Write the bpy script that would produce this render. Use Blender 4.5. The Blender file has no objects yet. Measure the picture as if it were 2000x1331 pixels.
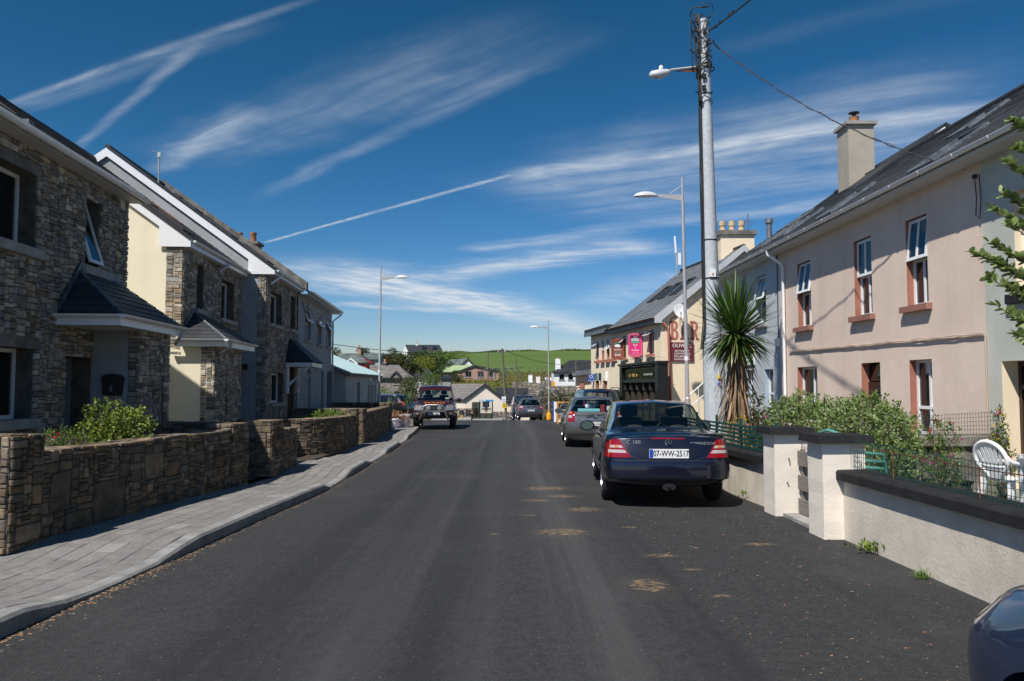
import bpy, bmesh, math, random
import numpy as np
from mathutils import Vector, Matrix
from mathutils.bvhtree import BVHTree
from mathutils.geometry import tessellate_polygon

R = math.radians
SC = bpy.context.scene
COL = SC.collection
V = Vector

# ------------------------------------------------------------------ camera
F = 1555.6                       # focal length in photograph pixels (28 mm on 36 mm, 2000 px wide)
PITCH = math.atan(90.5 / F)
EYE = V((0,0,1.6))
cd = bpy.data.cameras.new('camera'); cam = bpy.data.objects.new('camera', cd); COL.objects.link(cam)
cd.lens = 28; cd.sensor_width = 36; cd.clip_start = 0.05; cd.clip_end = 3000
cam.location = EYE; cam.rotation_euler = (math.pi / 2 + PITCH, 0,0)
SC.camera = cam

# ------------------------------------------------------------------ sun and sky
SUN_DIR = V((0.345,0.495,-0.795)).normalized()       # the way the light travels
sd = bpy.data.lights.new('sun', 'SUN'); sd.energy = 5.0; sd.angle = R(0.53); sd.color = (1.0,0.945,0.87)
sun = bpy.data.objects.new('sun', sd); COL.objects.link(sun)
sun.rotation_euler = SUN_DIR.to_track_quat('-Z', 'Y').to_euler(); sun.location = (-20,-30,40)
SC.view_settings.view_transform = 'Standard'; SC.view_settings.look = 'None'
SC.view_settings.exposure = 0.2; SC.view_settings.gamma = 1.0
SC.view_settings.use_curve_mapping = False
SC.cycles.max_bounces = 8; SC.cycles.transparent_max_bounces = 16
SC.cycles.use_denoising = True
SC.cycles.sample_clamp_indirect = 6.0

def ray(px, py):
 xc = (px - 1000) / F; yc = (665.5 - py) / F
 c, s = math.cos(PITCH), math.sin(PITCH)
 return V((xc, c - yc * s, s + yc * c))

def at(px, py, Y):
 """world point at distance Y along the street that shows at a photograph pixel"""
 d = ray(px, py); return EYE + d * (Y / d.y)

world = bpy.data.worlds.new('World'); SC.world = world; world.use_nodes = True

class NT:
 """small node-tree helper"""
 def __init__(s, tree): s.t = tree; s.n = tree.nodes; s.l = tree.links
 def new(s, kind, **kw):
  nd = s.n.new(kind)
  for k, v in kw.items(): setattr(nd, k, v)
  return nd
 def put(s, sock, v):
  if v is None: return
  if hasattr(v, 'is_linked') or hasattr(v, 'links'): s.l.new(v, sock)
  else: sock.default_value = v
 def math(s, op, a, b=None, c=None, clamp=False):
  nd = s.new('ShaderNodeMath', operation=op, use_clamp=clamp)
  s.put(nd.inputs[0], a); s.put(nd.inputs[1], b); s.put(nd.inputs[2], c)
  return nd.outputs[0]
 def vmath(s, op, a, b=None):
  nd = s.new('ShaderNodeVectorMath', operation=op)
  s.put(nd.inputs[0], a)
  if b is not None: s.put(nd.inputs[3 if op == 'SCALE' else 1], b)
  return nd.outputs['Value'] if op in ('DOT_PRODUCT', 'LENGTH', 'DISTANCE') else nd.outputs[0]
 def smooth(s, v, a, b, lo=0.0, hi=1.0):
  nd = s.new('ShaderNodeMapRange', interpolation_type='SMOOTHSTEP')
  s.put(nd.inputs[0], v); s.put(nd.inputs[1], a); s.put(nd.inputs[2], b); s.put(nd.inputs[3], lo); s.put(nd.inputs[4], hi)
  return nd.outputs[0]
 def noise(s, vec, scale, detail=3, rough=.55, dist=0):
  nd = s.new('ShaderNodeTexNoise')
  s.put(nd.inputs['Vector'], vec); s.put(nd.inputs['Scale'], scale); nd.inputs['Detail'].default_value = detail
  nd.inputs['Roughness'].default_value = rough; nd.inputs['Distortion'].default_value = dist
  return nd
 def mix(s, f, a, b, blend='MIX'):
  nd = s.new('ShaderNodeMix', data_type='RGBA', blend_type=blend)
  s.put(nd.inputs[0], f); s.put(nd.inputs[6], a); s.put(nd.inputs[7], b)
  return nd.outputs[2]
 def scalevec(s, v, sc, rot=(0,0,0)):
  nd = s.new('ShaderNodeMapping'); s.put(nd.inputs[0], v)
  nd.inputs['Rotation'].default_value = rot; nd.inputs['Scale'].default_value = sc
  return nd.outputs[0]

def rgb(r, g, b): return (r, g, b, 1.0)

def build_sky():
 t = NT(world.node_tree); t.n.clear()
 out = t.new('ShaderNodeOutputWorld'); bg = t.new('ShaderNodeBackground')
 sky = t.new('ShaderNodeTexSky', sky_type='NISHITA')
 sky.sun_disc = False
 sky.sun_elevation = math.asin(-SUN_DIR.z)
 sky.sun_rotation = math.atan2(-SUN_DIR.x, -SUN_DIR.y)
 sky.altitude = 0; sky.air_density = 1.0; sky.dust_density = 0.3; sky.ozone_density = 3.0
 tc = t.new('ShaderNodeTexCoord')
 d = tc.outputs['Generated']
 sep = t.new('ShaderNodeSeparateXYZ'); t.l.new(d, sep.inputs[0])
 zc = t.math('MAXIMUM', sep.outputs[2], 0.012)
 cmb = t.new('ShaderNodeCombineXYZ')
 t.l.new(t.math('DIVIDE', sep.outputs[0], zc), cmb.inputs[0]); t.l.new(t.math('DIVIDE', sep.outputs[1], zc), cmb.inputs[1])
 p = cmb.outputs[0]                                     # a flat layer of air one unit up
 w = t.noise(p, 1.1,2,.5)
 w2 = t.noise(p, 5.0,3,.6)
 def uv(px, py):
  q = ray(px, py); return V((q.x / q.z, q.y / q.z, 0))
 total = None
 groups = {}
 def fibres(key):
  """streaky noise drawn out along one wind direction, shared by the streaks that lie along it"""
  if key not in groups:
   a, b, fine, stretch = GRAIN[key]; A, B = uv(*a), uv(*b); u = (B - A).normalized(); n = V((-u.y, u.x, 0))
   al = t.vmath('DOT_PRODUCT', p, tuple(u)); ac = t.vmath('DOT_PRODUCT', p, tuple(n))
   ac = t.math('ADD', ac, t.math('MULTIPLY', t.math('SUBTRACT', w.outputs[0], .5),.35))
   c2 = t.new('ShaderNodeCombineXYZ'); t.l.new(t.math('MULTIPLY', al, fine / stretch), c2.inputs[0]); t.l.new(t.math('MULTIPLY', ac, fine), c2.inputs[1])
   groups[key] = t.smooth(t.noise(c2.outputs[0], 1.0,5,.62,.5).outputs[0], .24,.80)
  return groups[key]
 def streak(a, b, wid, dens, key, wob=.25, fade=.18):
  """one streak of ice cloud lying along a straight line in the layer"""
  nonlocal total
  A, B = uv(*a), uv(*b); L = (B - A).length; u = (B - A) / L; n = V((-u.y, u.x, 0))
  q = t.vmath('SUBTRACT', p, tuple(A))
  al = t.vmath('DOT_PRODUCT', q, tuple(u)); ac = t.vmath('DOT_PRODUCT', q, tuple(n))
  ac = t.math('MULTIPLY_ADD', wsum, wob * wid * 4, ac)
  m = t.smooth(t.math('ABSOLUTE', ac), wid, 0.0)
  e = t.math('MULTIPLY', t.smooth(al, 0.0, L * fade), t.smooth(al, L, L * (1 - fade)))
  r = t.math('MULTIPLY', t.math('MULTIPLY', m, e), t.math('MULTIPLY', t.math('MULTIPLY_ADD', fibres(key), dens * .75, dens * .3), patch))
  total = r if total is None else t.math('ADD', total, r)
 patch = t.smooth(t.noise(p, 2.4,4,.6).outputs[0], .25,.68,.45,1.1)
 wsum = t.math('SUBTRACT', t.math('MULTIPLY_ADD', w2.outputs[0], .4, w.outputs[0]),.7)
 for args in STREAKS: streak(*args)
 # thin uneven veil low in the sky
 nz = t.noise(t.scalevec(p, (.10,.35,1),(0,0, R(20))),1.0,6,.62,.8)
 veil = t.math('MULTIPLY', t.smooth(nz.outputs[0], .55,.80), t.smooth(sep.outputs[2], .24,.05))
 total = t.math('ADD', total, t.math('MULTIPLY', veil, .35))
 total = t.math('MINIMUM', total, .95)
 hsv = t.new('ShaderNodeHueSaturation'); hsv.inputs['Hue'].default_value = SKY_HUE; hsv.inputs['Saturation'].default_value = SKY_SAT
 t.l.new(sky.outputs[0], hsv.inputs['Color'])
 air = t.mix(1.0, hsv.outputs[0], rgb(*SKY_TINT), 'MULTIPLY')
 # a polarising filter deepens the blue overhead: per-channel response of the whole sky
 sc = t.new('ShaderNodeSeparateColor'); t.l.new(air, sc.inputs[0]); cc = t.new('ShaderNodeCombineColor')
 for i, (amp, pw) in enumerate(SKY_RESPONSE): t.l.new(t.math('MULTIPLY', t.math('POWER', t.math('MULTIPLY', sc.outputs[i], .092), pw), amp / .092), cc.inputs[i])
 col = t.mix(total, cc.outputs[0], CLOUD_RGB)
 t.l.new(col, bg.inputs[0]); bg.inputs[1].default_value = SKY_STRENGTH
 t.l.new(bg.outputs[0], out.inputs[0])

SKY_STRENGTH = 0.092; SKY_HUE = 0.503; SKY_SAT = 1.22; SKY_TINT = (.90,.98,1.08); CLOUD_RGB = rgb(6.3,6.9,7.6)
SKY_RESPONSE = ((1.36,1.58),(.90,1.22),(1.06,1.60))
GRAIN = {'contrail': ((10,200),(640,-10),14,8), 'band': ((950,358),(2060,195),7,5), 'plume': ((330,330),(1000,50),10,8), 'low': ((540,505),(1160,640),3.6,5), 'thin': ((520,474),(1000,342),30,3)}
STREAKS = [
 # a, b (photograph pixels), half width, density, grain, wobble, end fade
 ((-20,215),(660,-20),.028,0.42, 'contrail', .16),
 ((0,225),(560,30),.080,0.22, 'contrail', .2),
 ((140,300),(420,60),.036,0.36, 'contrail', .25),
 ((510,476),(1010,338),.034,.8, 'thin', .12,.05),
 ((960,350),(2100,190),.16,0.64, 'band', .15,.12),
 ((900,385),(2100,225),.50,0.42, 'band', .2,.25),
 ((1050,330),(2100,120),.45,0.36, 'band', .2,.3),
 ((1000,420),(2100,300),.50,0.39, 'band', .2,.3),
 ((1180,445),(1750,385),.30,0.47, 'band', .2),
 ((320,330),(1160,20),.30,0.27, 'plume', .3,.25),
 ((470,400),(1250,30),.09,0.22, 'plume', .3,.25),
 ((300,345),(520,200),.11,0.38, 'plume', .3),
 ((500,492),(1200,655),.95,1.10, 'low', .16,.12),
 ((560,545),(1000,610),.9,0.68, 'low', .2),
 ((820,550),(1320,465),.5,.9, 'band', .3),
 ((640,590),(900,612),.5,0.77, 'low', .3),
 ((1150,600),(1350,520),.6,0.34, 'low', .3),
 ((900,495),(1260,440),.3,0.51, 'band', .3),
 ((1350,105),(2060,-50),.10,0.05, 'band', .2),
]
build_sky()
world.cycles.sampling_method = 'MANUAL'; world.cycles.sample_map_resolution = 256
# ------------------------------------------------------------------ materials
MATS = {}
def mat(name, col, rough=.85, var=.12, scale=3.0, bump=0.0, bscale=80.0, metal=0.0, spec=.5, coat=0.0, tint=False, col2=None, streak=0.0,
  fine=0.0, emit=0.0, bdetail=4, stretch=None):
 """procedural principled material: two-scale noise colour variation, fine relief, optional vertical weather streaks"""
 m = bpy.data.materials.new(name); m.use_nodes = True; MATS[name] = m
 t = NT(m.node_tree); b = t.n['Principled BSDF']
 pos = t.new('ShaderNodeNewGeometry').outputs['Position']
 if tint or False: pos = pos
 vec = t.scalevec(pos, stretch) if stretch else pos
 n1 = t.noise(vec, scale, 5,.6)
 f = t.smooth(n1.outputs[0], .32,.70)
 c = rgb(*col); k = rgb(*(col2 if col2 else [x * (1 - var * 1.6) for x in col]))
 out = t.mix(f, c, k)
 if fine:
  n2 = t.noise(pos, bscale * 1.0,2,.6)
  out = t.mix(fine, out, t.mix(t.smooth(n2.outputs[0], .35,.65), rgb(.2,.2,.2), rgb(1.6,1.6,1.6)), 'MULTIPLY')
 if streak:
  n3 = t.noise(t.scalevec(pos, (2.2,2.2,.16)),1.0,5,.65)
  out = t.mix(t.math('MULTIPLY', t.smooth(n3.outputs[0], .5,.78), streak), out, rgb(*[x * .42 for x in col]))
 if tint:
  at_ = t.new('ShaderNodeAttribute', attribute_name='tint')
  out = t.mix(1.0, out, at_.outputs['Color'], 'MULTIPLY')
 t.l.new(out, b.inputs['Base Color'])
 b.inputs['Roughness'].default_value = rough; b.inputs['Metallic'].default_value = metal
 b.inputs['Specular IOR Level'].default_value = spec; b.inputs['Coat Weight'].default_value = coat
 if coat: b.inputs['Coat Roughness'].default_value = .03
 if bump:
  bp = t.new('ShaderNodeBump'); bp.inputs['Strength'].default_value = bump; bp.inputs['Distance'].default_value = .01
  nb = t.noise(pos, bscale, bdetail, .6); t.l.new(nb.outputs[0], bp.inputs['Height']); t.l.new(bp.outputs[0], b.inputs['Normal'])
 if emit:
  t.l.new(out, b.inputs['Emission Color']); b.inputs['Emission Strength'].default_value = emit
 return m

def clear_glass(name, tintc, gloss=.12):
 m = bpy.data.materials.new(name); m.use_nodes = True; MATS[name] = m
 t = NT(m.node_tree); t.n.clear(); o = t.new('ShaderNodeOutputMaterial')
 tr = t.new('ShaderNodeBsdfTransparent'); tr.inputs[0].default_value = rgb(*tintc)
 gl = t.new('ShaderNodeBsdfGlossy'); gl.inputs['Roughness'].default_value = .02; gl.inputs[0].default_value = rgb(1,1,1)
 ge = t.new('ShaderNodeNewGeometry'); k = t.math('SUBTRACT', 1.0, t.math('ABSOLUTE', t.vmath('DOT_PRODUCT', ge.outputs['Normal'], ge.outputs['Incoming'])), clamp=True)
 fres = t.math('MULTIPLY_ADD', t.math('POWER', k, 5.0),.90,.05)
 mx = t.new('ShaderNodeMixShader'); t.l.new(t.math('ADD', fres, gloss, clamp=True), mx.inputs[0])
 t.l.new(tr.outputs[0], mx.inputs[1]); t.l.new(gl.outputs[0], mx.inputs[2]); t.l.new(mx.outputs[0], o.inputs[0])
 return m

def leaf_mat(name, c1, c2, trans=.25, rough=.5):
 m = bpy.data.materials.new(name); m.use_nodes = True; MATS[name] = m
 t = NT(m.node_tree); b = t.n['Principled BSDF']; o = t.n['Material Output']
 pos = t.new('ShaderNodeNewGeometry').outputs['Position']
 a = t.new('ShaderNodeAttribute', attribute_name='tint')
 n = t.noise(pos, 2.2,3,.6)
 c = t.mix(t.smooth(n.outputs[0], .3,.7), rgb(*c1), rgb(*c2))
 c = t.mix(1.0, c, a.outputs['Color'], 'MULTIPLY')
 t.l.new(c, b.inputs['Base Color']); b.inputs['Roughness'].default_value = rough; b.inputs['Specular IOR Level'].default_value = .4
 tl = t.new('ShaderNodeBsdfTranslucent'); t.l.new(c, tl.inputs[0])
 mx = t.new('ShaderNodeMixShader'); mx.inputs[0].default_value = trans
 t.l.new(b.outputs[0], mx.inputs[1]); t.l.new(tl.outputs[0], mx.inputs[2]); t.l.new(mx.outputs[0], o.inputs[0])
 return m

# ------------------------------------------------------------------ mesh builder
WL = {}
class MB:
 def __init__(s): s.v = []; s.f = []; s.c = []; s.cur = (1,1,1)
 def _add(s, vs, fs):
  o = len(s.v); s.v.extend(tuple(p) for p in vs)
  for f in fs: s.f.append(tuple(i + o for i in f)); s.c.append(s.cur)
  return s
 def tintc(s, c): s.cur = c; return s
 def quad(s, *p): return s._add(p, [tuple(range(len(p)))])
 def hexa(s, p):
  """8 corners: bottom ring 0-3 (ccw from above), top ring 4-7"""
  return s._add(p, [(3,2,1,0),(4,5,6,7),(0,1,5,4),(1,2,6,5),(2,3,7,6),(3,0,4,7)])
 def box(s, lo, hi, M=None):
  x0, y0, z0 = lo; x1, y1, z1 = hi
  p = [(x0, y0, z0),(x1, y0, z0),(x1, y1, z0),(x0, y1, z0),(x0, y0, z1),(x1, y0, z1),(x1, y1, z1),(x0, y1, z1)]
  if M is not None: p = [M @ V(q) for q in p]
  return s.hexa(p)
 def fbox(s, O, U, N, u0, u1, o0, o1, z0, z1):
  """box in a facade frame: u along, o outward, z up"""
  P = lambda u, o, z: O + U * u + N * o + V((0,0, z))
  p = [P(u0, o0, z0), P(u1, o0, z0), P(u1, o1, z0), P(u0, o1, z0), P(u0, o0, z1), P(u1, o0, z1), P(u1, o1, z1), P(u0, o1, z1)]
  if U.cross(N).z < 0: p = [p[0], p[3], p[2], p[1], p[4], p[7], p[6], p[5]]
  return s.hexa(p)
 def tube(s, pts, r, n=8, caps=True, r2=None):
  pts = [V(p) for p in pts]; k = len(pts)
  rs = r if isinstance(r, (list, tuple)) else [r + ((r2 if r2 is not None else r) - r) * i / max(1, k - 1) for i in range(k)]
  vs = []; fs = []; prev = None
  for i, p in enumerate(pts):
   d = (pts[min(i + 1, k - 1)] - pts[max(i - 1,0)])
   if d.length < 1e-9: d = V((0,0,1))
   d.normalize()
   if prev is None:
    a = d.orthogonal().normalized()
   else:
    a = (prev - d * prev.dot(d))
    a = a.normalized() if a.length > 1e-6 else d.orthogonal().normalized()
   prev = a; b = d.cross(a)
   for j in range(n):
    th = 2 * math.pi * j / n; vs.append(p + (a * math.cos(th) + b * math.sin(th)) * rs[i])
  for i in range(k - 1):
   for j in range(n):
    j2 = (j + 1) % n; fs.append((i * n + j, i * n + j2, (i + 1) * n + j2, (i + 1) * n + j))
  if caps: fs.append(tuple(range(n - 1,-1,-1))); fs.append(tuple((k - 1) * n + j for j in range(n)))
  return s._add(vs, fs)
 def lathe(s, prof, n=16, M=None, caps=True):
  """profile of (radius, height) turned about z"""
  vs = []; fs = []; k = len(prof)
  for r, h in prof:
   for j in range(n):
    th = 2 * math.pi * j / n; q = V((r * math.cos(th), r * math.sin(th), h)); vs.append(M @ q if M is not None else q)
  for i in range(k - 1):
   for j in range(n):
    j2 = (j + 1) % n; fs.append((i * n + j, i * n + j2, (i + 1) * n + j2, (i + 1) * n + j))
  if caps: fs.append(tuple(range(n - 1,-1,-1))); fs.append(tuple((k - 1) * n + j for j in range(n)))
  return s._add(vs, fs)
 def prism(s, poly, ext):
  """planar polygon (list of points) pushed along ext"""
  poly = [V(p) for p in poly]; e = V(ext); n = len(poly)
  nn = V((0,0,0))
  for i in range(n): nn += poly[i].cross(poly[(i + 1) % n])
  if nn.dot(e) > 0: poly = poly[::-1]
  vs = poly + [p + e for p in poly]
  fs = [tuple(range(n)), tuple(2 * n - 1 - i for i in range(n))]
  fs += [((i + 1) % n, i, n + i, n + (i + 1) % n) for i in range(n)]
  return s._add(vs, fs)
 def grid(s, P):
  """P: list of rows of points"""
  a, b = len(P), len(P[0]); vs = [q for r in P for q in r]
  return s._add(vs, [(i * b + j, i * b + j + 1,(i + 1) * b + j + 1,(i + 1) * b + j) for i in range(a - 1) for j in range(b - 1)])
 def build(s, name, m, parent=None, smooth=False, loc=None, angle=None, local=False):
  off = V((0,0,0))
  if loc is not None: off = V(loc)
  elif parent is not None and not local: off = WL.get(parent.name, V((0,0,0)))
  me = bpy.data.meshes.new(name)
  vv = s.v if off.length == 0 else [(p[0] - off.x, p[1] - off.y, p[2] - off.z) for p in s.v]
  me.from_pydata(vv, [], s.f)
  o = bpy.data.objects.new(name, me); COL.objects.link(o)
  if m is not None: me.materials.append(MATS[m] if isinstance(m, str) else m)
  if any(c != (1,1,1) for c in s.c):
   ca = me.color_attributes.new('tint', 'FLOAT_COLOR', 'CORNER')
   a = np.ones((len(me.loops),4), dtype=np.float32); i = 0
   for f, c in zip(s.f, s.c):
    a[i:i + len(f), :3] = c; i += len(f)
   ca.data.foreach_set('color', a.ravel())
  if smooth:
   me.polygons.foreach_set('use_smooth', [True] * len(me.polygons))
   if angle: me.set_sharp_from_angle(angle=R(angle))
  if parent is not None:
   o.parent = parent; WL[o.name] = WL.get(parent.name, V((0,0,0)))
  else:
   o.location = off; WL[o.name] = off
  me.update()
  return o

def white_tint(me):
 ca = me.color_attributes.new('tint', 'FLOAT_COLOR', 'CORNER'); ca.data.foreach_set('color', np.ones(len(me.loops) * 4, dtype=np.float32))

def thing(name, label, cat, loc, group=None):
 o = bpy.data.objects.new(name, None); COL.objects.link(o); o.location = loc; WL[o.name] = V(loc)
 o.empty_display_size = .2
 tag(o, label, cat, group); return o

def tag(o, label=None, cat=None, group=None, kind=None):
 if label: o['label'] = label
 if cat: o['category'] = cat
 if group: o['group'] = group
 if kind: o['kind'] = kind
 return o

def copy_tree(o, parent=None, loc=None, rotz=None, label=None, group=None):
 c = o.copy(); COL.objects.link(c)
 if parent is not None: c.parent = parent
 if loc is not None: c.location = loc; WL[c.name] = V(loc)
 if rotz is not None: c.rotation_euler = (0,0, rotz)
 if label: c['label'] = label
 if group: c['group'] = group
 for ch in o.children: copy_tree(ch, c)
 return c

def xf(o, loc, rotz=0.0):
 o.location = loc; o.rotation_euler = (0,0, rotz); WL[o.name] = V(loc); return o

class Plane:
 """a vertical facade: u runs along it, o out of it"""
 def __init__(s, O, U, side=1):
  s.O = V((O[0], O[1], 0)); s.U = V((U[0], U[1], 0)).normalized(); s.N = V((s.U.y, -s.U.x, 0)) * side
 def P(s, u, o, z): return s.O + s.U * u + s.N * o + V((0,0, z))
 def uv(s, px, py, o=0.0):
  d = ray(px, py); t = ((s.O + s.N * o) - EYE).dot(s.N) / d.dot(s.N); q = EYE + d * t
  return (q - s.O).dot(s.U), q.z
 def rect(s, x0, y0, x1, y1, o=0.0):
  """pixel box whose left side spans y0..y1; returns u0,u1,z0,z1 (levels taken at the left side)"""
  ua, zt = s.uv(x0, y0, o); ub, zb = s.uv(x0, y1, o); uc, _ = s.uv(x1, (y0 + y1) / 2, o)
  return min(ua, uc), max(ua, uc), min(zt, zb), max(zt, zb)

def wall_cells(mb, pl, u0, u1, z0, z1, opens, o=0.0, reveal=.2, thick=None):
 """front face of a wall with openings cut out, and the reveals of the openings"""
 us = sorted(set([u0, u1] + [min(max(x, u0), u1) for q in opens for x in q[:2]])); zs = sorted(set([z0, z1] + [min(max(x, z0), z1) for q in opens for x in q[2:4]]))
 for a, b in zip(us, us[1:]):
  for c, d in zip(zs, zs[1:]):
   if b - a < 1e-6 or d - c < 1e-6: continue
   mu, mz = (a + b) / 2,(c + d) / 2
   if any(q[0] < mu < q[1] and q[2] < mz < q[3] for q in opens): continue
   mb.quad(pl.P(a, o, c), pl.P(b, o, c), pl.P(b, o, d), pl.P(a, o, d))
 for a, b, c, d in [q[:4] for q in opens]:
  P = lambda u, k, z: pl.P(u, o - k * reveal, z)
  mb.quad(P(a, 0, c), P(a, 1, c), P(a, 1, d), P(a, 0, d)); mb.quad(P(b, 0, c), P(b, 0, d), P(b, 1, d), P(b, 1, c))
  mb.quad(P(a, 0, d), P(a, 1, d), P(b, 1, d), P(b, 0, d)); mb.quad(P(a, 0, c), P(b, 0, c), P(b, 1, c), P(a, 1, c))
 return mb

RNG = random.Random(7)
def stone_rects(w, h, opens, presets, seed, hmin, hmax, wmin, wmax, big=.0, cell=.02):
 """pack a wall face with rubble stones; returns (u0,v0,u1,v1)"""
 r = random.Random(seed); nx, ny = int(round(w / cell)), int(round(h / cell))
 occ = np.zeros((ny, nx), dtype=bool); out = []
 for a, b, c, d in opens:
  occ[max(0, int(round(c / cell))):max(0, int(round(d / cell))), max(0, int(round(a / cell))):max(0, int(round(b / cell)))] = True
 def put(x0, y0, x1, y1):
  occ[y0:y1, x0:x1] = True; out.append((x0 * cell, y0 * cell, x1 * cell, y1 * cell))
 for a, b, c, d in presets:
  x0, y0, x1, y1 = int(a / cell), int(b / cell), int(c / cell), int(d / cell)
  x0, y0, x1, y1 = max(0, x0), max(0, y0), min(nx, x1), min(ny, y1)
  if x1 > x0 and y1 > y0 and not occ[y0:y1, x0:x1].any(): put(x0, y0, x1, y1)
 for _ in range(int(w * h * big)):
  bw, bh = int(r.uniform(.14,.34) / cell), int(r.uniform(.18,.40) / cell)
  if nx - bw < 1 or ny - bh < 1: continue
  x, y = r.randrange(0, nx - bw), r.randrange(0, ny - bh)
  if not occ[y:y + bh, x:x + bw].any(): put(x, y, x + bw, y + bh)
 for y in range(ny):
  x = 0
  row = occ[y]
  while x < nx:
   if occ[y, x]: x += 1; continue
   tw = max(2, int(r.uniform(wmin, wmax) / cell)); th = max(2, int(r.uniform(hmin, hmax) / cell))
   e = x
   while e < nx and e - x < tw and not occ[y, e]: e += 1
   if e < nx and not occ[y, e]:
    k = e
    while k < nx and k - e < 3 and not occ[y, k]: k += 1
    if k - e < 3: e = k
   t = y
   while t < ny and t - y < th and not occ[t, x:e].any(): t += 1
   if ny - t <= 1 and not occ[t:ny, x:e].any(): t = ny
   put(x, y, e, t); x = e
 return out

STONE_TINTS = [(1.0,.97,.90),(.80,.78,.74),(1.18,1.08,.92),(.66,.65,.64),(1.10,.90,.68),(.9,.84,.74),(.76,.76,.78),(1.28,1.2,1.08),(.95,.76,.58)]
def stone_mesh(mb, P, w, h, r, depth, gap=.0035, sink=.05):
 """one rough stone in the box 0..w, 0..h of a wall face, P(u,v,o) -> point"""
 g = gap; j = min(w, h)
 base = [(g, g),(w / 2, g),(w - g, g),(w - g, h / 2),(w - g, h - g),(w / 2, h - g),(g, h - g),(g, h / 2)]
 ring = []
 for i, (x, y) in enumerate(base):
  cx, cy = w / 2, h / 2
  k = r.uniform(0,.13) * j if i % 2 == 0 else r.uniform(-.02,.05) * j
  dx, dy = cx - x, cy - y; l = math.hypot(dx, dy) or 1
  ring.append((x + dx / l * k, y + dy / l * k))
 d = depth * r.uniform(.35,1.0); b = min(.018, j * .13)
 vs = []
 for x, y in ring: vs.append(P(x, y, -sink))
 for x, y in ring: vs.append(P(x, y, d * .55))
 tx, ty = r.uniform(-.25,.25) * d / max(w, .1), r.uniform(-.25,.25) * d / max(h, .1)
 for x, y in ring:
  l = math.hypot(w / 2 - x, h / 2 - y) or 1
  qx, qy = x + (w / 2 - x) / l * b, y + (h / 2 - y) / l * b
  vs.append(P(qx, qy, d + tx * (qx - w / 2) + ty * (qy - h / 2) + r.uniform(-.08,.08) * depth))
 n = 8
 fs = [((i),(i + 1) % n, n + (i + 1) % n, n + i) for i in range(n)] + [(n + i, n + (i + 1) % n, 2 * n + (i + 1) % n, 2 * n + i) for i in range(n)]
 fs.append(tuple(2 * n + i for i in range(n)))
 mb._add(vs, fs)

def pix(p):
 q = p - EYE; c, s = math.cos(PITCH), math.sin(PITCH)
 dep = q.y * c + q.z * s
 if dep < .2: return None
 return 1000 + F * q.x / dep, 665.5 - F * (q.z * c - q.y * s) / dep, dep

def stone_face(parent, faces, m, limit=300, minpx=9.0, name='stone', seed=1):
 """faces: list of (P, rects, depth). The stones that show largest become objects, the rest one joined part"""
 r = random.Random(seed); todo = []
 for P, rects, depth in faces:
  for a, b, c, d in rects:
   q = pix(P((a + c) / 2,(b + d) / 2,0)); size = 0
   if q and -40 < q[0] < 2040 and -40 < q[1] < 1371: size = F / q[2] * math.sqrt((c - a) * (d - b))
   todo.append((size, P, a, b, c, d, depth))
 todo.sort(key=lambda k: -k[0]); rest = MB(); n = 0
 for size, P, a, b, c, d, depth in todo:
  tint = r.choice(STONE_TINTS); k = r.choice([r.uniform(.55,.85), r.uniform(.85,1.15), r.uniform(.9,1.2), r.uniform(1.15,1.5)]); tint = tuple(x * k for x in tint)
  Q = (lambda P, a, b: lambda x, y, o: P(a + x, b + y, o))(P, a, b)
  if n < limit and size >= minpx:
   mb = MB(); mb.cur = tint; stone_mesh(mb, Q, c - a, d - b, r, depth); o = mb.build(name, m, parent); n += 1
  else:
   rest.cur = tint; stone_mesh(rest, Q, c - a, d - b, r, depth)
 if rest.v:
  o = rest.build('small_stones', m, parent); o['kind'] = 'stuff'
 return n

def text_obj(name, s, size, m, parent, M, ext=.003, align='CENTER', sx=1.0, world=True, spacing=1.0, bold=0.0):
 cu = bpy.data.curves.new(name, 'FONT'); cu.body = s; cu.size = size; cu.extrude = ext; cu.align_x = align; cu.align_y = 'CENTER'
 cu.space_character = spacing; cu.offset = bold
 cu.resolution_u = 3
 cu.materials.append(MATS[m])
 o = bpy.data.objects.new(name, cu); COL.objects.link(o)
 M = M @ Matrix.Diagonal((sx, 1,1,1))
 if parent is not None:
  o.parent = parent
  if world:
   M = M.copy(); M.translation = M.translation - WL.get(parent.name, V((0,0,0)))
 o.matrix_local = M
 return o

def face_matrix(pos, right, up):
 r = V(right).normalized(); u = V(up).normalized(); n = r.cross(u)
 M = Matrix.Identity(4)
 for i in range(3): M[i][0] = r[i]; M[i][1] = u[i]; M[i][2] = n[i]
 M.translation = V(pos); return M

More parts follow.
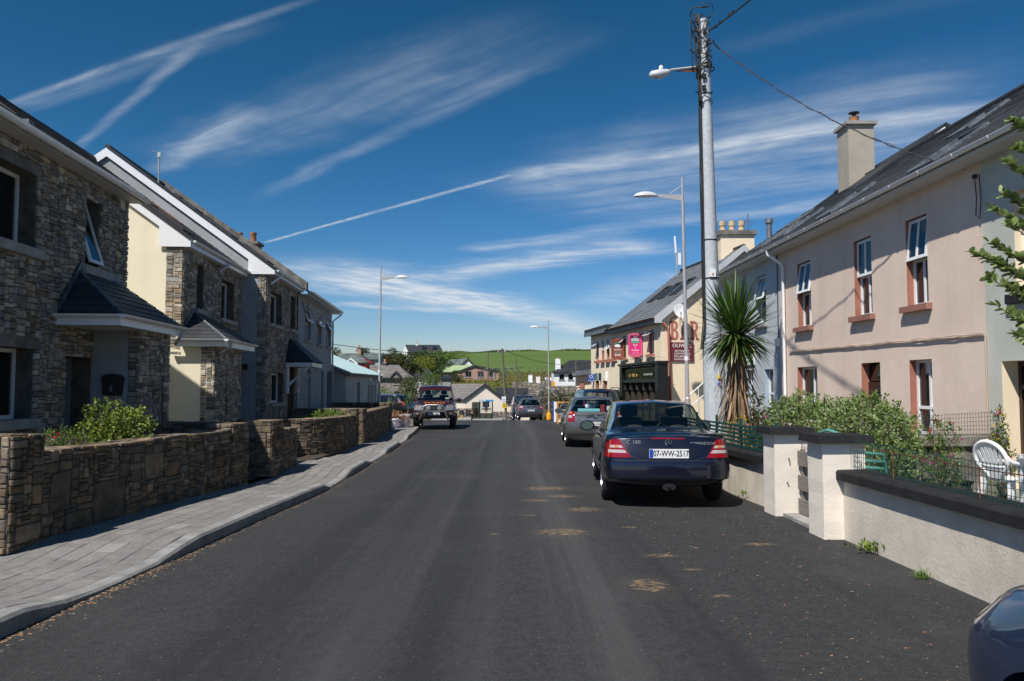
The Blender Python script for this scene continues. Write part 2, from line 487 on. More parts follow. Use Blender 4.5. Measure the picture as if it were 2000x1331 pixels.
# ------------------------------------------------------------------ window kit
def window(parent, pl, u0, u1, z0, z1, o, frame='upvc', glass='window_glass', mull=None, trans=None, sash=None, fw=.055, name='window'):
 """frame, mullions and pane in an opening; o = plane of the frame. sash = (z0,z1,angle) top-hung sash standing open"""
 w = MB(); d = .05
 B = lambda a, b, c, e, o0, o1, mb: mb.fbox(pl.O, pl.U, pl.N, a, b, o0, o1, c, e)
 B(u0, u0 + fw, z0, z1, o - d, o + .004, w); B(u1 - fw, u1, z0, z1, o - d, o + .004, w)
 B(u0 + fw, u1 - fw, z0, z0 + fw, o - d, o + .002, w); B(u0 + fw, u1 - fw, z1 - fw, z1, o - d, o + .002, w)
 for k in (mull or []): B(k - fw * .45, k + fw * .45, z0 + fw, z1 - fw, o - d, o, w)
 for k in (trans or []): B(u0 + fw, u1 - fw, k - fw * .5, k + fw * .5, o - d, o + .006, w)
 wo = w.build(name, frame, parent)
 us = [u0 + fw] + sorted(mull or []) + [u1 - fw]; zs = [z0 + fw] + sorted(trans or []) + [z1 - fw]
 for a, b in zip(us, us[1:]):
  for c, e in zip(zs, zs[1:]):
   g = MB(); oo = o - .025
   tl = RNG.uniform(-.006,.006)
   g.quad(pl.P(a, oo + tl, c), pl.P(b, oo - tl, c), pl.P(b, oo - tl, e), pl.P(a, oo + tl, e))
   g.build('pane', glass, wo)
 if sash:
  c, e, ang = sash; s_ = MB(); q = R(ang); H = e - c
  def S(u, v, k): return pl.P(u, o + .03 + math.sin(q) * (H - v) + k * math.cos(q), e - (H - v) * math.cos(q) + k * math.sin(q) * .3)
  def bar(a, b, x, y):
   s_.hexa([S(a, x, 0), S(b, x, 0), S(b, x, .04), S(a, x, .04), S(a, y, 0), S(b, y, 0), S(b, y, .04), S(a, y, .04)])
  a, b = u0 + .02, u1 - .02
  bar(a, a + fw, 0, H); bar(b - fw, b, 0, H); bar(a + fw, b - fw, 0, fw); bar(a + fw, b - fw, H - fw, H)
  if mull: bar((a + b) / 2 - fw * .4,(a + b) / 2 + fw * .4, fw, H - fw)
  so = s_.build('sash', frame, wo)
  g = MB(); g.quad(S(a + fw, fw, .02), S(b - fw, fw, .02), S(b - fw, H - fw, .02), S(a + fw, H - fw, .02)); g.build('pane', glass, wo)
 return wo

def slates(mb, A, B, C, D, ew, eh, r, lift=.012, tints=True, clip=None, th=.008):
 """slates on a roof plane: A,B the eave ends, D,C the ridge ends (A-D and B-C the sides)"""
 A, B, C, D = map(V, (A, B, C, D)); rise = ((D - A).length + (C - B).length) / 2
 nrm = (B - A).cross(D - A).normalized()
 if nrm.z < 0: nrm = -nrm
 rows = max(1, int(round(rise / eh)))
 for i in range(rows):
  t0, t1 = i / rows, (i + 1) / rows
  L0, L1, R0, R1 = A.lerp(D, t0), A.lerp(D, t1), B.lerp(C, t0), B.lerp(C, t1)
  n = max(1, int(round((R0 - L0).length / ew))); off = .5 if i % 2 else 0
  for j in range(n + (1 if off else 0)):
   a, b = max(0,(j - off) / n), min(1,(j + 1 - off) / n)
   if b - a < 1e-4: continue
   g = .004 / max(.1,(R0 - L0).length)
   k = lift * r.uniform(.85,1.15); h = nrm * k; bk = nrm * .001
   p0, p1, p2, p3 = L0.lerp(R0, a + g), L0.lerp(R0, b - g), L1.lerp(R1, b - g), L1.lerp(R1, a + g)
   if tints: c = r.uniform(.88,1.12); mb.cur = (c, c * r.uniform(.98,1.02), c * r.uniform(.98,1.04))
   mb._add([p0 + h + nrm * th, p1 + h + nrm * th, p2 + bk + nrm * th, p3 + bk + nrm * th, p0, p1], [(0,1,2,3),(4,5,1,0)])
 mb.cur = (1,1,1)

def gutter(parent, pts, m='upvc', r=.06, name='gutter', brackets=True):
 """half-round gutter along a polyline with clips"""
 mb = MB(); pts = [V(p) for p in pts]
 for a, b in zip(pts, pts[1:]):
  d = (b - a).normalized(); s = V((d.y, -d.x, 0)).normalized()
  prof = [(math.cos(t),-math.sin(t)) for t in [math.pi * k / 6 for k in range(7)]]
  outer = [(x * r, z * r) for x, z in prof]; inner = [(x * r * .86, z * r * .86) for x, z in reversed(prof)]
  ring = outer + inner
  P0 = [a + s * x + V((0,0, z)) for x, z in ring]; P1 = [b + s * x + V((0,0, z)) for x, z in ring]; n = len(ring)
  mb._add(P0 + P1, [(i, (i + 1) % n, n + (i + 1) % n, n + i) for i in range(n)])
  for c in (a, b): mb._add([c + s * x + V((0,0, z)) for x, z in outer], [tuple(range(len(outer)))])
  if brackets:
   L = (b - a).length; k = max(1, int(L / .9))
   for i in range(k + 1):
    c = a + d * (L * min(max(i / k, .02 / L),1 - .02 / L))
    q = [(x * r * 1.15, z * r * 1.15) for x, z in prof] + [(x * r * 1.02, z * r * 1.02) for x, z in reversed(prof)]
    P0 = [c - d * .02 + s * x + V((0,0, z)) for x, z in q]; P1 = [c + d * .02 + s * x + V((0,0, z)) for x, z in q]; n = len(q)
    mb._add(P0 + P1, [(i, (i + 1) % n, n + (i + 1) % n, n + i) for i in range(n)] + [tuple(range(n - 1,-1,-1)), tuple(range(n, 2 * n))])
 return mb.build(name, m, parent, smooth=True, angle=40)

# ------------------------------------------------------------------ foliage kit
def leaf_quad(mb, p, d, up, l, w):
 s = d.cross(up)
 s = s.normalized() if s.length > 1e-4 else d.orthogonal().normalized()
 n = s.cross(d)
 mb._add([p, p + d * (l * .45) + s * (w * .5) + n * (l * .05), p + d * l, p + d * (l * .45) - s * (w * .5) + n * (l * .05)], [(0,1,2,3)])

def leaf_round(mb, p, d, up, l, w):
 s = d.cross(up); s = s.normalized() if s.length > 1e-4 else d.orthogonal().normalized(); n = s.cross(d) * (l * .06)
 mb._add([p, p + d * (l * .3) + s * (w * .45) + n, p + d * (l * .72) + s * (w * .42) + n, p + d * l, p + d * (l * .72) - s * (w * .42) + n, p + d * (l * .3) - s * (w * .45) + n], [(0,1,2,3,4,5)])

def rdir(r):
 z = r.uniform(-1,1); t = r.uniform(0,2 * math.pi); k = math.sqrt(1 - z * z); return V((k * math.cos(t), k * math.sin(t), z))

def crown(mb, blobs, n, l, w, r, up=.25, shell=.55, dark=.55):
 """leaves in sprigs spread through a set of ellipsoid clumps (cx,cy,cz,rx,ry,rz)"""
 vol = [b[3] * b[4] + b[4] * b[5] + b[3] * b[5] for b in blobs]; tot = sum(vol)
 for b, vv in zip(blobs, vol):
  for _ in range(max(1, int(n * vv / tot / 6))):
   d = rdir(r); k = shell + (1 - shell) * r.random() ** .6
   k *= 1 + .16 * math.sin(d.x * 7 + b[0] * 3) * math.sin(d.y * 6 + b[1]) + r.uniform(-.06,.10)
   c = V((b[0] + d.x * b[3] * k, b[1] + d.y * b[4] * k, b[2] + d.z * b[5] * k))
   ax = (d + V((0,0, up)) + rdir(r) * .5).normalized(); t0 = r.uniform(.7,1.25)
   for i in range(6):
    q = c + ax * (l * .55 * i * .5) + rdir(r) * l * .35
    ld = (ax + rdir(r) * .9).normalized(); tt = t0 * r.uniform(.8,1.2); mb.cur = (tt * r.uniform(.9,1.1), tt, tt * r.uniform(.75,1.05))
    leaf_quad(mb, q, ld, rdir(r), l * r.uniform(.7,1.2), w * r.uniform(.7,1.2))
 mb.cur = (1,1,1)

def branches(mb, base, tips, r0, r, bend=.15):
 for tip in tips:
  a = V(base); b = V(tip); m1 = a.lerp(b, .4) + rdir(r) * bend * (b - a).length; m2 = a.lerp(b, .75) + rdir(r) * bend * .6 * (b - a).length
  mb.tube([a, m1, m2, b], [r0, r0 * .7, r0 * .45, r0 * .15], 6)
# ------------------------------------------------------------------ material library
mat('mortar', (.135,.123,.105),.95,.3,6,.5,60)
mat('stone', (.37,.36,.34),.9,.3,7.0,.9,45, tint=True, col2=(.20,.185,.16))
mat('render_pale', (.52,.50,.47),.92,.12,1.2,.4,90, streak=.15)
mat('stone_wall', (.205,.170,.128),.92,.3,7.0,.9,45, tint=True, col2=(.085,.070,.053))
mat('render_grey', (.36,.375,.39),.92,.12,1.2,.5,130, streak=.12)
mat('render_bluegrey', (.52,.565,.60),.92,.08,1.0,.4,140, streak=.14)
mat('render_yellow', (.84,.77,.585),.92,.06,1.0,.35,150, streak=.06)
mat('render_pink', (.78,.635,.53),.93,.10,.8,.9,75, streak=.2, col2=(.70,.56,.465))
mat('render_sage', (.58,.60,.53),.93,.10,.8,.8,75, streak=.12)
mat('render_cream', (.86,.73,.53),.92,.05,.8,.5,90, streak=.05)
mat('render_peach', (.78,.68,.58),.92,.05,.6,.2,60)
mat('render_white', (.80,.81,.80),.9,.06,.6,.2,60, streak=.05)
mat('wall_paint', (.66,.60,.51),.92,.10,2.2,.5,30, streak=.30, col2=(.53,.48,.40), bdetail=7)
mat('pillar_paint', (.80,.73,.63),.92,.06,2.6,.4,34, streak=.16, bdetail=7)
mat('coping_black', (.013,.014,.016),.8,.35,6,.8,70, col2=(.024,.024,.025), spec=.25)
mat('chimney_render', (.40,.36,.295),.92,.08,2,.5,80, streak=.12)
mat('concrete', (.36,.35,.33),.92,.2,3,.6,70, fine=.25)
mat('concrete_old', (.24,.225,.20),.95,.35,2.5,1.0,40, fine=.3, streak=.3)
mat('sill_concrete', (.40,.38,.35),.9,.2,3,.4,90)
mat('sill_red', (.33,.155,.115),.75,.15,4,.3,90)
mat('jamb_red', (.40,.165,.11),.85,.12,4,.4,110)
mat('jamb_blue', (.36,.46,.54),.85,.08,4,.3,110)
mat('slate', (.043,.046,.052),.6,.25,2.0,.35,60, tint=True, spec=.5)
mat('slate_mid', (.092,.097,.105),.62,.25,2.0,.35,60, tint=True)
mat('slate_light', (.165,.175,.185),.55,.2,2.0,.35,60, tint=True)
mat('slate_old', (.15,.145,.15),.7,.4,1.2,.5,30, tint=True, col2=(.23,.20,.165))
mat('slate_green', (.16,.20,.185),.75,.35,.8,.4,30, tint=True)
mat('roof_black', (.03,.032,.036),.6,.2,3,.2,60)
mat('lead', (.20,.225,.255),.5,.35,6,.5,25, metal=.2)
mat('upvc', (.82,.83,.84),.32,.03,2)
mat('soffit', (.58,.57,.55),.6,.05,2)
mat('upvc_grey', (.55,.57,.60),.4,.05,2)
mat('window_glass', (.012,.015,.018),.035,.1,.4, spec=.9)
mat('brown_frame', (.045,.022,.014),.45,.2,8)
mat('door_wood', (.17,.06,.028),.5,.3,9, stretch=(6,6,.6))
mat('black_paint', (.012,.013,.013),.35,.2,5,.1,60)
mat('black_iron', (.014,.014,.015),.5,.2,5,.2,60)
mat('black_rubber', (.012,.012,.012),.8,.2,9,.2,60)
mat('galvanised', (.40,.44,.475),.75,.16,14,.15,30, metal=.0, spec=.25, col2=(.50,.54,.575))
mat('grey_post', (.44,.44,.45),.5,.06,2, metal=.25)
mat('galv_bar2', (.3,.3,.3),.4,.2,6, metal=.6)
mat('rust', (.22,.075,.03),.85,.4,12,.5,60)
mat('terracotta', (.52,.235,.115),.85,.2,5,.3,60)
mat('pot_buff', (.62,.46,.30),.85,.2,5,.3,60)
mat('white_plastic', (.84,.85,.86),.35,.03,2)
mat('green_plastic', (.10,.30,.24),.4,.06,2)
mat('fence_green', (.012,.075,.062),.45,.2,9)
mat('grey_wood', (.24,.215,.185),.9,.4,6,.6,30, stretch=(2,2,14), col2=(.13,.115,.10))
mat('orange_wood', (.55,.225,.045),.55,.15,6)
mat('pole_wood', (.19,.165,.13),.9,.35,5,.6,40, stretch=(6,6,.5))
mat('bark', (.20,.155,.115),.95,.4,12,1.0,30)
mat('paper_white', (.80,.81,.83),.6,.04,4)
mat('sign_yellow', (.78,.52,.03),.5,.06,4)
mat('sign_blue', (.02,.07,.36),.45,.06,4)
mat('sign_red', (.27,.075,.05),.5,.15,5)
mat('sign_pink', (.78,.02,.22),.5,.08,5)
mat('sign_pink_frame', (.62,.13,.22),.5,.1,5)
mat('sign_maroon', (.155,.02,.032),.5,.1,4)
mat('sign_green', (.05,.16,.12),.5,.2,6)
mat('letter_red', (.50,.16,.12),.85,.12,6,.3,90)
mat('letter_white', (.82,.82,.80),.6,.03,3)
mat('letter_gold', (.62,.40,.12),.4,.1,3)
mat('letter_green', (.10,.42,.26),.6,.1,3)
mat('gas_orange', (.85,.36,.012),.4,.06,4)
mat('tin_roof', (.42,.58,.60),.5,.08,1.0, streak=.12)
mat('tin_green', (.46,.56,.34),.6,.08,1.0)
mat('brick_far', (.42,.27,.205),.9,.3,5,.5,30, col2=(.30,.19,.15))
mat('stone_far', (.30,.265,.215),.9,.5,2.6,.8,8, col2=(.13,.12,.11))
mat('red_paint', (.40,.04,.03),.5,.1,4)
mat('wire', (.02,.02,.021),.6,.1,9)
mat('cable_cream', (.50,.40,.33),.7,.1,9)
mat('soil', (.06,.045,.032),.95,.3,9,.8,30)
mat('grass_ground', (.055,.105,.022),.95,.35,.5,.6,18, col2=(.10,.13,.035))
leaf_mat('leaf_shrub', (.15,.22,.055),(.085,.14,.03))
leaf_mat('leaf_hedge', (.15,.235,.065),(.27,.33,.15))
leaf_mat('leaf_tree', (.21,.29,.09),(.27,.34,.14))
leaf_mat('leaf_dark', (.035,.065,.018),(.06,.085,.025))
leaf_mat('leaf_olive', (.085,.085,.03),(.06,.075,.025))
leaf_mat('leaf_bright', (.105,.19,.025),(.14,.20,.03))
leaf_mat('leaf_lime', (.26,.27,.03),(.16,.21,.03))
leaf_mat('leaf_yellowgreen', (.30,.36,.06),(.20,.28,.05))
leaf_mat('leaf_palm', (.05,.105,.022),(.085,.14,.035),.15,.38)
leaf_mat('leaf_dead', (.40,.285,.185),(.25,.17,.105),.15,.8)
leaf_mat('leaf_blade', (.10,.15,.03),(.16,.16,.045),.25)
leaf_mat('petal', (.8,.8,.8),(.75,.75,.75),.2,.6)

# ------------------------------------------------------------------ levels of the ground
GY = [-60,0,10,25,38,47,60,83,108,118,130,150,170,220,300,335,400,600,1200]
GZ = [.3,0,-.02,-.17,-.25,-.37,-.90,-1.86,-2.93,-2.3,.4,2.9,4.6,8.8,14.0,14.6,12,4,-6]
def gz(y, x=0.0):
 z = float(np.interp(y, GY, GZ))
 if y > 60:
  k = min(1,(y - 60) / 40)
  z += k * max(0, min(1,(-x - 8) / 25)) * (2.4 if y < 125 else max(0,2.4 - (y - 125) * .03)) + (k * max(0, min(1,(x - 40) / 200)) * 5 if y > 120 else 0)
 return z
KERB_Y = [-6,0,4,7.5,12.8,21.9,30,38,46]; KERB_X = [-3.9,-3.6,-3.37,-3.2,-2.98,-3.3,-3.72,-4.3,-5.2]
WALL_Y = [-6,3,7.4,13,22,32,38,46]; WALL_X = [-5.1,-4.95,-4.66,-4.24,-4.27,-4.75,-5.5,-6.6]
kx = lambda y: float(np.interp(y, KERB_Y, KERB_X)); wx = lambda y: float(np.interp(y, WALL_Y, WALL_X))
DROP = [(5.5,6.1,7.2,8.0),(12.6,13.1,14.4,15.2),(17.2,17.8,20.3,20.9),(24,24.6,27,27.6)]
def kh(y):
 h = .125
 for a, b, c, d in DROP: h = min(h, float(np.interp(y, [a, b, c, d], [.125,.035,.035,.125])))
 return h

def asphalt_material():
 m = bpy.data.materials.new('asphalt'); m.use_nodes = True; MATS['asphalt'] = m
 t = NT(m.node_tree); b = t.n['Principled BSDF']
 pos = t.new('ShaderNodeNewGeometry').outputs['Position']
 sp = t.noise(pos, 120,3,.8); mid = t.noise(pos, 26,4,.65); big = t.noise(pos, .45,4,.6)
 trk = t.noise(t.scalevec(pos, (2.3,.05,1)),1.0,5,.68,.35)
 c = t.mix(t.smooth(sp.outputs[0], .30,.74), rgb(.007,.0075,.0085), rgb(.082,.083,.085))
 c = t.mix(t.math('MULTIPLY', t.smooth(mid.outputs[0], .38,.62),.6), c, rgb(.020,.0205,.022))
 mot = t.noise(pos, 9,6,.75); c = t.mix(t.math('MULTIPLY', t.smooth(mot.outputs[0], .42,.66),.5), c, rgb(.052,.0515,.051))
 sepx = t.new('ShaderNodeSeparateXYZ'); t.l.new(pos, sepx.inputs[0]); X, Y = sepx.outputs[0], sepx.outputs[1]
 # dusty wheel tracks worn along the lane
 def band(cx, w): return t.smooth(t.math('ABSOLUTE', t.math('SUBTRACT', X, cx)), w, 0.0)
 dust = t.math('MULTIPLY', t.math('ADD', t.math('MULTIPLY', band(.55,.55),.95), t.math('ADD', t.math('MULTIPLY', band(-1.05,.45),.6), t.math('MULTIPLY', band(-.2,.3),.35))), t.smooth(trk.outputs[0], .32,.68))
 c = t.mix(t.math('MULTIPLY', dust, .8), c, rgb(.080,.080,.080))
 drk = t.noise(t.scalevec(pos, (1.3,.035,1),(0,0, R(2))),1.0,4,.6,.6); c = t.mix(t.math('MULTIPLY', t.smooth(drk.outputs[0], .48,.66),.55), c, rgb(.018,.0185,.021))
 c = t.mix(t.math('MULTIPLY', t.smooth(big.outputs[0], .50,.75),.35), c, rgb(.072,.072,.074))
 # light bits of straw and chippings on the parking strip
 ch = t.new('ShaderNodeTexVoronoi'); t.put(ch.inputs['Vector'], t.scalevec(pos, (26,55,1))); ch.inputs['Scale'].default_value = 1.0
 wisp = t.noise(pos, .9,3,.6)
 k = t.math('MULTIPLY', t.smooth(ch.outputs['Distance'], .16,.07), t.math('MULTIPLY', t.smooth(X, 1.2,3.0), t.smooth(wisp.outputs[0], .38,.62)))
 ch2 = t.new('ShaderNodeTexVoronoi'); t.put(ch2.inputs['Vector'], t.scalevec(pos, (34,34,1))); ch2.inputs['Scale'].default_value = 1.0
 sep2 = t.new('ShaderNodeSeparateColor'); t.l.new(ch2.outputs['Color'], sep2.inputs[0])
 k2 = t.math('MULTIPLY', t.smooth(ch2.outputs['Distance'], .22,.12), t.smooth(sep2.outputs[0], .90,.95))
 c = t.mix(t.math('MULTIPLY', k, .75), c, rgb(.27,.19,.10)); c = t.mix(t.math('MULTIPLY', k2, .6), c, rgb(.25,.25,.25))
 # dried mud dropped on the road: (x, y, half length, half width)
 nzm = t.noise(t.scalevec(pos, (11,20,1)),1.0,7,.74); total = None
 for mx, my, rx, ry in [(.55,13.1,.75,.55),(.75,12.1,.5,.35),(.35,11.6,.4,.25),(1.45,7.75,.34,.16),(1.60,7.15,.2,.08),(1.35,9.3,.22,.10),(1.62,6.25,.16,.09),(.95,10.7,.5,.4),(.2,10.2,.25,.1),(-.2,8.9,.1,.1),(.55,9.0,.6,.5),(1.1,6.6,.35,.5),(2.55,8.3,.35,.16)]:
  q = t.math('SQRT', t.math('ADD', t.math('POWER', t.math('DIVIDE', t.math('SUBTRACT', X, mx), rx),2.0), t.math('POWER', t.math('DIVIDE', t.math('SUBTRACT', Y, my), ry),2.0)))
  v = t.smooth(q, 1.0,.25); total = v if total is None else t.math('MAXIMUM', total, v)
 mud = t.smooth(t.math('ADD', nzm.outputs[0], t.math('MULTIPLY', total, .34)),.835,.86)
 c = t.mix(t.math('MULTIPLY', mud, .7), c, rgb(.27,.18,.10))
 hazy = t.math('MULTIPLY', total, .07); c = t.mix(hazy, c, rgb(.20,.15,.095))
 t.l.new(c, b.inputs['Base Color']); b.inputs['Roughness'].default_value = .86; b.inputs['Specular IOR Level'].default_value = .28
 bp = t.new('ShaderNodeBump'); bp.inputs['Strength'].default_value = 1.0; bp.inputs['Distance'].default_value = .008
 nb = t.noise(pos, 95,5,.7); t.l.new(nb.outputs[0], bp.inputs['Height']); t.l.new(bp.outputs[0], b.inputs['Normal'])
asphalt_material()
mat('paver', (.218,.210,.201),.92,.14,9,.6,110, tint=True, fine=.3)
mat('kerb_stone', (.29,.285,.275),.9,.22,4,.5,90, fine=.25)
mat('patio', (.27,.265,.255),.93,.25,2,.8,70, fine=.4)
mat('dirt_joint', (.17,.155,.135),.95,.3,9,.5,60)

def field_material():
 m = bpy.data.materials.new('fields'); m.use_nodes = True; MATS['fields'] = m
 t = NT(m.node_tree); b = t.n['Principled BSDF']; pos = t.new('ShaderNodeNewGeometry').outputs['Position']
 sepx = t.new('ShaderNodeSeparateXYZ'); t.l.new(pos, sepx.inputs[0]); X, Y = sepx.outputs[0], sepx.outputs[1]
 n1 = t.noise(pos, .035,5,.6); n2 = t.noise(pos, .9,5,.7); st = t.noise(t.scalevec(pos, (.02,.35,1)),1.0,5,.6)
 meadow = t.mix(t.smooth(st.outputs[0], .3,.75), rgb(.075,.125,.030), rgb(.105,.155,.044))
 pt = t.noise(pos, .06,6,.7); meadow = t.mix(t.math('MULTIPLY', t.smooth(pt.outputs[0], .5,.75),.5), meadow, rgb(.13,.15,.055))
 rough = t.mix(t.smooth(n2.outputs[0], .35,.7), rgb(.085,.125,.028), rgb(.16,.155,.055))
 c = t.mix(t.smooth(Y, 168,176), rough, meadow)
 c = t.mix(t.math('MULTIPLY', t.smooth(n1.outputs[0], .45,.7),.35), c, rgb(.10,.155,.035))
 c = t.mix(t.smooth(Y, 112,104), c, t.mix(t.smooth(n2.outputs[0], .4,.6), rgb(.10,.10,.07), rgb(.07,.10,.03)))
 t.l.new(c, b.inputs['Base Color']); b.inputs['Roughness'].default_value = .95; b.inputs['Specular IOR Level'].default_value = .1
 bp = t.new('ShaderNodeBump'); bp.inputs['Strength'].default_value = .6; bp.inputs['Distance'].default_value = .25
 t.l.new(n2.outputs[0], bp.inputs['Height']); t.l.new(bp.outputs[0], b.inputs['Normal'])
field_material()

def make_ground():
 ys = list(np.arange(-60,60,4)) + list(np.arange(60,180,3)) + list(np.arange(180,420,8)) + [450,500,600,800,1200]
 xs = [-1200,-800,-500,-350] + list(np.arange(-250,-60,12)) + list(np.arange(-60,61,4)) + list(np.arange(72,260,12)) + [350,500,800,1200]
 r = random.Random(3); mb = MB(); rows = []
 for y in ys:
  rows.append([V((x, y, gz(y, x) - .06 + (r.uniform(-.12,.12) if y > 122 else 0) + (math.sin(x * .02 + 1) * 1.2 + x * .006 if y > 250 else 0))) for x in xs])
 mb.grid(rows); o = mb.build('ground', 'fields', smooth=True); o['kind'] = 'structure'
 # carriageway up to the garden walls, on over the crest
 ys = list(np.arange(-8,50,1.0)) + list(np.arange(50,106,4)); mb = MB(); rows = []
 for y in ys:
  xl = kx(min(y, 46)) - .03 if y < 46 else -5.2 - (y - 46) * .16
  xr = 3.75 if y < 17 else (6.2 if y < 60 else 9 + (y - 60) * .1)
  n = 12; rows.append([V((xl + (xr - xl) * k / n, y, gz(y))) for k in range(n + 1)])
 mb.grid(rows); o = mb.build('road', 'asphalt', smooth=True); o['kind'] = 'structure'
make_ground()

def make_pavement():
 pv = MB(); ys = list(np.arange(-4,46.1,.4)); rows = []
 for y in ys:
  a, b = wx(y) - .25, kx(y) - .12; rows.append([V((a + (b - a) * k / 4, y, gz(y) + kh(y) * (1 if k == 4 else .5 + .5 * kh(y) / .125 * 1 if False else 1) - .025)) for k in range(5)])
 pv.grid(rows); base = pv.build('pavement', 'dirt_joint', smooth=True); base['kind'] = 'structure'
 # paving blocks in courses along the kerb
 r = random.Random(11); blocks = []
 for c in range(9):
  y = -3.0 + r.uniform(0,.2)
  while y < 36:
   L = r.choice([.16,.24,.24,.32]); a, b = .125 + c * .2,.125 + (c + 1) * .2; ym = y + L / 2
   if kx(ym) - (a + b) / 2 > wx(ym) - .12:
    q = pix(V((kx(ym) - (a + b) / 2, ym, gz(ym) + .1))); size = F / q[2] * .2 if q and -60 < q[0] < 2000 and q[1] < 1380 else 0
    blocks.append((size, c, y, L, a, b))
   y += L
 blocks.sort(key=lambda k: -k[0]); rest = MB(); n = 0
 for size, c, y, L, a, b in blocks:
  k = r.uniform(.89,1.10) * (1.2 if r.random() < .07 else 1); tint = (k, k * r.uniform(.97,1.0), k * r.uniform(.94,1.0)); g = .0028; jz = r.uniform(-.0012,.0012)
  ring = [(a + g, y + g),(b - g, y + g),(b - g, y + L - g),(a + g, y + L - g)]
  def P(t, yy, dz): return V((kx(yy) - t, yy, gz(yy) + kh(yy) + dz + jz))
  mb = rest if (n >= 300 or size < 12) else MB(); mb.cur = tint
  e = .003
  vs = [P(t, yy, -.03) for t, yy in ring] + [P(t, yy, -.004) for t, yy in ring] + [P(t + (e if t < (a + b) / 2 else -e), yy + (e if yy < y + L / 2 else -e),0) for t, yy in ring]
  mb._add(vs, [(1,0,4,5),(2,1,5,6),(3,2,6,7),(0,3,7,4),(5,4,8,9),(6,5,9,10),(7,6,10,11),(4,7,11,8),(11,10,9,8)])
  if mb is not rest: mb.build('paving_block', 'paver', base); n += 1
 o = rest.build('small_paving_blocks', 'paver', base); o['kind'] = 'stuff'
 # kerb stones
 kb = bpy.data.objects.new('kerb', None); COL.objects.link(kb); kb['kind'] = 'structure'
 y = -4.0
 while y < 45:
  L = .9; mb = MB(); m0 = y + .006; m1 = y + L - .006
  def ring(yy):
   x = kx(yy); z = gz(yy); h = kh(yy)
   return [V((x + .03, yy, z - .06)), V((x + .03, yy, z + max(.02, h - .025))), V((x + .008, yy, z + h)), V((x - .12, yy, z + h + .002)), V((x - .12, yy, z - .06))]
  ra, rm, rb = ring(m0), ring((m0 + m1) / 2), ring(m1)
  mb._add(ra + rm + rb, [(i, i + 1,6 + i, 5 + i) for i in range(4)] + [(5 + i, 6 + i, 11 + i, 10 + i) for i in range(4)] + [(4,3,2,1,0),(10,11,12,13,14)])
  mb.build('kerb_stone', 'kerb_stone', kb); y += L
make_pavement()

def kerb_litter():
 r = random.Random(5); mb = MB()
 for _ in range(3400):
  y = r.uniform(3.5,30) if r.random() < .8 else r.uniform(3.5,9); x = kx(y) + .035 + abs(r.gauss(0,.07)); s = r.uniform(.002,.006); a = r.uniform(0,3.14)
  mb.cur = r.choice([(.5,.37,.22),(.33,.24,.15),(.42,.34,.24),(.22,.16,.1),(.6,.3,.15)])
  z = gz(y) + .002; d = V((math.cos(a), math.sin(a),0)) * s * r.uniform(1,2.6); e = V((-d.y, d.x, 0)).normalized() * s
  p = V((x, y, z)); mb.quad(p - d - e, p + d - e, p + d + e + V((0,0, s * .5)), p - d + e + V((0,0, s * .4)))
 for _ in range(1100):                                       # straw and chips on the parking strip
  x = r.uniform(1.4,3.5); y = r.uniform(3.0,10.5); s = r.uniform(.0015,.0048); a = r.uniform(0,3.14)
  mb.cur = r.choice([(.55,.42,.28),(.45,.33,.2),(.35,.26,.17),(.8,.36,.15),(.5,.5,.5)] if r.random() < .9 else [(1.1,.35,.35)])
  z = gz(y) + .003; d = V((math.cos(a), math.sin(a),0)) * s * r.uniform(1,3.5); e = V((-d.y, d.x, 0)).normalized() * s * .7
  p = V((x, y, z)); mb.quad(p - d - e, p + d - e, p + d + e + V((0,0, s * .4)), p - d + e + V((0,0, s * .4)))
 mb.cur = (1,1,1)
 o = mb.build('road_debris', 'petal_flat'); tag(o, 'dry leaf chips, straw and grit lying along the kerb and parking strip', 'debris', kind='stuff')
mat('petal_flat', (.62,.6,.56),.9,.1,5, tint=True)
kerb_litter()
# ------------------------------------------------------------------ the terrace of stone houses on one side
PL = Plane((-6.9,14.25),(-.074,1),1)          # u = 0 at the end of the first house; o out towards the street
assert PL.N.x > 0
TANP = math.tan(R(36))

def stone_P(pl, u0, z0, o=0.0):
 return lambda x, y, k: pl.P(u0 + x, o + k, z0 + y)
def end_P(pl, u, o0, z0, sgn=-1):
 """face at the end of something, looking back down the street (sgn -1) : x runs outward"""
 return lambda x, y, k: pl.P(u + sgn * k, o0 + x, z0 + y)

def rects_for(u0, u1, z0, z1, opens, seed, presets=(), **kw):
 op = [(a - u0, b - u0, c - z0, d - z0) for a, b, c, d in opens]
 a = dict(hmin=.05, hmax=.13, wmin=.10, wmax=.34, big=.9); a.update(kw)
 return stone_rects(u1 - u0, z1 - z0, op, [(p[0] - u0, p[2] - z0, p[1] - u0, p[3] - z0) for p in presets], seed, **a)

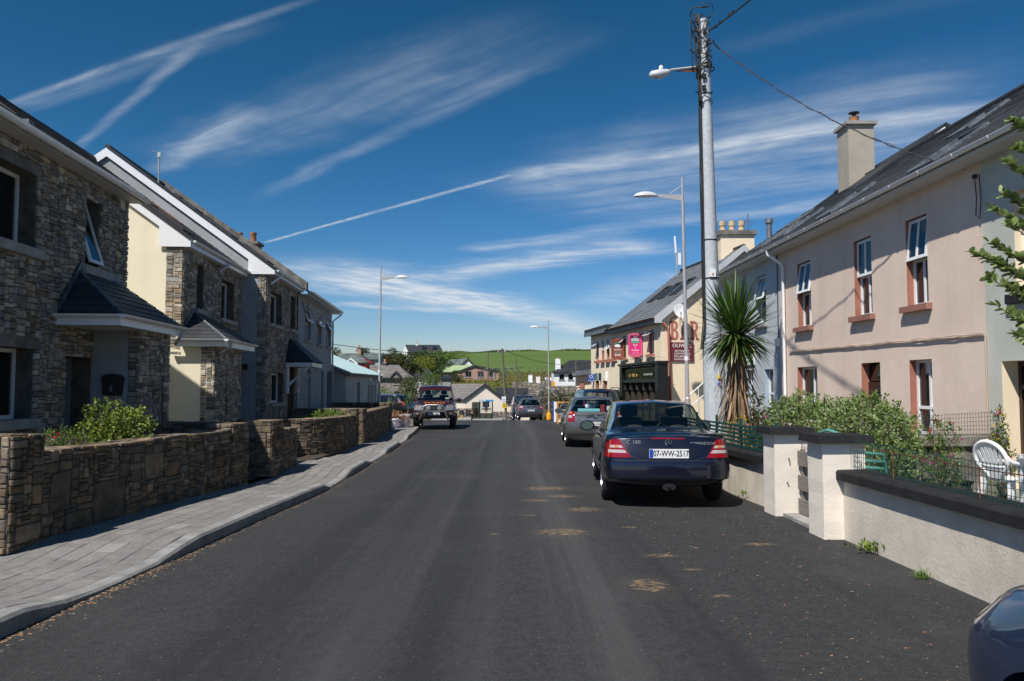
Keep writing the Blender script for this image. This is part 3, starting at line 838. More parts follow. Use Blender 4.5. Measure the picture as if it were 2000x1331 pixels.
def roof(parent, pl, u0, u1, o_eave, z_eave, o_ridge, z_ridge, m='slate', ew=.3, eh=.2, seed=1, back=True, verge=.0, name='roof', th=.05):
 """two-slope roof with slate courses; returns the deck object"""
 d = MB(); P = pl.P
 ob = 2 * o_ridge - o_eave
 A, B, C, D = P(u0, o_eave, z_eave), P(u1, o_eave, z_eave), P(u1, o_ridge, z_ridge), P(u0, o_ridge, z_ridge)
 E, G = P(u1, ob, z_eave), P(u0, ob, z_eave); dn = V((0,0,-th))
 d._add([A, B, C, D, E, G] + [p + dn for p in (A, B, C, D, E, G)],
   [(0,1,2,3),(3,2,4,5),(7,6,9,8),(8,9,11,10),(0,6,7,1),(5,4,10,11),(1,7,8,2),(2,8,10,4),(6,0,3,9),(9,3,5,11)])
 deck = d.build(name, 'roof_black', parent)
 s = MB(); r = random.Random(seed); up = V((0,0,.006))
 slates(s, A + up, B + up, C + up, D + up, ew, eh, r)
 if back: slates(s, E + up, G + up, D + up, C + up, ew * 2, eh * 2, r)
 o = s.build('slates', m, deck); o['kind'] = 'stuff'
 rd = MB(); rd.tube([D + V((0,0,.03)), C + V((0,0,.03))], .075,8); rd.build('ridge_tiles', 'roof_black', deck, smooth=True, angle=50)
 return deck

def skylight(deck, pl, u0, u1, o_eave, z_eave, o_ridge, z_ridge, t0, t1, frame='roof_black', glass='window_glass'):
 a = V((o_eave, z_eave)); b = V((o_ridge, z_ridge)) ;
 def P(u, t, k):
  o = o_eave + (o_ridge - o_eave) * t; z = z_eave + (z_ridge - z_eave) * t; n = V((z_ridge - z_eave, o_eave - o_ridge)).normalized()
  if n.y < 0: n = -n
  return pl.P(u, o + n.x * k, z + n.y * k)
 mb = MB()
 def bar(ua, ub, ta, tb, k=.07): mb.hexa([P(ua, ta, 0), P(ub, ta, 0), P(ub, tb, 0), P(ua, tb, 0), P(ua, ta, k), P(ub, ta, k), P(ub, tb, k), P(ua, tb, k)])
 f = .07; g = .07 / math.hypot(o_ridge - o_eave, z_ridge - z_eave)
 bar(u0, u0 + f, t0, t1); bar(u1 - f, u1, t0, t1); bar(u0 + f, u1 - f, t0, t0 + g * 1.4,.06); bar(u0 + f, u1 - f, t1 - g, t1, .08)
 o = mb.build('skylight', frame, deck)
 gl = MB(); gl.quad(P(u0 + f, t0 + g, .045), P(u1 - f, t0 + g, .045), P(u1 - f, t1 - g, .045), P(u0 + f, t1 - g, .045)); gl.build('skylight_pane', glass, deck)
 return o

def house_box(parent, pl, u0, u1, o_front, o_back, zb, z_eave, o_ridge, z_ridge, m, name='gable_wall', near=True, far=True, lift=0.0):
 """the two gable ends and the rear wall"""
 mb = MB(); P = pl.P
 for u, use in ((u0, near),(u1, far)):
  if use: mb.quad(P(u, o_front, zb), P(u, o_front, z_eave + lift), P(u, o_ridge, z_ridge + lift), P(u, o_back, z_eave + lift), P(u, o_back, zb))
 mb.quad(P(u0, o_back, zb), P(u1, o_back, zb), P(u1, o_back, z_eave), P(u0, o_back, z_eave))
 return mb.build(name, m, parent)

def sill(parent, pl, u0, u1, z, o=0.0, m='sill_concrete', proj=.09, th=.10, side=.10, name='window_sill', back=.15):
 s = MB(); s.fbox(pl.O, pl.U, pl.N, u0 - side, u1 + side, o - back, o + proj, z - th, z); return s.build(name, m, parent)

def make_house_one():
 H = thing('stone_house', 'large dark rubble stone house with open upstairs sash and hipped slate porch', 'house', PL.P(-3,-.5,0))
 zb, ze = -.1,4.92; u0, u1 = -5.35,-.10
 w1 = PL.rect(70,343,20,343 + 147); wb = PL.uv(70,490)[1]; wt = PL.uv(70,343)[1]; ur = PL.uv(70,420)[0]
 upper = (ur - 1.08, ur, wb, wt)
 a0, zt = PL.uv(168,387); a1, _ = PL.uv(194,440); _, zbn = PL.uv(168,521); slot = (a0, a1, zbn, zt)
 ur2, lt = PL.uv(66,682); _, lb = PL.uv(66,818); lower = (ur2 - 1.08, ur2, lb, lt)
 ud0 = PL.uv(98,760)[0]; ud1 = -1.37; door = (-2.27, ud1, -.05,2.06)
 opens = [upper, slot, lower, door]
 body = MB(); wall_cells(body, PL, u0, u1, zb, ze, opens, -.01,.30); wall = body.build('front_wall', 'mortar', H)
 house_box(H, PL, u0, u1, -.01,-8.3, zb, ze, -4.15, ze + 4.15 * TANP, 'render_yellow')
 # the rubble facing and its quoins round the far corner
 lint = [(o[0] - .1, o[1] + .1, o[3], o[3] + .16) for o in (upper, lower)]
 rc = rects_for(u0, u1, zb, ze, opens + lint, 21, big=1.6)
 faces = [(stone_P(PL, u0, zb), rc, .035)]
 stone_face(H, faces, 'stone', 300,9, seed=4)
 for l in lint: b = MB(); b.fbox(PL.O, PL.U, PL.N, l[0], l[1], -.3,.012, l[2] + .002, l[3]); b.build('lintel', 'concrete_old', H)
 for o in (upper, slot, lower): sill(H, PL, o[0], o[1], o[2] + .005, th=.13)
 window(H, PL, upper[0], upper[1], upper[2], upper[3], -.24, mull=[upper[1] - .54])
 window(H, PL, lower[0], lower[1], lower[2], lower[3], -.24, mull=[lower[1] - .54])
 window(H, PL, slot[0], slot[1], slot[2], slot[3], -.26, sash=(slot[2] + .02, slot[3] - .05,17))
 d = MB(); d.fbox(PL.O, PL.U, PL.N, door[0] + .03, door[1] - .03,-.46,-.40, door[2], door[3] - .06)
 for k in range(2):
  for j in range(2): d.fbox(PL.O, PL.U, PL.N, door[0] + .16 + k * .38, door[0] + .46 + k * .38,-.398,-.388, door[2] + .2 + j * .95, door[2] + .95 + j * .95)
 dd = d.build('front_door', 'door_wood', H)
 hn = MB(); hn.tube([PL.P(door[1] - .12,-.39,.95), PL.P(door[1] - .12,-.33,.95), PL.P(door[1] - .24,-.33,.95)], .011,8); hn.build('door_handle', 'black_iron', dd)
 # roof, soffit, gutter
 oe, zr = .27,0
 zE = ze + .03; rr = roof(H, PL, u0 - .1, u1 + .02, oe, zE, -4.15, zE + (4.15 + oe) * TANP, seed=3)
 s = MB(); s.fbox(PL.O, PL.U, PL.N, u0, u1 + .015,0.0, oe - .03, ze - .03, ze - .005); s.fbox(PL.O, PL.U, PL.N, u0, u1 + .02, oe - .03, oe, ze - .03, ze + .13); s.build('fascia', 'soffit', H)
 gutter(H, [PL.P(u0, oe + .055, zE + .0), PL.P(u1 + .04, oe + .055, zE + .0)], r=.052)
 skylight(rr, PL, -4.3,-3.5, oe, zE, -4.15, zE + (4.15 + oe) * TANP, .10,.30)
 v = MB(); v.fbox(PL.O, PL.U, PL.N, -3.2,-3.05,-.30,-.16, zE + .36, zE + .43); v.build('roof_vent', 'lead', rr)
 # porch: stone cheek with rendered inside, hipped slate roof
 po, pa, pb = .75,-1.36,-.02; pz = 2.56
 ck = MB(); wall_cells(ck, PL, pa, pb, zb, pz, [], po - .01); ck.quad(PL.P(pb, 0, zb), PL.P(pb, po - .01, zb), PL.P(pb, po - .01, pz), PL.P(pb, 0, pz))
 ck.quad(PL.P(pa, po - .6, zb), PL.P(pa, po - .01, zb), PL.P(pa, po - .01, pz), PL.P(pa, po - .6, pz))
 porch = ck.build('porch', 'mortar', H)
 rn = MB(); rn.quad(PL.P(pa - .006,-.46, zb), PL.P(pa - .006, po - .18, zb), PL.P(pa - .006, po - .18, pz), PL.P(pa - .006,-.46, pz)); rn.build('porch_inner_wall', 'render_grey', porch)
 fs = [(stone_P(PL, pa, zb, po), rects_for(pa, pb, zb, pz, [(-.44,-.28,.75,1.80)], 31, big=1.2),.03),
   (end_P(PL, pa, po - .18, zb), stone_rects(.18, pz - zb, [], [], 32,.06,.13,.10,.2),.03)]
 stone_face(porch, fs, 'stone', 110,9, seed=6)
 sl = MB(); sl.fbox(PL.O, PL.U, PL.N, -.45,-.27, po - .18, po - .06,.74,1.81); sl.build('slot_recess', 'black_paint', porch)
 b = MB(); b.fbox(PL.O, PL.U, PL.N, -.50,-.20, po - .05, po + .07,.66,.745); b.build('slot_sill', 'sill_concrete', porch)
 oE = .93; zg = 2.68; ua, ub = -2.60,.04; zt = 3.38; ta, tb = -1.93,-.45
 P = PL.P
 A, B = P(ua, oE, zg), P(ub, oE, zg); C, D = P(tb, .03, zt), P(ta, .03, zt); G = P(ua, .03, zg); Hh = P(ub, .03, zg)
 dk = MB(); dk._add([A, B, C, D, G, Hh], [(0,1,2,3),(0,3,4),(1,5,2)])
 deck = dk.build('porch_roof', 'roof_black', H)
 r = random.Random(9)
 def slate_objs(A, B, C, D, ew, eh, par):
  s = MB(); slates(s, A, B, C, D, ew, eh, r)
  for i in range(0, len(s.f),2):
   o = MB(); f0, f1 = s.f[i], s.f[i + 1]; base = min(min(f0), min(f1)); o.cur = s.c[i]
   o._add(s.v[base:base + 6], [tuple(k - base for k in f0), tuple(k - base for k in f1)]); o.build('slate', 'slate', par)
 up = V((0,0,.012)); slate_objs(A + up, B + up, C + up, D + up, .30,.19, deck)
 s2 = MB(); e = G + up; slates(s2, G + up, A + up, D + up, D + up + V((0,0,.001)),.30,.19, r); o = s2.build('hip_slates', 'slate', deck); o['kind'] = 'stuff'
 ld = MB()
 def lead(p, q, w, dz): ld.quad(p + V((0,0,.02)), q + V((0,0,.02)), q + PL.N * .012 + V((0,0, dz)), p + PL.N * .012 + V((0,0, dz)))
 lead(D, C, .1,.16); lead(D + PL.N * .015, G + PL.N * .015,.1,.18)
 ld.tube([A + up * 2, D + up * 2], .03,6); ld.quad(D + up * 2.2 - PL.U * .02, C + up * 2.2, C + up * 2.2 + (B - C).normalized() * .14, D + up * 2.2 + (A - D).normalized() * .14)
 ld.build('lead_flashing', 'lead', deck)
 fa = MB(); fa.fbox(PL.O, PL.U, PL.N, ua, ub, oE - .03, oE, zg - .17, zg - .01); fa.fbox(PL.O, PL.U, PL.N, ua, ua + .03,.0, oE - .031, zg - .17, zg - .01); fa.fbox(PL.O, PL.U, PL.N, ua + .03, ub, 0.02, oE - .03, zg - .17, zg - .15)
 fa.build('porch_fascia', 'upvc', H)
 gutter(H, [P(ua - .06,.02, zg - .01), P(ua - .06, oE + .06, zg - .01)], name='porch_gutter', r=.05); gutter(H, [P(ua - .11, oE + .06, zg - .012), P(ub + .02, oE + .06, zg - .012)], name='porch_gutter', r=.05)
 dp = MB(); dp.tube([P(ub - .05, oE + .06, zg - .05), P(ub - .05, oE + .02, zg - .16), P(ub - .02, po + .08, zg - .32)], .034,8); dp.build('downpipe', 'upvc_grey', H, smooth=True)
 # letter box on the inner wall of the porch
 q0, zq = PL.uv(201,772,0),0
 lb = MB(); uq = pa - .02
 c = at(221,752,12.86); oc = (c - PL.O).dot(PL.N); z0 = c.z - .17
 lb.prism([PL.P(uq, oc - .13, z0), PL.P(uq, oc + .13, z0), PL.P(uq, oc + .155, z0 + .26), PL.P(uq, oc - .155, z0 + .26)], -PL.U * .11)
 lb.prism([PL.P(uq + .01, oc - .18, z0 + .262), PL.P(uq + .01, oc + .18, z0 + .262), PL.P(uq + .01, oc + .12, z0 + .325), PL.P(uq + .01, oc, z0 + .35), PL.P(uq + .01, oc - .12, z0 + .325)], -PL.U * .14)
 lbx = MB(); lbo = lb.build('letter_box', 'black_iron', loc=PL.P(uq, oc, z0)); tag(lbo, 'black cast letter box with arched lid on grey porch wall', 'letter box')
 em = MB(); em.fbox(PL.O, PL.U, PL.N, uq - .118, uq - .112, oc - .02, oc + .02, z0 + .06, z0 + .16); em.build('lock_plate', 'lead', lbo)
make_house_one()

def bell_gable(H, pl, u, o_front, zE, oe, o_ridge, zr, z_box, wid=.16, m='upvc', foot=.5):
 """white barge board with its boxed foot on the gable that faces the camera"""
 mb = MB(); P = lambda o, z: pl.P(u - .012, o, z)
 sl = (zr - zE) / (oe - o_ridge); off = wid / math.cos(math.atan(sl))
 mb.prism([P(oe, zE), P(o_ridge, zr), P(o_ridge, zr - off), P(-foot, zE + (oe + foot) * sl - off), P(-foot, z_box), P(oe, z_box)], -pl.U * .03)
 bb = MB(); mb.prism([P(2 * o_ridge - oe, zE), P(o_ridge, zr), P(o_ridge, zr - off), P(2 * o_ridge - oe, zE - off)], -pl.U * .03)
 b = mb.build('barge_board', m, H)
 k = MB();
 def Q(o, z): return pl.P(u - .06, o, z)
 k.tube([Q(oe + .01, zE + .02), Q(o_ridge, zr + .03)], .028,6); k.build('verge_trim', 'roof_black', H)
 return b

def make_house_two():
 u0 = (17.1 - 14.25) / PL.U.y; u1 = (21.8 - 14.25) / PL.U.y
 H = thing('stone_house', 'narrow stone house with lit yellow gable between the two larger stone houses', 'house', PL.P((u0 + u1) / 2,-.5,0))
 zb, ze = -.2,4.72; oe = .17; zE = ze + .05; orr = -4.0; zr = zE + (oe - orr) * TANP
 slot = PL.rect(384,515,397,604); up = PL.rect(432,545,457,622)
 opens = [slot, up]
 b = MB(); wall_cells(b, PL, u0, u1, zb, ze, opens, -.01,.25); b.build('front_wall', 'mortar', H)
 house_box(H, PL, u0, u1, -.012,-8, zb, ze, orr, ze + (-orr) * TANP, 'render_yellow', far=False, lift=.12)
 fs = [(stone_P(PL, u0, zb), rects_for(u0, u1, zb, ze, opens, 41, big=1.2),.03),(end_P(PL, u0, -.36,2.3), stone_rects(.36, ze - 2.3, [], [], 42,.06,.13,.14,.4),.03)]
 stone_face(H, fs, 'stone', 120,9.5, seed=8)
 for o in opens: sill(H, PL, o[0], o[1], o[2])
 window(H, PL, *slot, -.2); window(H, PL, *up, -.2, mull=[(up[0] + up[1]) / 2])
 rr = roof(H, PL, u0 - .03, u1 - .005, oe, zE, orr, zr, seed=4)
 bell_gable(H, PL, u0 - .03,0, zE, oe, orr, zr, ze - .10)
 fa = MB(); fa.fbox(PL.O, PL.U, PL.N, u0 - .02, u1 - .01, oe - .03, oe, ze - .10, ze + .06); fa.fbox(PL.O, PL.U, PL.N, u0 - .02, u1 - .01,0.0, oe - .031, ze - .10, ze - .08); fa.build('fascia', 'upvc', H)
 gutter(H, [PL.P(u0 - .05, oe + .05, zE - .01), PL.P(u1 - .02, oe + .05, zE - .01)], r=.05)
 dp = MB(); ud = u0 + 2.7; dp.tube([PL.P(ud, oe + .07, zE - .05), PL.P(ud, oe + .05, zE - .12), PL.P(ud - .35,.1, zE - .35)], .034,8); dp.build('downpipe', 'upvc_grey', H, smooth=True)
 skylight(rr, PL, u0 + 1.1, u0 + 1.9, oe, zE, orr, zr, .14,.36); skylight(rr, PL, u0 + 2.3, u0 + 3.1, oe, zE, orr, zr, .30,.52, frame='door_wood'); skylight(rr, PL, u0 + .3, u0 + 1.0, oe, zE, orr, zr, .36,.58)
 # porch flush with the gable
 po = .72; pb = u0 + 2.1; pz = 2.5
 p = MB(); wall_cells(p, PL, u0 + .005, pb, zb, pz, [], po - .01); p.quad(PL.P(pb, 0, zb), PL.P(pb, po, zb), PL.P(pb, po, pz), PL.P(pb, 0, pz)); porch = p.build('porch', 'mortar', H)
 yl = MB(); yl.quad(PL.P(u0 - .012,-1.2, zb), PL.P(u0 - .012, po - .3, zb), PL.P(u0 - .012, po - .3, pz), PL.P(u0 - .012,-1.2, pz)); yl.quad(PL.P(u0 - .006, po - .32, zb), PL.P(u0 - .006, po - .012, zb), PL.P(u0 - .006, po - .012, pz), PL.P(u0 - .006, po - .32, pz)); yl.build('porch_side_wall', 'render_yellow', porch)
 us = u0 + .75
 stone_face(porch, [(stone_P(PL, u0, zb, po), rects_for(u0, pb, zb, pz, [(us, us + .17,.8,1.9)], 43, big=1.2),.03),(end_P(PL, u0, po - .3, zb), stone_rects(.3, pz - zb, [], [], 44,.06,.14,.12,.3),.03)], 'stone', 60,9.5, seed=12)
 b = MB(); b.fbox(PL.O, PL.U, PL.N, us - .05, us + .22, po - .05, po + .07,.72,.80); b.build('slot_sill', 'sill_concrete', porch)
 oE = .98; zg = 2.62; ua, ub = u0 - .22, pb + .22; P = PL.P; zt = 3.24; ta, tb = u0 + .75, pb - .15
 A, B, C, D, G, E = P(ua, oE, zg), P(ub, oE, zg), P(tb, .02, zt), P(ta, .02, zt), P(ua, .02, zg), P(ub, .02, zg)
 dk = MB(); dk._add([A, B, C, D, G, E], [(0,1,2,3),(0,3,4),(1,5,2)]); deck = dk.build('porch_roof', 'roof_black', H)
 s = MB(); r = random.Random(17); upv = V((0,0,.01)); slates(s, A + upv, B + upv, C + upv, D + upv, .3,.19, r); slates(s, G + upv, A + upv, D + upv, D + upv * 1.1,.3,.19, r); o = s.build('slates', 'slate', deck); o['kind'] = 'stuff'
 ld = MB(); ld.tube([A + upv * 2, D + upv * 2], .028,6); ld.quad(D + upv, C + upv, C + V((0,0,.15)) + PL.N * .01, D + V((0,0,.15)) + PL.N * .01); ld.quad(G + upv, D + upv, D + V((0,0,.17)) + PL.N * .012, G + V((0,0,.17)) + PL.N * .012); ld.build('lead_flashing', 'lead', deck)
 fa = MB(); fa.fbox(PL.O, PL.U, PL.N, ua, ub, oE - .03, oE, zg - .16, zg - .01); fa.fbox(PL.O, PL.U, PL.N, ua, ua + .03,-.05, oE - .031, zg - .16, zg - .01); fa.fbox(PL.O, PL.U, PL.N, ua + .03, ub, 0.02, oE - .03, zg - .16, zg - .14); fa.build('porch_fascia', 'upvc', H)
 gutter(H, [P(ua - .05,-.3, zg), P(ua - .05, oE + .05, zg)], name='porch_gutter', r=.045); gutter(H, [P(ua - .1, oE + .05, zg - .002), P(ub, oE + .05, zg - .002)], name='porch_gutter', r=.045)
 dp = MB(); dp.tube([P(ua + .35, oE + .05, zg - .04), P(ua + .35, oE + .03, zg - .13), P(u0 + .08, po + .05, zg - .3)], .032,8); dp.build('downpipe', 'upvc_grey', H, smooth=True)
make_house_two()

PL3 = Plane(PL.P(0,.70,0)[:2], PL.U[:2], 1)
def make_house_three():
 u0 = (21.8 - 14.25) / PL.U.y; u1 = (26.0 - 14.25) / PL.U.y; pl = PL3
 H = thing('stone_house', 'stone house with white barge board, grey side wall and bracketed door canopy', 'house', pl.P((u0 + u1) / 2,-.5,-.1))
 zb, ze = -.25,4.78; oe = .22; zE = ze + .05; orr = -4.35; zr = zE + (oe - orr) * TANP
 up = pl.rect(528,568,550,632); slot = pl.rect(567,578,576,643); low = pl.rect(529,728,553,788); door = pl.rect(561,712,574,805)
 opens = [up, slot, low, (door[0], door[1], zb, door[3])]
 b = MB(); wall_cells(b, pl, u0, u1, zb, ze, opens, -.01,.22); b.build('front_wall', 'mortar', H)
 house_box(H, pl, u0, u1, -.012,-8.7, zb, ze, orr, ze - orr * TANP, 'render_grey', lift=.14)
 stone_face(H, [(stone_P(pl, u0, zb), rects_for(u0, u1, zb, ze, opens, 51, big=1.0),.03),(end_P(pl, u0, -.25, zb), stone_rects(.25, ze - zb, [], [], 52,.06,.14,.12,.3),.03)], 'stone', 90,9, seed=14)
 for o in (up, slot, low): sill(H, pl, o[0], o[1], o[2])
 window(H, pl, *up, -.17, mull=[(up[0] + up[1]) / 2]); window(H, pl, *slot, -.17); window(H, pl, *low, -.17, mull=[(low[0] + low[1]) / 2])
 d = MB(); d.fbox(pl.O, pl.U, pl.N, door[0], door[1], -.2,-.14, zb, door[3]); d.build('front_door', 'door_wood', H)
 rr = roof(H, pl, u0 - .03, u1 - .02, oe, zE, orr, zr, seed=5)
 bell_gable(H, pl, u0 - .03,0, zE, oe, orr, zr, ze - .08,.2)
 fa = MB(); fa.fbox(pl.O, pl.U, pl.N, u0, u1, oe - .03, oe, ze - .08, ze + .06); fa.fbox(pl.O, pl.U, pl.N, u0, u1, 0, oe - .031, ze - .08, ze - .06); fa.build('fascia', 'upvc', H)
 gutter(H, [pl.P(u0 - .04, oe + .05, zE - .01), pl.P(u1, oe + .05, zE - .01)], r=.05)
 dp = MB(); dp.tube([pl.P(u0 + .5, oe + .07, zE - .05), pl.P(u0 + .5, oe + .05, zE - .12), pl.P(u0 + .12,.08, zE - .38)], .034,8); dp.build('downpipe', 'upvc', H, smooth=True)
 for k, (t0, t1) in enumerate([(.18,.34),(.42,.60),(.66,.80)]): skylight(rr, pl, u0 + 2.5, u0 + 3.3, oe, zE, orr, zr, t0, t1)
 # raised concrete verge at the far end
 cp = MB(); Pq = lambda u, o, z: pl.P(u, o, z)
 for (a, b_) in (((oe + .1, zE - .1),(orr, zr + .22)),((2 * orr - oe, zE),(orr, zr + .22))):
  cp.hexa([Pq(u1 - .02, a[0], a[1]), Pq(u1 + .25, a[0], a[1]), Pq(u1 + .25, b_[0], b_[1] - .35), Pq(u1 - .02, b_[0], b_[1] - .35), Pq(u1 - .02, a[0], a[1] + .32), Pq(u1 + .25, a[0], a[1] + .32), Pq(u1 + .25, b_[0], b_[1]), Pq(u1 - .02, b_[0], b_[1])])
 cp.build('raised_verge', 'concrete_old', H)
 fl = MB(); fl.hexa([Pq(u1 - .16, oe, zE + .02), Pq(u1 - .02, oe, zE + .02), Pq(u1 - .02, orr, zr + .02), Pq(u1 - .16, orr, zr + .02), Pq(u1 - .16, oe, zE + .05), Pq(u1 - .02, oe, zE + .1), Pq(u1 - .02, orr, zr + .1), Pq(u1 - .16, orr, zr + .05)]); fl.build('lead_flashing', 'lead', H)
 # door canopy
 ca, cb = pl.uv(553,700,.3)[0], pl.uv(596,700,.8)[0]; ca = door[0] - .35; cb = door[1] + .5; zc = 2.35; P = pl.P
 A, B, C, D, G, E = P(ca, .85, zc), P(cb, .85, zc), P(cb - .5,.02, zc + .75), P(ca + .5,.02, zc + .75), P(ca, .02, zc), P(cb, .02, zc)
 dk = MB(); dk._add([A, B, C, D, G, E], [(0,1,2,3),(0,3,4),(1,5,2)]); cn = dk.build('canopy_roof', 'roof_black', H)
 s = MB(); r = random.Random(3); upv = V((0,0,.01)); slates(s, A + upv, B + upv, C + upv, D + upv, .3,.19, r); slates(s, G + upv, A + upv, D + upv, D + upv * 1.1,.3,.19, r); o = s.build('slates', 'slate', cn); o['kind'] = 'stuff'
 fr = MB(); fr.fbox(pl.O, pl.U, pl.N, ca + .03, cb - .03,.02,.82, zc - .13, zc - .005)
 fr.build('canopy_frame', 'upvc', H)
 for u in (ca + .1, cb - .2):
  k = MB(); k.fbox(pl.O, pl.U, pl.N, u, u + .09,.015,.10, zc - .95, zc - .13)
  k.hexa([P(u, .10, zc - .75), P(u + .09,.10, zc - .75), P(u + .09,.10, zc - .62), P(u, .10, zc - .62), P(u, .66, zc - .13), P(u + .09,.66, zc - .13), P(u + .09,.76, zc - .13), P(u, .76, zc - .13)]); k.build('canopy_bracket', 'upvc', H)
 # wall lamp on the grey side wall
 c = at(478,717,21.75); l = MB(); oc = (c - pl.O).dot(pl.N); l.fbox(pl.O, pl.U, pl.N, u0 - .14, u0 - .015, oc - .07, oc + .07, c.z - .07, c.z + .07); wl = l.build('wall_lamp', 'brown_frame', loc=c); tag(wl, 'small square brown wall lamp on the grey side wall', 'lamp')
make_house_three()

def make_house_four():
 u0 = (26.0 - 14.25) / PL.U.y + .25; u1 = (33.6 - 14.25) / PL.U.y; pl = PL3
 H = thing('grey_house', 'grey rendered end house with three tilted white upstairs windows', 'house', pl.P((u0 + u1) / 2,-.5,-.2))
 zb, ze = -.4,4.72; oe = .34; zE = ze + .05; orr = -3.6; zr = zE + (oe - orr) * math.tan(R(33))
 ups = [pl.rect(597,600,607,664), pl.rect(619,611,628,672), pl.rect(637.5,620,646,677)]
 lows = [pl.rect(598,720,607,800), pl.rect(625,722,632,798), pl.rect(639,723.5,647,796)]
 ups = [(a, b, ups[0][2], ups[0][3]) for a, b, _, _ in ups]; lows = [(a, b, .05, lows[0][3]) for a, b, _, _ in lows]
 b = MB(); wall_cells(b, pl, u0, u1, zb, ze, ups + lows, 0,.16); b.build('front_wall', 'render_grey', H)
 house_box(H, pl, u0, u1, 0,-7.2, zb, ze, orr, ze - orr * math.tan(R(33)), 'render_grey', near=False)
 for i, o in enumerate(ups): sill(H, pl, o[0], o[1], o[2], m='sill_concrete', th=.09); window(H, pl, *o, -.12, trans=[o[2] + (o[3] - o[2]) * .55], sash=(o[2] + (o[3] - o[2]) * .55, o[3] - .03,20 + 4 * i))
 for o in lows: window(H, pl, *o, -.12, mull=[(o[0] + o[1]) / 2])
 roof(H, pl, u0, u1 + .05, oe, zE, orr, zr, seed=6)
 fa = MB(); fa.fbox(pl.O, pl.U, pl.N, u0, u1 + .05, oe - .03, oe, ze - .06, ze + .07); fa.fbox(pl.O, pl.U, pl.N, u0, u1 + .05,0, oe - .031, ze - .06, ze - .04); fa.build('fascia', 'soffit', H)
 gutter(H, [pl.P(u0, oe + .07, zE + .01), pl.P(u1 + .1, oe + .07, zE + .01)])
 dp = MB(); dp.tube([pl.P(u1, oe + .07, zE - .05), pl.P(u1, oe + .05, zE - .12), pl.P(u1 - .06,.06, zE - .4), pl.P(u1 - .06,.06, zb)], .034,8); dp.build('downpipe', 'upvc_grey', H, smooth=True)
 ch = MB(); c = at(484,480,29.5); ch.box((c.x - .55, c.y - .3,5.5),(c.x + .42, c.y + .3, c.z)); ch.box((c.x - .62, c.y - .37, c.z),(c.x + .49, c.y + .37, c.z + .1)); cho = ch.build('chimney', 'concrete_old', H)
 for dx in (-.32,.2):
  pt = MB(); M = Matrix.Translation((c.x + dx, c.y, c.z + .1)); pt.lathe([(.12,0),(.115,.3),(.13,.32),(.13,.38),(.10,.38)], 12, M); pt.build('chimney_pot', 'terracotta', cho, smooth=True, angle=40)
 # wires on the wall
 w = MB(); w.tube([pl.P(u0 + .5,.03,4.5), pl.P(u0 + 1.1,.05,4.15), pl.P(u0 + 1.5,.04,4.2), pl.P(u0 + 1.65,.03,4.6)], .012,5); w.build('wall_cable', 'wire', H)
make_house_four()

def tv_aerial():
 b = at(314,345,23.5); t = at(311,300,23.5)
 H = thing('roof_aerial', 'thin roof aerial on the ridge behind the white barge board', 'aerial', b)
 m = MB(); m.tube([V((t.x, t.y, b.z - .6)), t + V((0,0,.05))], .022,6); m.build('mast', 'grey_post', H)
 a = MB(); a.tube([t + V((-.24,0,.08)), t + V((.05,0,-.03))], .014,5)
 for k in range(5): q = t + V((-.22 + k * .05,0,.075 - k * .02)); a.tube([q + V((0,-.13,0)), q + V((0,.13,0))], .006,4)
 a.box((t.x - .05, t.y - .03, t.z - .12),(t.x + .05, t.y + .03, t.z + .02)); a.build('aerial_boom', 'upvc_grey', H)
tv_aerial()
# ------------------------------------------------------------------ rubble garden walls
class Path:
 def __init__(s, pts):
  s.p = [V((a[0], a[1], 0)) for a in pts]; s.l = [0]
  for a, b in zip(s.p, s.p[1:]): s.l.append(s.l[-1] + (b - a).length)
  s.L = s.l[-1]
 def at(s, u):
  k = 0
  while k < len(s.p) - 2 and u > s.l[k + 1]: k += 1
  a, b = s.p[k], s.p[k + 1]; d = (b - a).normalized(); return a + d * (u - s.l[k]), d
 def P(s, u, o, z):
  q, d = s.at(u); return q + V((d.y, -d.x, 0)) * o + V((0,0, z))

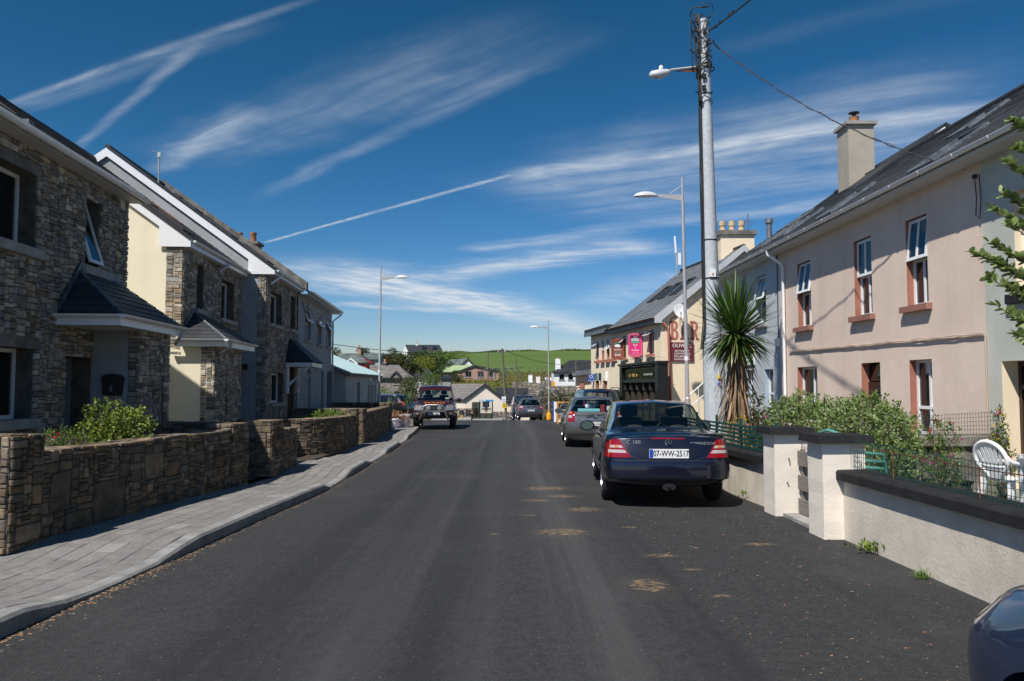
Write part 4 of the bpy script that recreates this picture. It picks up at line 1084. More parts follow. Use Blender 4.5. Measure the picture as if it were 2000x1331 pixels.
def rubble_wall(root, path, z0, z1, thick, seed, front=True, back=False, start=True, end=False, top=True, presets=(), limit=300, minpx=9, hmin=.035, hmax=.13, wmin=.08, wmax=.40, big=.5, depth=.028):
 """core and stones of one straight or curved wall piece; z1 may be a function of u"""
 zt = z1 if callable(z1) else (lambda u: z1); c = MB(); n = max(2, int(path.L / .35) + 1)
 us = [path.L * i / (n - 1) for i in range(n)]
 F0 = [path.P(u, -.008, z0) for u in us]; F1 = [path.P(u, -.008, zt(u) - .02) for u in us]; B0 = [path.P(u, -thick + .008, z0) for u in us]; B1 = [path.P(u, -thick + .008, zt(u) - .02) for u in us]
 c.grid([F0, F1]); c.grid([F1, B1]); c.grid([B1, B0]); c.quad(F0[0], F1[0], B1[0], B0[0]); c.quad(F0[-1], B0[-1], B1[-1], F1[-1])
 core = c.build('wall_core', 'mortar', root)
 faces = []; h = min(zt(0), zt(path.L)) - z0; kw = dict(hmin=hmin, hmax=hmax, wmin=wmin, wmax=wmax, big=big)
 zz = lambda u, v: z0 + v * ((zt(u) - z0) / h)
 if front: faces.append((lambda x, y, k: path.P(x, k, zz(x, y)), stone_rects(path.L, h, [], presets, seed, **kw), depth))
 if back: faces.append((lambda x, y, k: path.P(path.L - x, -thick - k, zz(path.L - x, y)), stone_rects(path.L, h, [], [], seed + 1, **kw), depth))
 if start: faces.append((lambda x, y, k: path.P(-k, -thick + x, zz(0, y)), stone_rects(thick, h, [], [], seed + 2, hmin, hmax, .16, max(.2, thick), big=0), depth))
 if end: faces.append((lambda x, y, k: path.P(path.L + k, -x, zz(path.L, y)), stone_rects(thick, h, [], [], seed + 3, hmin, hmax, .16, max(.2, thick), big=0), depth))
 if top: faces.append((lambda x, y, k: path.P(x, -thick + y, zt(x) - .015 + k), stone_rects(path.L, thick, [], [], seed + 4,.12,.24,.18,.42), depth * .6))
 return faces

def preset_px(path_pl, boxes, z0):
 """photograph pixel boxes on a straight wall -> (u0, v0, u1, v1)"""
 out = []
 for x0, y0, x1, y1 in boxes:
  u0, u1, za, zb = path_pl.rect(x0, y0, x1, y1); out.append((u0, za - z0, u1, zb - z0))
 return out

def make_left_walls():
 # first wall with its taller end pillar and the return beside the path
 A, B = (-4.65,7.43),(-4.20,12.75)
 W = thing('stone_garden_wall', 'long shaded rubble garden wall with big slab stones beside the pavement', 'wall', (-4.5,9,.1))
 z0 = .06; pl = Plane(A, (B[0] - A[0], B[1] - A[1]),1)
 path = Path([A, B]); d = V((B[0] - A[0], B[1] - A[1], 0)).normalized()
 k = 3.247; box = [(330,235,462,490),(606,290,800,560),(768,160,832,268),(930,115,1050,280),(200,310,320,435),(420,490,590,600),(92,570,275,695),(845,215,910,295),(1000,400,1060,470)]
 px = [(x0 / k, 850 + y0 / k, x1 / k, 850 + y1 / k) for x0, y0, x1, y1 in box] + [(330,900,352,930),(385,880,402,905),(420,890,440,915)]
 pil = .47
 wallp = Path([path.P(pil, -.02,0)[:2], path.P(path.L - .62,-.02,0)[:2]])
 endp = Path([path.P(path.L - .60,0,0)[:2], B])
 prs = [(a - pil, b, c - pil, e) for a, b, c, e in preset_px(pl, px, z0) if a > pil - .02]
 pr0 = [(a, b, min(c, pil - .01), e) for a, b, c, e in preset_px(pl, px, z0) if a <= pil - .02]
 faces = rubble_wall(W, wallp, z0, lambda u: .955 + .01 * math.sin(u * 3),.42,61, presets=prs, start=False, big=.6)
 faces += rubble_wall(W, Path([A, path.P(pil, 0,0)[:2]]), z0, 1.15,.47,71, presets=pr0, end=True, big=0)
 faces += rubble_wall(W, endp, z0, 1.04,.42,81, big=.4)
 rp = Path([endp.P(.05,-2.4,0)[:2], endp.P(.05,-.42,0)[:2]])
 faces += rubble_wall(W, rp, z0, 1.06,.38,91, start=False)
 stone_face(W, faces, 'stone_wall', 300,9, seed=31)
 # pillar after the path, with a short lower length of wall
 W = thing('stone_garden_wall', 'stone gate pillar with short stub of wall after the garden path', 'wall', (-4.4,15,0))
 p = Path([(-4.30,14.3),(-4.25,14.85)]); q = Path([(-4.25,14.86),(-4.24,15.75)])
 faces = rubble_wall(W, p, .0,1.0,.5,101, end=True, big=0); faces += rubble_wall(W, q, -.02,.82,.4,105, start=False, end=True)
 rp = Path([p.P(.1,-2.4,0)[:2], p.P(.1,-.5,0)[:2]]); faces += rubble_wall(W, rp, -.02,.55,.36,109, start=False)
 stone_face(W, faces, 'stone_wall', 150,8, seed=32)
 # curved wall swinging out to the pavement
 W = thing('curved_stone_wall', 'sunlit curved rubble wall swinging out to the pavement below the shrub', 'wall', (-5,20,-.05))
 pts = [(-6.6,18.9),(-5.9,18.88),(-5.4,18.97),(-4.95,19.2),(-4.6,19.6),(-4.4,20.1),(-4.3,20.7),(-4.28,21.9)]
 faces = rubble_wall(W, Path(pts),-.14,.84,.4,111, start=False, big=.5)
 faces += rubble_wall(W, Path([(-4.27,21.95),(-4.27,22.25)]),-.16,1.0,.45,118, big=0, end=True)
 stone_face(W, faces, 'stone_wall', 120,7, seed=33)
 # next wall: pillar, dark length, end pillar
 W = thing('stone_garden_wall', 'low rubble wall between two pillars ending beside the flower tubs', 'wall', (-4.4,27,-.1))
 faces = rubble_wall(W, Path([(-4.28,23.0),(-4.30,23.6)]),-.18,.98,.42,121, end=True, big=0)
 faces += rubble_wall(W, Path([(-4.33,23.65),(-4.72,30.6)]),-.24,.86,.36,124, start=False)
 faces += rubble_wall(W, Path([(-4.68,30.7),(-4.72,31.3)]),-.26,1.0,.42,128, end=True, big=0)
 faces += rubble_wall(W, Path([(-6.4,23.2),(-4.72,23.2)]),-.2,.98,.36,131, start=False)
 faces += rubble_wall(W, Path([(-7.0,30.9),(-5.1,30.9)]),-.3,1.0,.36,135, start=False)
 stone_face(W, faces, 'stone_wall', 60,8, seed=34)
 # earth behind the walls
 g = MB(); g.grid([[V((-8.2, y, gz(y) + .05)), V((-5.5, y, gz(y) + .09)), V((wx(y) - .2, y, gz(y) + .07))] for y in np.arange(-4,33,1.5)])
 o = g.build('garden_ground', 'soil'); o['kind'] = 'structure'
 dv = MB(); dv.grid([[V((-7, y, gz(y) + .105)), V((-4.12, y, gz(y) + kh(y) - .006))] for y in np.arange(15.9,19.4,.4)]); o = dv.build('driveway', 'patio'); o['kind'] = 'structure'
make_left_walls()

def make_outbuilding():
 pl = Plane((-7.5,36.0),(.01,1),1); u1 = 8.0; zb = -.6; ze = 2.25
 H = thing('outbuilding', 'low grey rendered outbuilding with pale blue sheet roof past the grey house', 'building', pl.P(4,-1,-.4))
 door = pl.rect(697.5,747,703,800); wins = [pl.rect(718,752,722.5,795), pl.rect(724.5,752,729,795), pl.rect(731,752,734.5,795)]; tops = [pl.rect(726.5,735,729,745), pl.rect(731,735,733,745)]
 op = [(door[0], door[1], zb, door[3])] + wins + tops
 b = MB(); wall_cells(b, pl, 0, u1, zb, ze, op, 0,.18); b.quad(pl.P(0,0, zb), pl.P(0,0, ze), pl.P(0,-4, ze + 1.65), pl.P(0,-4, zb)); b.quad(pl.P(u1, 0, zb), pl.P(u1, 0, ze), pl.P(u1, -4, ze + 1.65), pl.P(u1, -4, zb)); b.build('wall', 'render_pale', H)
 d = MB(); d.fbox(pl.O, pl.U, pl.N, door[0], door[1], -.2,-.15, zb, door[3]); d.build('door', 'brown_frame', H)
 for w in wins + tops: window(H, pl, *w, -.12, frame='upvc_grey', glass='render_pale' if w in wins else 'window_glass', fw=.04)
 r = MB(); rows = []; n = 90
 for i in range(n + 1):
  u = -.35 + (u1 + .6) * i / n; k = .018 * (1 if i % 2 else -1); rows.append([pl.P(u, .3, ze - .02 + k), pl.P(u, -4, ze + 1.72 + k)])
 r.grid(rows); r.build('roof', 'tin_roof', H)
 f = MB(); f.fbox(pl.O, pl.U, pl.N, -.35, u1 + .2,.2,.24, ze - .16, ze - .045); P = pl.P; f.hexa([P(-.36,.24, ze - .17), P(-.33,.24, ze - .17), P(-.33,-4, ze + 1.5), P(-.36,-4, ze + 1.5), P(-.36,.24, ze - .04), P(-.33,.24, ze - .04), P(-.33,-4, ze + 1.66), P(-.36,-4, ze + 1.66)]); f.build('fascia', 'grey_wood', H)
 s = MB(); u, za = pl.uv(719.5,745); u2, zt = pl.uv(725.5,734); s.fbox(pl.O, pl.U, pl.N, u, u2, .01,.05, za, zt); so = s.build('notice_board', 'paper_white', loc=pl.P(u, 0, za)); tag(so, 'small white notice on the grey outbuilding wall', 'sign')
 for k in range(4):
  q = MB(); q.fbox(pl.O, pl.U, pl.N, u + .15, u2 - .15,.051,.054, zt - .12 - k * .14, zt - .08 - k * .14); q.build('lettering', 'sign_blue', so)
 # iron stair by its gable
 st = thing('iron_stair', 'steep grey iron stair against the outbuilding gable', 'stair', (-8.6,35.2,-.3))
 for k in range(7):
  t = MB(); z = -.1 + k * .24; x = -8.35 - k * .03; t.box((x, 34.8 + k * .03, z),(x + .55,35.02 + k * .03, z + .035)); t.build('tread', 'grey_post', st)
 for dx in (0,.56): t = MB(); t.hexa([V((-8.38 + dx, 34.75,-.3)), V((-8.34 + dx, 34.75,-.3)), V((-8.34 + dx, 34.95,-.3)), V((-8.38 + dx, 34.95,-.3)), V((-8.6 + dx, 35.1,1.7)), V((-8.56 + dx, 35.1,1.7)), V((-8.56 + dx, 35.3,1.7)), V((-8.6 + dx, 35.3,1.7))]); t.build('stringer', 'grey_post', st)
make_outbuilding()
# ------------------------------------------------------------------ the terrace on the other side
PR = Plane((7.1,21.0),(-.026,1),-1)            # u grows away from the camera; o out towards the street
assert PR.N.x < 0
RU = lambda Y: (Y - 21.0) / PR.U.y
TR = math.tan(R(33.6))
R_EAVE, R_ZB = 5.16,-.3
OE, ORG = .36,-4.1
Z_E = R_EAVE + .06; Z_R = Z_E + (OE - ORG) * TR

def row_house(name, label, ua, ub, wall_m, near=True, far=True, opens=(), o=0.0):
 H = thing(name, label, 'house', PR.P((ua + ub) / 2,-.5,-.05))
 b = MB(); wall_cells(b, PR, ua, ub, R_ZB, R_EAVE, opens, o, .0); b.build('front_wall', wall_m, H)
 house_box(H, PR, ua, ub, o, -8.2, R_ZB, R_EAVE, ORG, R_EAVE - ORG * TR, wall_m, near=near, far=far)
 return H

def reveal_jambs(H, q, m, depth, o=0.0):
 """painted jambs of an opening"""
 a, b, c, d = q; j = MB(); P = lambda u, k, z: PR.P(u, o - k * depth, z)
 j.quad(P(a, 0, c), P(a, 1, c), P(a, 1, d), P(a, 0, d)); j.quad(P(b, 0, c), P(b, 0, d), P(b, 1, d), P(b, 1, c)); j.quad(P(a, 0, d), P(a, 1, d), P(b, 1, d), P(b, 0, d)); j.quad(P(a, 0, c), P(b, 0, c), P(b, 1, c), P(a, 1, c))
 return j.build('window_reveal', m, H)

def roof_run(H, ua, ub, seed, sky=()):
 rr = roof(H, PR, ua, ub, OE, Z_E, ORG, Z_R, m='slate_mid', seed=seed, ew=.3, eh=.165)
 fa = MB(); fa.fbox(PR.O, PR.U, PR.N, ua, ub, OE - .03, OE, R_EAVE - .05, R_EAVE + .10); fa.fbox(PR.O, PR.U, PR.N, ua, ub, .001, OE - .031, R_EAVE - .05, R_EAVE - .03); fa.build('fascia', 'soffit', H)
 gutter(H, [PR.P(ua, OE + .07, Z_E + .01), PR.P(ub, OE + .07, Z_E + .01)], r=.06)
 for a, b, t0, t1 in sky: skylight(rr, PR, a, b, OE, Z_E, ORG, Z_R, t0, t1, frame='lead')
 return rr

def make_pink():
 ua, ub = RU(12.27), RU(21.0)
 ups = [PR.rect(1557,516,1584,639), PR.rect(1667,473,1703,622), PR.rect(1768,435,1812,603)]
 zt, zb = sum(q[3] for q in ups) / 3, sum(q[2] for q in ups) / 3; ups = [(a, b, zb, zt) for a, b, _, _ in ups]
 lw = [PR.rect(1557.5,718,1596.6,800), PR.rect(1776,704,1822,845)]; zl = sum(q[3] for q in lw) / 2; lw = [(a, b, .75, zl) for a, b, _, _ in lw]
 dr = PR.rect(1682,708,1720,800); dr = (dr[0], dr[1], 0.0, zl)
 H = row_house('pink_house', 'pink rendered terraced house with brick red window reveals and hedge in front', ua, ub, 'render_pink', near=True, far=False, opens=ups + lw + [dr])
 for i, q in enumerate(ups):
  reveal_jambs(H, q, 'jamb_red', .17); sill(H, PR, q[0], q[1], q[2], m='sill_red', th=.11, proj=.11, side=.11)
  tr = q[2] + (q[3] - q[2]) * .52
  window(H, PR, *q, -.13, mull=[(q[0] + q[1]) / 2], trans=[tr], sash=(tr, q[3] - .02, [9,1.0,6][i]))
 for q in lw:
  reveal_jambs(H, q, 'jamb_red', .17); sill(H, PR, q[0], q[1], q[2], m='sill_red', th=.11)
  window(H, PR, *q, -.13, mull=[q[0] + (q[1] - q[0]) * .42], trans=[q[2] + (q[3] - q[2]) * .36])
 reveal_jambs(H, dr, 'jamb_red', .17)
 d = MB(); d.fbox(PR.O, PR.U, PR.N, dr[0], dr[1], -.19,-.14,0,1.62); d.fbox(PR.O, PR.U, PR.N, dr[0], dr[1], -.19,-.135,1.622,1.70); do = d.build('front_door', 'brown_frame', H)
 g = MB(); g.fbox(PR.O, PR.U, PR.N, dr[0] + .14, dr[1] - .14,-.138,-.132,.95,1.5); g.fbox(PR.O, PR.U, PR.N, dr[0] + .05, dr[1] - .05,-.18,-.17,1.72, zl - .03); g.build('door_glass', 'window_glass', do)
 # roof with skylights
 rr = roof_run(H, ua, ub, 21, [(RU(13.7), RU(14.6),.10,.33),(RU(18.1), RU(19.0),.12,.36),(RU(15.9), RU(16.7),.55,.75)])
 # gable standing up behind the ridge
 c = at(1843,249,22.0); P = lambda x, z, y=22.0: V((x, y, z))
 w = MB(); w.quad(P(c.x, c.z - .12), P(c.x - 2.6, c.z - 2.0), P(c.x + 2.6, c.z - 2.0)); rg = w.build('rear_gable', 'render_white', H)
 bb = MB(); bb.prism([P(c.x, c.z), P(c.x - 2.7, c.z - 1.95), P(c.x - 2.7, c.z - 2.2), P(c.x, c.z - .22), P(c.x + 2.7, c.z - 2.2), P(c.x + 2.7, c.z - 1.95)], (0,-.06,0)); bb.build('barge_board', 'upvc', rg)
 rf = MB(); rf.hexa([P(c.x - 2.8, c.z - 2.0,21.97), P(c.x, c.z + .02,21.97), P(c.x, c.z + .02,28), P(c.x - 2.8, c.z - 2.0,28), P(c.x - 2.8, c.z - 1.92,21.97), P(c.x, c.z + .1,21.97), P(c.x, c.z + .1,28), P(c.x - 2.8, c.z - 1.92,28)]); rf.hexa([P(c.x, c.z + .02,21.85), P(c.x + 2.8, c.z - 2.0,21.85), P(c.x + 2.8, c.z - 2.0,28), P(c.x, c.z + .02,28), P(c.x, c.z + .1,21.85), P(c.x + 2.8, c.z - 1.92,21.85), P(c.x + 2.8, c.z - 1.92,28), P(c.x, c.z + .1,28)]); rf.build('rear_roof', 'roof_black', rg)
 # painted cables along the front
 r = random.Random(8); k = MB()
 a, za = PR.uv(1543,686); b, zb_ = PR.uv(1926,651)
 for j in range(2):
  pts = [PR.P(a + (b - a) * i / 30,.025 + j * .012, za + (zb_ - za) * i / 30 + r.uniform(-.012,.012) - j * .02) for i in range(31)]; k.tube(pts, .011,5)
 e, ze = PR.uv(1928,655); k.tube([PR.P(e, .03, ze), PR.P(e + .02,.03,.3)], .016,6)
 k.tube([PR.P(a + .8,.03, za + .01), PR.P(a + .78,.03, za - .3), PR.P(a + .8,.03, zl)], .006,4); k.build('wall_cables', 'cable_cream', H)
 k = MB(); e, ze = PR.uv(1908,345); k.tube([PR.P(e, .04, ze), PR.P(e - .05,.05, ze - .35), PR.P(e - .02,.05, ze - .62), PR.P(e - .12,.05, ze - .7), PR.P(e - .15,.04, ze - .4), PR.P(e - .12,.04, ze)], .008,6); k.box(tuple(PR.P(e, .04, ze) - V((.025,.03,.03))), tuple(PR.P(e, .04, ze) + V((.025,.03,.03)))); k.build('service_cable', 'wire', H)
 # downpipe
 u = RU(20.7); dp = MB(); dp.tube([PR.P(u, OE + .07, Z_E - .06), PR.P(u, OE + .06, Z_E - .16), PR.P(u - .12,.12, Z_E - .42), PR.P(u - .12,.07, Z_E - .52), PR.P(u - .12,.07,-.1)], .04,10)
 for z in (1.2,2.9): dp.tube([PR.P(u - .12,.07, z), PR.P(u - .12,.07, z + .1)], .047,10)
 dp.build('downpipe', 'upvc', H, smooth=True, angle=50)
 return H
make_pink()

def make_blue():
 ua, ub = RU(21.0), RU(26.75)
 q1 = PR.rect(1477,543,1496,636); l1 = PR.rect(1493,722,1511,806); l2 = PR.rect(1458,726,1472,806); q2 = (RU(25.4), RU(26.0), q1[2], q1[3])
 l1 = (l1[0], l1[1], .75, l1[3]); l2 = (l2[0], l2[1], .05, l1[3])
 ops = [q1, q2, l1, l2]
 H = row_house('blue_grey_house', 'pale blue grey terraced house behind the cordyline palm', ua, ub, 'render_bluegrey', near=False, far=True, opens=ops)
 for q in (q1, q2, l1, l2):
  reveal_jambs(H, q, 'jamb_blue', .17); tr = q[2] + (q[3] - q[2]) * .5
  if q is not l2: sill(H, PR, q[0], q[1], q[2], m='sill_concrete', th=.1)
  window(H, PR, *q, -.13, trans=[tr], sash=(tr, q[3] - .02,14) if q is q1 else None)
 roof_run(H, ua, ub, 22, [(RU(21.8), RU(22.7),.18,.44),(RU(23.6), RU(24.5),.18,.44),(RU(25.3), RU(26.2),.5,.7)])
 # chimney on the ridge
 c = at(1676,352,25.0); z0 = c.z - .5; z1 = at(1676,246,25).z; ch = MB(); w = .46; d = .42
 ch.box((c.x - w, c.y - d, z0 - .8),(c.x + w * .75, c.y + d, z1 - .1)); cho = ch.build('chimney', 'chimney_render', H)
 cp = MB(); cp.box((c.x - w - .09, c.y - d - .09, z1 - .1),(c.x + w * .75 + .09, c.y + d + .09, z1)); cp.build('chimney_cap', 'concrete', cho)
 pt = MB(); M = Matrix.Translation((c.x - .08, c.y, z1)); pt.lathe([(.15,0),(.145,.25),(.16,.27),(.12,.28)], 14, M); pt.build('chimney_pot', 'terracotta', cho, smooth=True, angle=40)
 cw = MB(); cw.lathe([(.05,.26),(.06,.36),(.10,.38),(.17,.40),(.17,.42),(.02,.47)], 14, M); cw.build('cowl', 'black_iron', cho, smooth=True, angle=40)
 fl = MB(); fl.box((c.x - w - .02, c.y - d - .02, z0 - .85),(c.x + w * .75 + .02, c.y + d + .02, z0 - .25)); fl.build('lead_flashing', 'lead', cho)
 gutter_end = None
 u = RU(26.6); dp = MB(); dp.tube([PR.P(u, OE + .07, Z_E - .06), PR.P(u, OE + .04, Z_E - .16), PR.P(u + .05,.09, Z_E - .35), PR.P(u + .05,.07,-.3)], .04,10); dp.build('downpipe', 'upvc', H, smooth=True, angle=50)
 f0 = at(1502,440,26.4); fl = MB(); M = Matrix.Translation((f0.x, 26.4, f0.z - .5)); fl.lathe([(.09,0),(.09,.55),(.13,.56),(.13,.70),(.06,.74)], 12, M); fl.build('flue', 'galv_bar2', H, smooth=True, angle=40)
 # hanging board on the front
 a, b, z0, z1 = PR.rect(1453,681,1475,715); s = MB(); s.fbox(PR.O, PR.U, PR.N, a, b, .01,.04, z0, z1); so = s.build('wall_board', 'paper_white', loc=PR.P(a, 0, z0)); tag(so, 'white board with green lettering on the blue grey house', 'sign')
 for k in range(4): e = MB(); e.fbox(PR.O, PR.U, PR.N, a + .05, b - .05 - .08 * (k % 2),.041,.045, z1 - .1 - k * .11, z1 - .05 - k * .11); e.build('lettering', 'letter_green', so)
 bx = MB(); u, z = PR.uv(1536,668); bx.fbox(PR.O, PR.U, PR.N, RU(21.05), RU(21.25),.0,.08, z - .1, z + .12); bx.build('junction_box', 'upvc', H)
 ct = MB(); u, z = PR.uv(1517,492); ct.tube([PR.P(u, .05, z), PR.P(u - .25,.05, z - .05)], .02,6); ct.tube([PR.P(RU(21.12),.02, z - .02), PR.P(RU(21.12),.02,2.8)], .012,5); ct.build('service_cable', 'wire', H)
 return H
make_blue()

def make_sage():
 ua, ub = RU(3.0), RU(12.27)
 dq = PR.rect(1960,706,2120,800); shop = (RU(9.6), PR.uv(1958,760)[0], .1, PR.uv(1958,706)[1]); up = (RU(10.0), PR.uv(1985,560)[0], 2.95,4.45)
 H = row_house('sage_house', 'pale sage green house with dark framed ground floor opening at the frame edge', ua, ub, 'render_sage', near=True, far=False, opens=[shop, up])
 reveal_jambs(H, shop, 'render_cream', .30); reveal_jambs(H, up, 'render_cream', .17)
 window(H, PR, *shop, -.25, frame='brown_frame', mull=[shop[1] - .75, shop[1] - 1.6], trans=[1.6], fw=.07); window(H, PR, *up, -.13, frame='upvc', mull=[(up[0] + up[1]) / 2])
 sill(H, PR, up[0], up[1], up[2], m='coping_black', th=.14, side=.14)
 roof_run(H, ua, ub - .0,23, [(RU(10.5), RU(11.4),.3,.5)])
 rr = random.Random(4)
make_sage()

# ------------------------------------------------------------------ the bar
PB = Plane((5.15,27.5),(-.158,1),-1); PG = Plane((5.15,27.5),(1,.158),1)
def slab_letter(ch, w, h):
 """fat slab-serif capitals as lists of convex polygons in 0..w, 0..h"""
 s = h * .12; t = w * .30; L = []
 Rr = lambda x0, y0, x1, y1: L.append([(x0, y0),(x1, y0),(x1, y1),(x0, y1)])
 def arc(cx, cy, rx, ry, tx, ty, a0, a1, n=7):
  for i in range(n):
   p, q = R(a0 + (a1 - a0) * i / n), R(a0 + (a1 - a0) * (i + 1) / n)
   L.append([(cx + math.cos(p) * (rx - tx), cy + math.sin(p) * (ry - ty)),(cx + math.cos(p) * rx, cy + math.sin(p) * ry),(cx + math.cos(q) * rx, cy + math.sin(q) * ry),(cx + math.cos(q) * (rx - tx), cy + math.sin(q) * (ry - ty))])
 if ch == 'B':
  Rr(w * .1,0, w * .1 + t, h); Rr(0,0, w * .58, s); Rr(0, h - s, w * .55, h); Rr(w * .35, h * .47, w * .58, h * .47 + s)
  arc(w * .56, h * .26, w * .42, h * .27, t, s, -90,90); arc(w * .54, h * .765, w * .38, h * .235, t, s, -90,90)
 if ch == 'A':
  L.append([(w * .06,0),(w * .30,0),(w * .58, h),(w * .38, h)]); L.append([(w * .60,0),(w * .94,0),(w * .66, h),(w * .38, h)]); Rr(w * .25, h * .26, w * .75, h * .26 + s); Rr(-.02 * w, 0, w * .42, s); Rr(w * .54,0, w * 1.02, s)
 if ch == 'R':
  Rr(w * .1,0, w * .1 + t, h); Rr(0,0, w * .5, s); Rr(0, h - s, w * .55, h); Rr(w * .35, h * .42, w * .58, h * .42 + s); arc(w * .55, h * .72, w * .40, h * .28, t, s, -90,90)
  L.append([(w * .45, h * .45),(w * .72, h * .45),(w * .98,0),(w * .70,0)]); Rr(w * .66,0, w * 1.06, s * .8)
 return L

def make_bar():
 ub = (36.9 - 27.5) / PB.U.y; zb, ze = -.5,3.92
 H = thing('bar_building', 'cream painted pub with slate roof, dark shopfront and BAR painted on its gable', 'building', PB.P(4,-1,-.25))
 half = 3.05; orr = -half; pit = 2.62 / half; ridge = ze + 2.62
 wins = [PB.rect(x0, y0, x1, y1) for x0, y0, x1, y1 in [(1268,646,1277.5,693),(1243,652,1249,697),(1217,660,1222.5,700),(1196,664,1201,703),(1185.5,668,1190.5,706),(1175.5,670,1180,707.5),(1166,673,1169.5,709)]]
 zt = wins[0][3]; zs = wins[0][2]; wins = [(a, b, zs, zt) for a, b, _, _ in wins]
 doors = [PB.rect(1163,744,1170,770), PB.rect(1178,744,1185,770)]; doors = [(a, b, zb, doors[0][3]) for a, b, _, _ in doors]
 b = MB(); wall_cells(b, PB, 0, ub, zb, ze, wins + doors, 0,0.0); b.build('front_wall', 'render_cream', H)
 g = MB(); P = PB.P; g.quad(P(0,0, zb), P(0,0, ze), P(0, orr, ridge - .05), P(0,2 * orr, ze), P(0,2 * orr, zb)); g.quad(P(ub, 0, zb), P(ub, 0, ze), P(ub, orr, ze + .2), P(ub, 2 * orr, ze), P(ub, 2 * orr, zb)); g.quad(P(0,2 * orr, zb), P(ub, 2 * orr, zb), P(ub, 2 * orr, ze), P(0,2 * orr, ze)); g.build('gable_wall', 'render_cream', H)
 um = PB.uv(1197,690)[0]
 um = max(5.0, min(ub - 1.5, um))
 rf = roof(H, PB, -.12, um, .25, ze + .05, orr, ridge, m='slate_light', ew=.3, eh=.22, seed=33)
 for u in (1.1,2.4,3.6): skylight(rf, PB, u, u + .75,.25, ze + .05, orr, ridge, .38,.62)
 # flat roofed end
 fr = MB(); fr.fbox(PB.O, PB.U, PB.N, um, ub + .15,-5.5,.28, ze + .02, ze + .30); fr.build('flat_roof', 'roof_black', H)
 fs = MB(); fs.fbox(PB.O, PB.U, PB.N, -.1, um - .01,.22,.26, ze - .12, ze + .04); fs.fbox(PB.O, PB.U, PB.N, -.1, um - .01,.0,.219, ze - .12, ze - .10); fs.fbox(PB.O, PB.U, PB.N, um, ub + .15,.281,.30, ze - .02, ze + .14); fs.build('fascia', 'lead', H)
 gt = gutter(H, [P(-.1,.32, ze + .06), P(um, .32, ze + .06)], m='brown_frame')
 r = MB(); sl = (ridge - ze) / half
 Q = lambda o, z: PB.P(-.13, o, z)
 r.prism([Q(.27, ze - .12), Q(.27, ze + .10), Q(orr, ridge + .06), Q(2 * orr, ze + .1), Q(2 * orr, ze - .1), Q(orr, ridge - .16), Q(.0, ze - .02), Q(.0, ze - .12)], -PB.U * .03); r.build('barge_board', 'upvc_grey', H)
 for i, q in enumerate(wins):
  a, b_, c, d = q; j = MB(); Pp = lambda u, k, z: PB.P(u, -k * .16, z)
  j.quad(Pp(a, 0, c), Pp(a, 1, c), Pp(a, 1, d), Pp(a, 0, d)); j.quad(Pp(b_, 0, c), Pp(b_, 0, d), Pp(b_, 1, d), Pp(b_, 1, c)); j.quad(Pp(a, 0, d), Pp(a, 1, d), Pp(b_, 1, d), Pp(b_, 0, d)); j.build('window_reveal', 'jamb_red', H)
  sill(H, PB, a, b_, c, m='jamb_red', th=.11, proj=.12, side=.1)
  tr = c + (d - c) * .5; window(H, PB, a, b_, c, d, -.11, trans=[tr], sash=(tr, d - .02, [62,5,50,4,18,4,60][i]))
 for a, b_, c, d in doors:
  j = MB(); Pp = lambda u, k, z: PB.P(u, -k * .2, z); j.quad(Pp(a, 0, c), Pp(a, 1, c), Pp(a, 1, d), Pp(a, 0, d)); j.quad(Pp(b_, 0, c), Pp(b_, 0, d), Pp(b_, 1, d), Pp(b_, 1, c)); j.quad(Pp(a, 0, d), Pp(a, 1, d), Pp(b_, 1, d), Pp(b_, 0, d)); j.quad(Pp(a, 1, c), Pp(b_, 1, c), Pp(b_, 1, d), Pp(a, 1, d)); j.build('doorway', 'jamb_red', H)
 # shopfront
 sa, sb = PB.uv(1286,750,.35)[0], PB.uv(1211,750,.35)[0]; zf0 = PB.uv(1280,741,.35)[1]; zf1 = PB.uv(1280,717,.35)[1]; sp = .32
 s = MB(); B = lambda u0, u1, o0, o1, z0, z1, mb: mb.fbox(PB.O, PB.U, PB.N, u0, u1, o0, o1, z0, z1)
 B(sa + .3, sb - .3,.005, sp - .06, zf0, zf1, s); B(sa, sa + .30,.005, sp + .05, zb, zf1 + .12, s); B(sb - .30, sb, .005, sp + .05, zb, zf1 + .12, s); B(sa - .06, sb + .06,.005, sp + .1, zf1 + .122, zf1 + .2, s); B(sa + .3, sb - .3,.005, sp + .02, zf0 - .1, zf0 - .002, s)
 B(sa + .3, sb - .3,.005,.06, zb, zf0 - .102, s)
 sf = s.build('shopfront', 'black_paint', H)
 n = 6
 for i in range(n):
  u = sa + .35 + (sb - sa - .75) * i / (n - 1); c = MB(); B(u, u + .07,.061, sp - .08, zb, zf0 - .11, c); B(u - .03, u + .10,.061, sp - .04, zf0 - .38, zf0 - .105, c); c.build('column', 'shop_wood', sf)
 for i in range(n - 1):
  u = sa + .42 + (sb - sa - .75) * i / (n - 1); w = (sb - sa - .75) / (n - 1) - .08; c = MB(); c.quad(P(u, .09, zb + .4), P(u + w, .09, zb + .4), P(u + w, .09, zf0 - .15), P(u, .09, zf0 - .15)); c.build('pane', 'window_glass', sf)
 fp = MB(); fp.quad(P(sa + .31, sp - .05, zf0 + .03), P(sb - .31, sp - .05, zf0 + .03), P(sb - .31, sp - .02, zf1 - .03), P(sa + .31, sp - .02, zf1 - .03)); fp.build('fascia_board', 'fascia_gloss', sf)
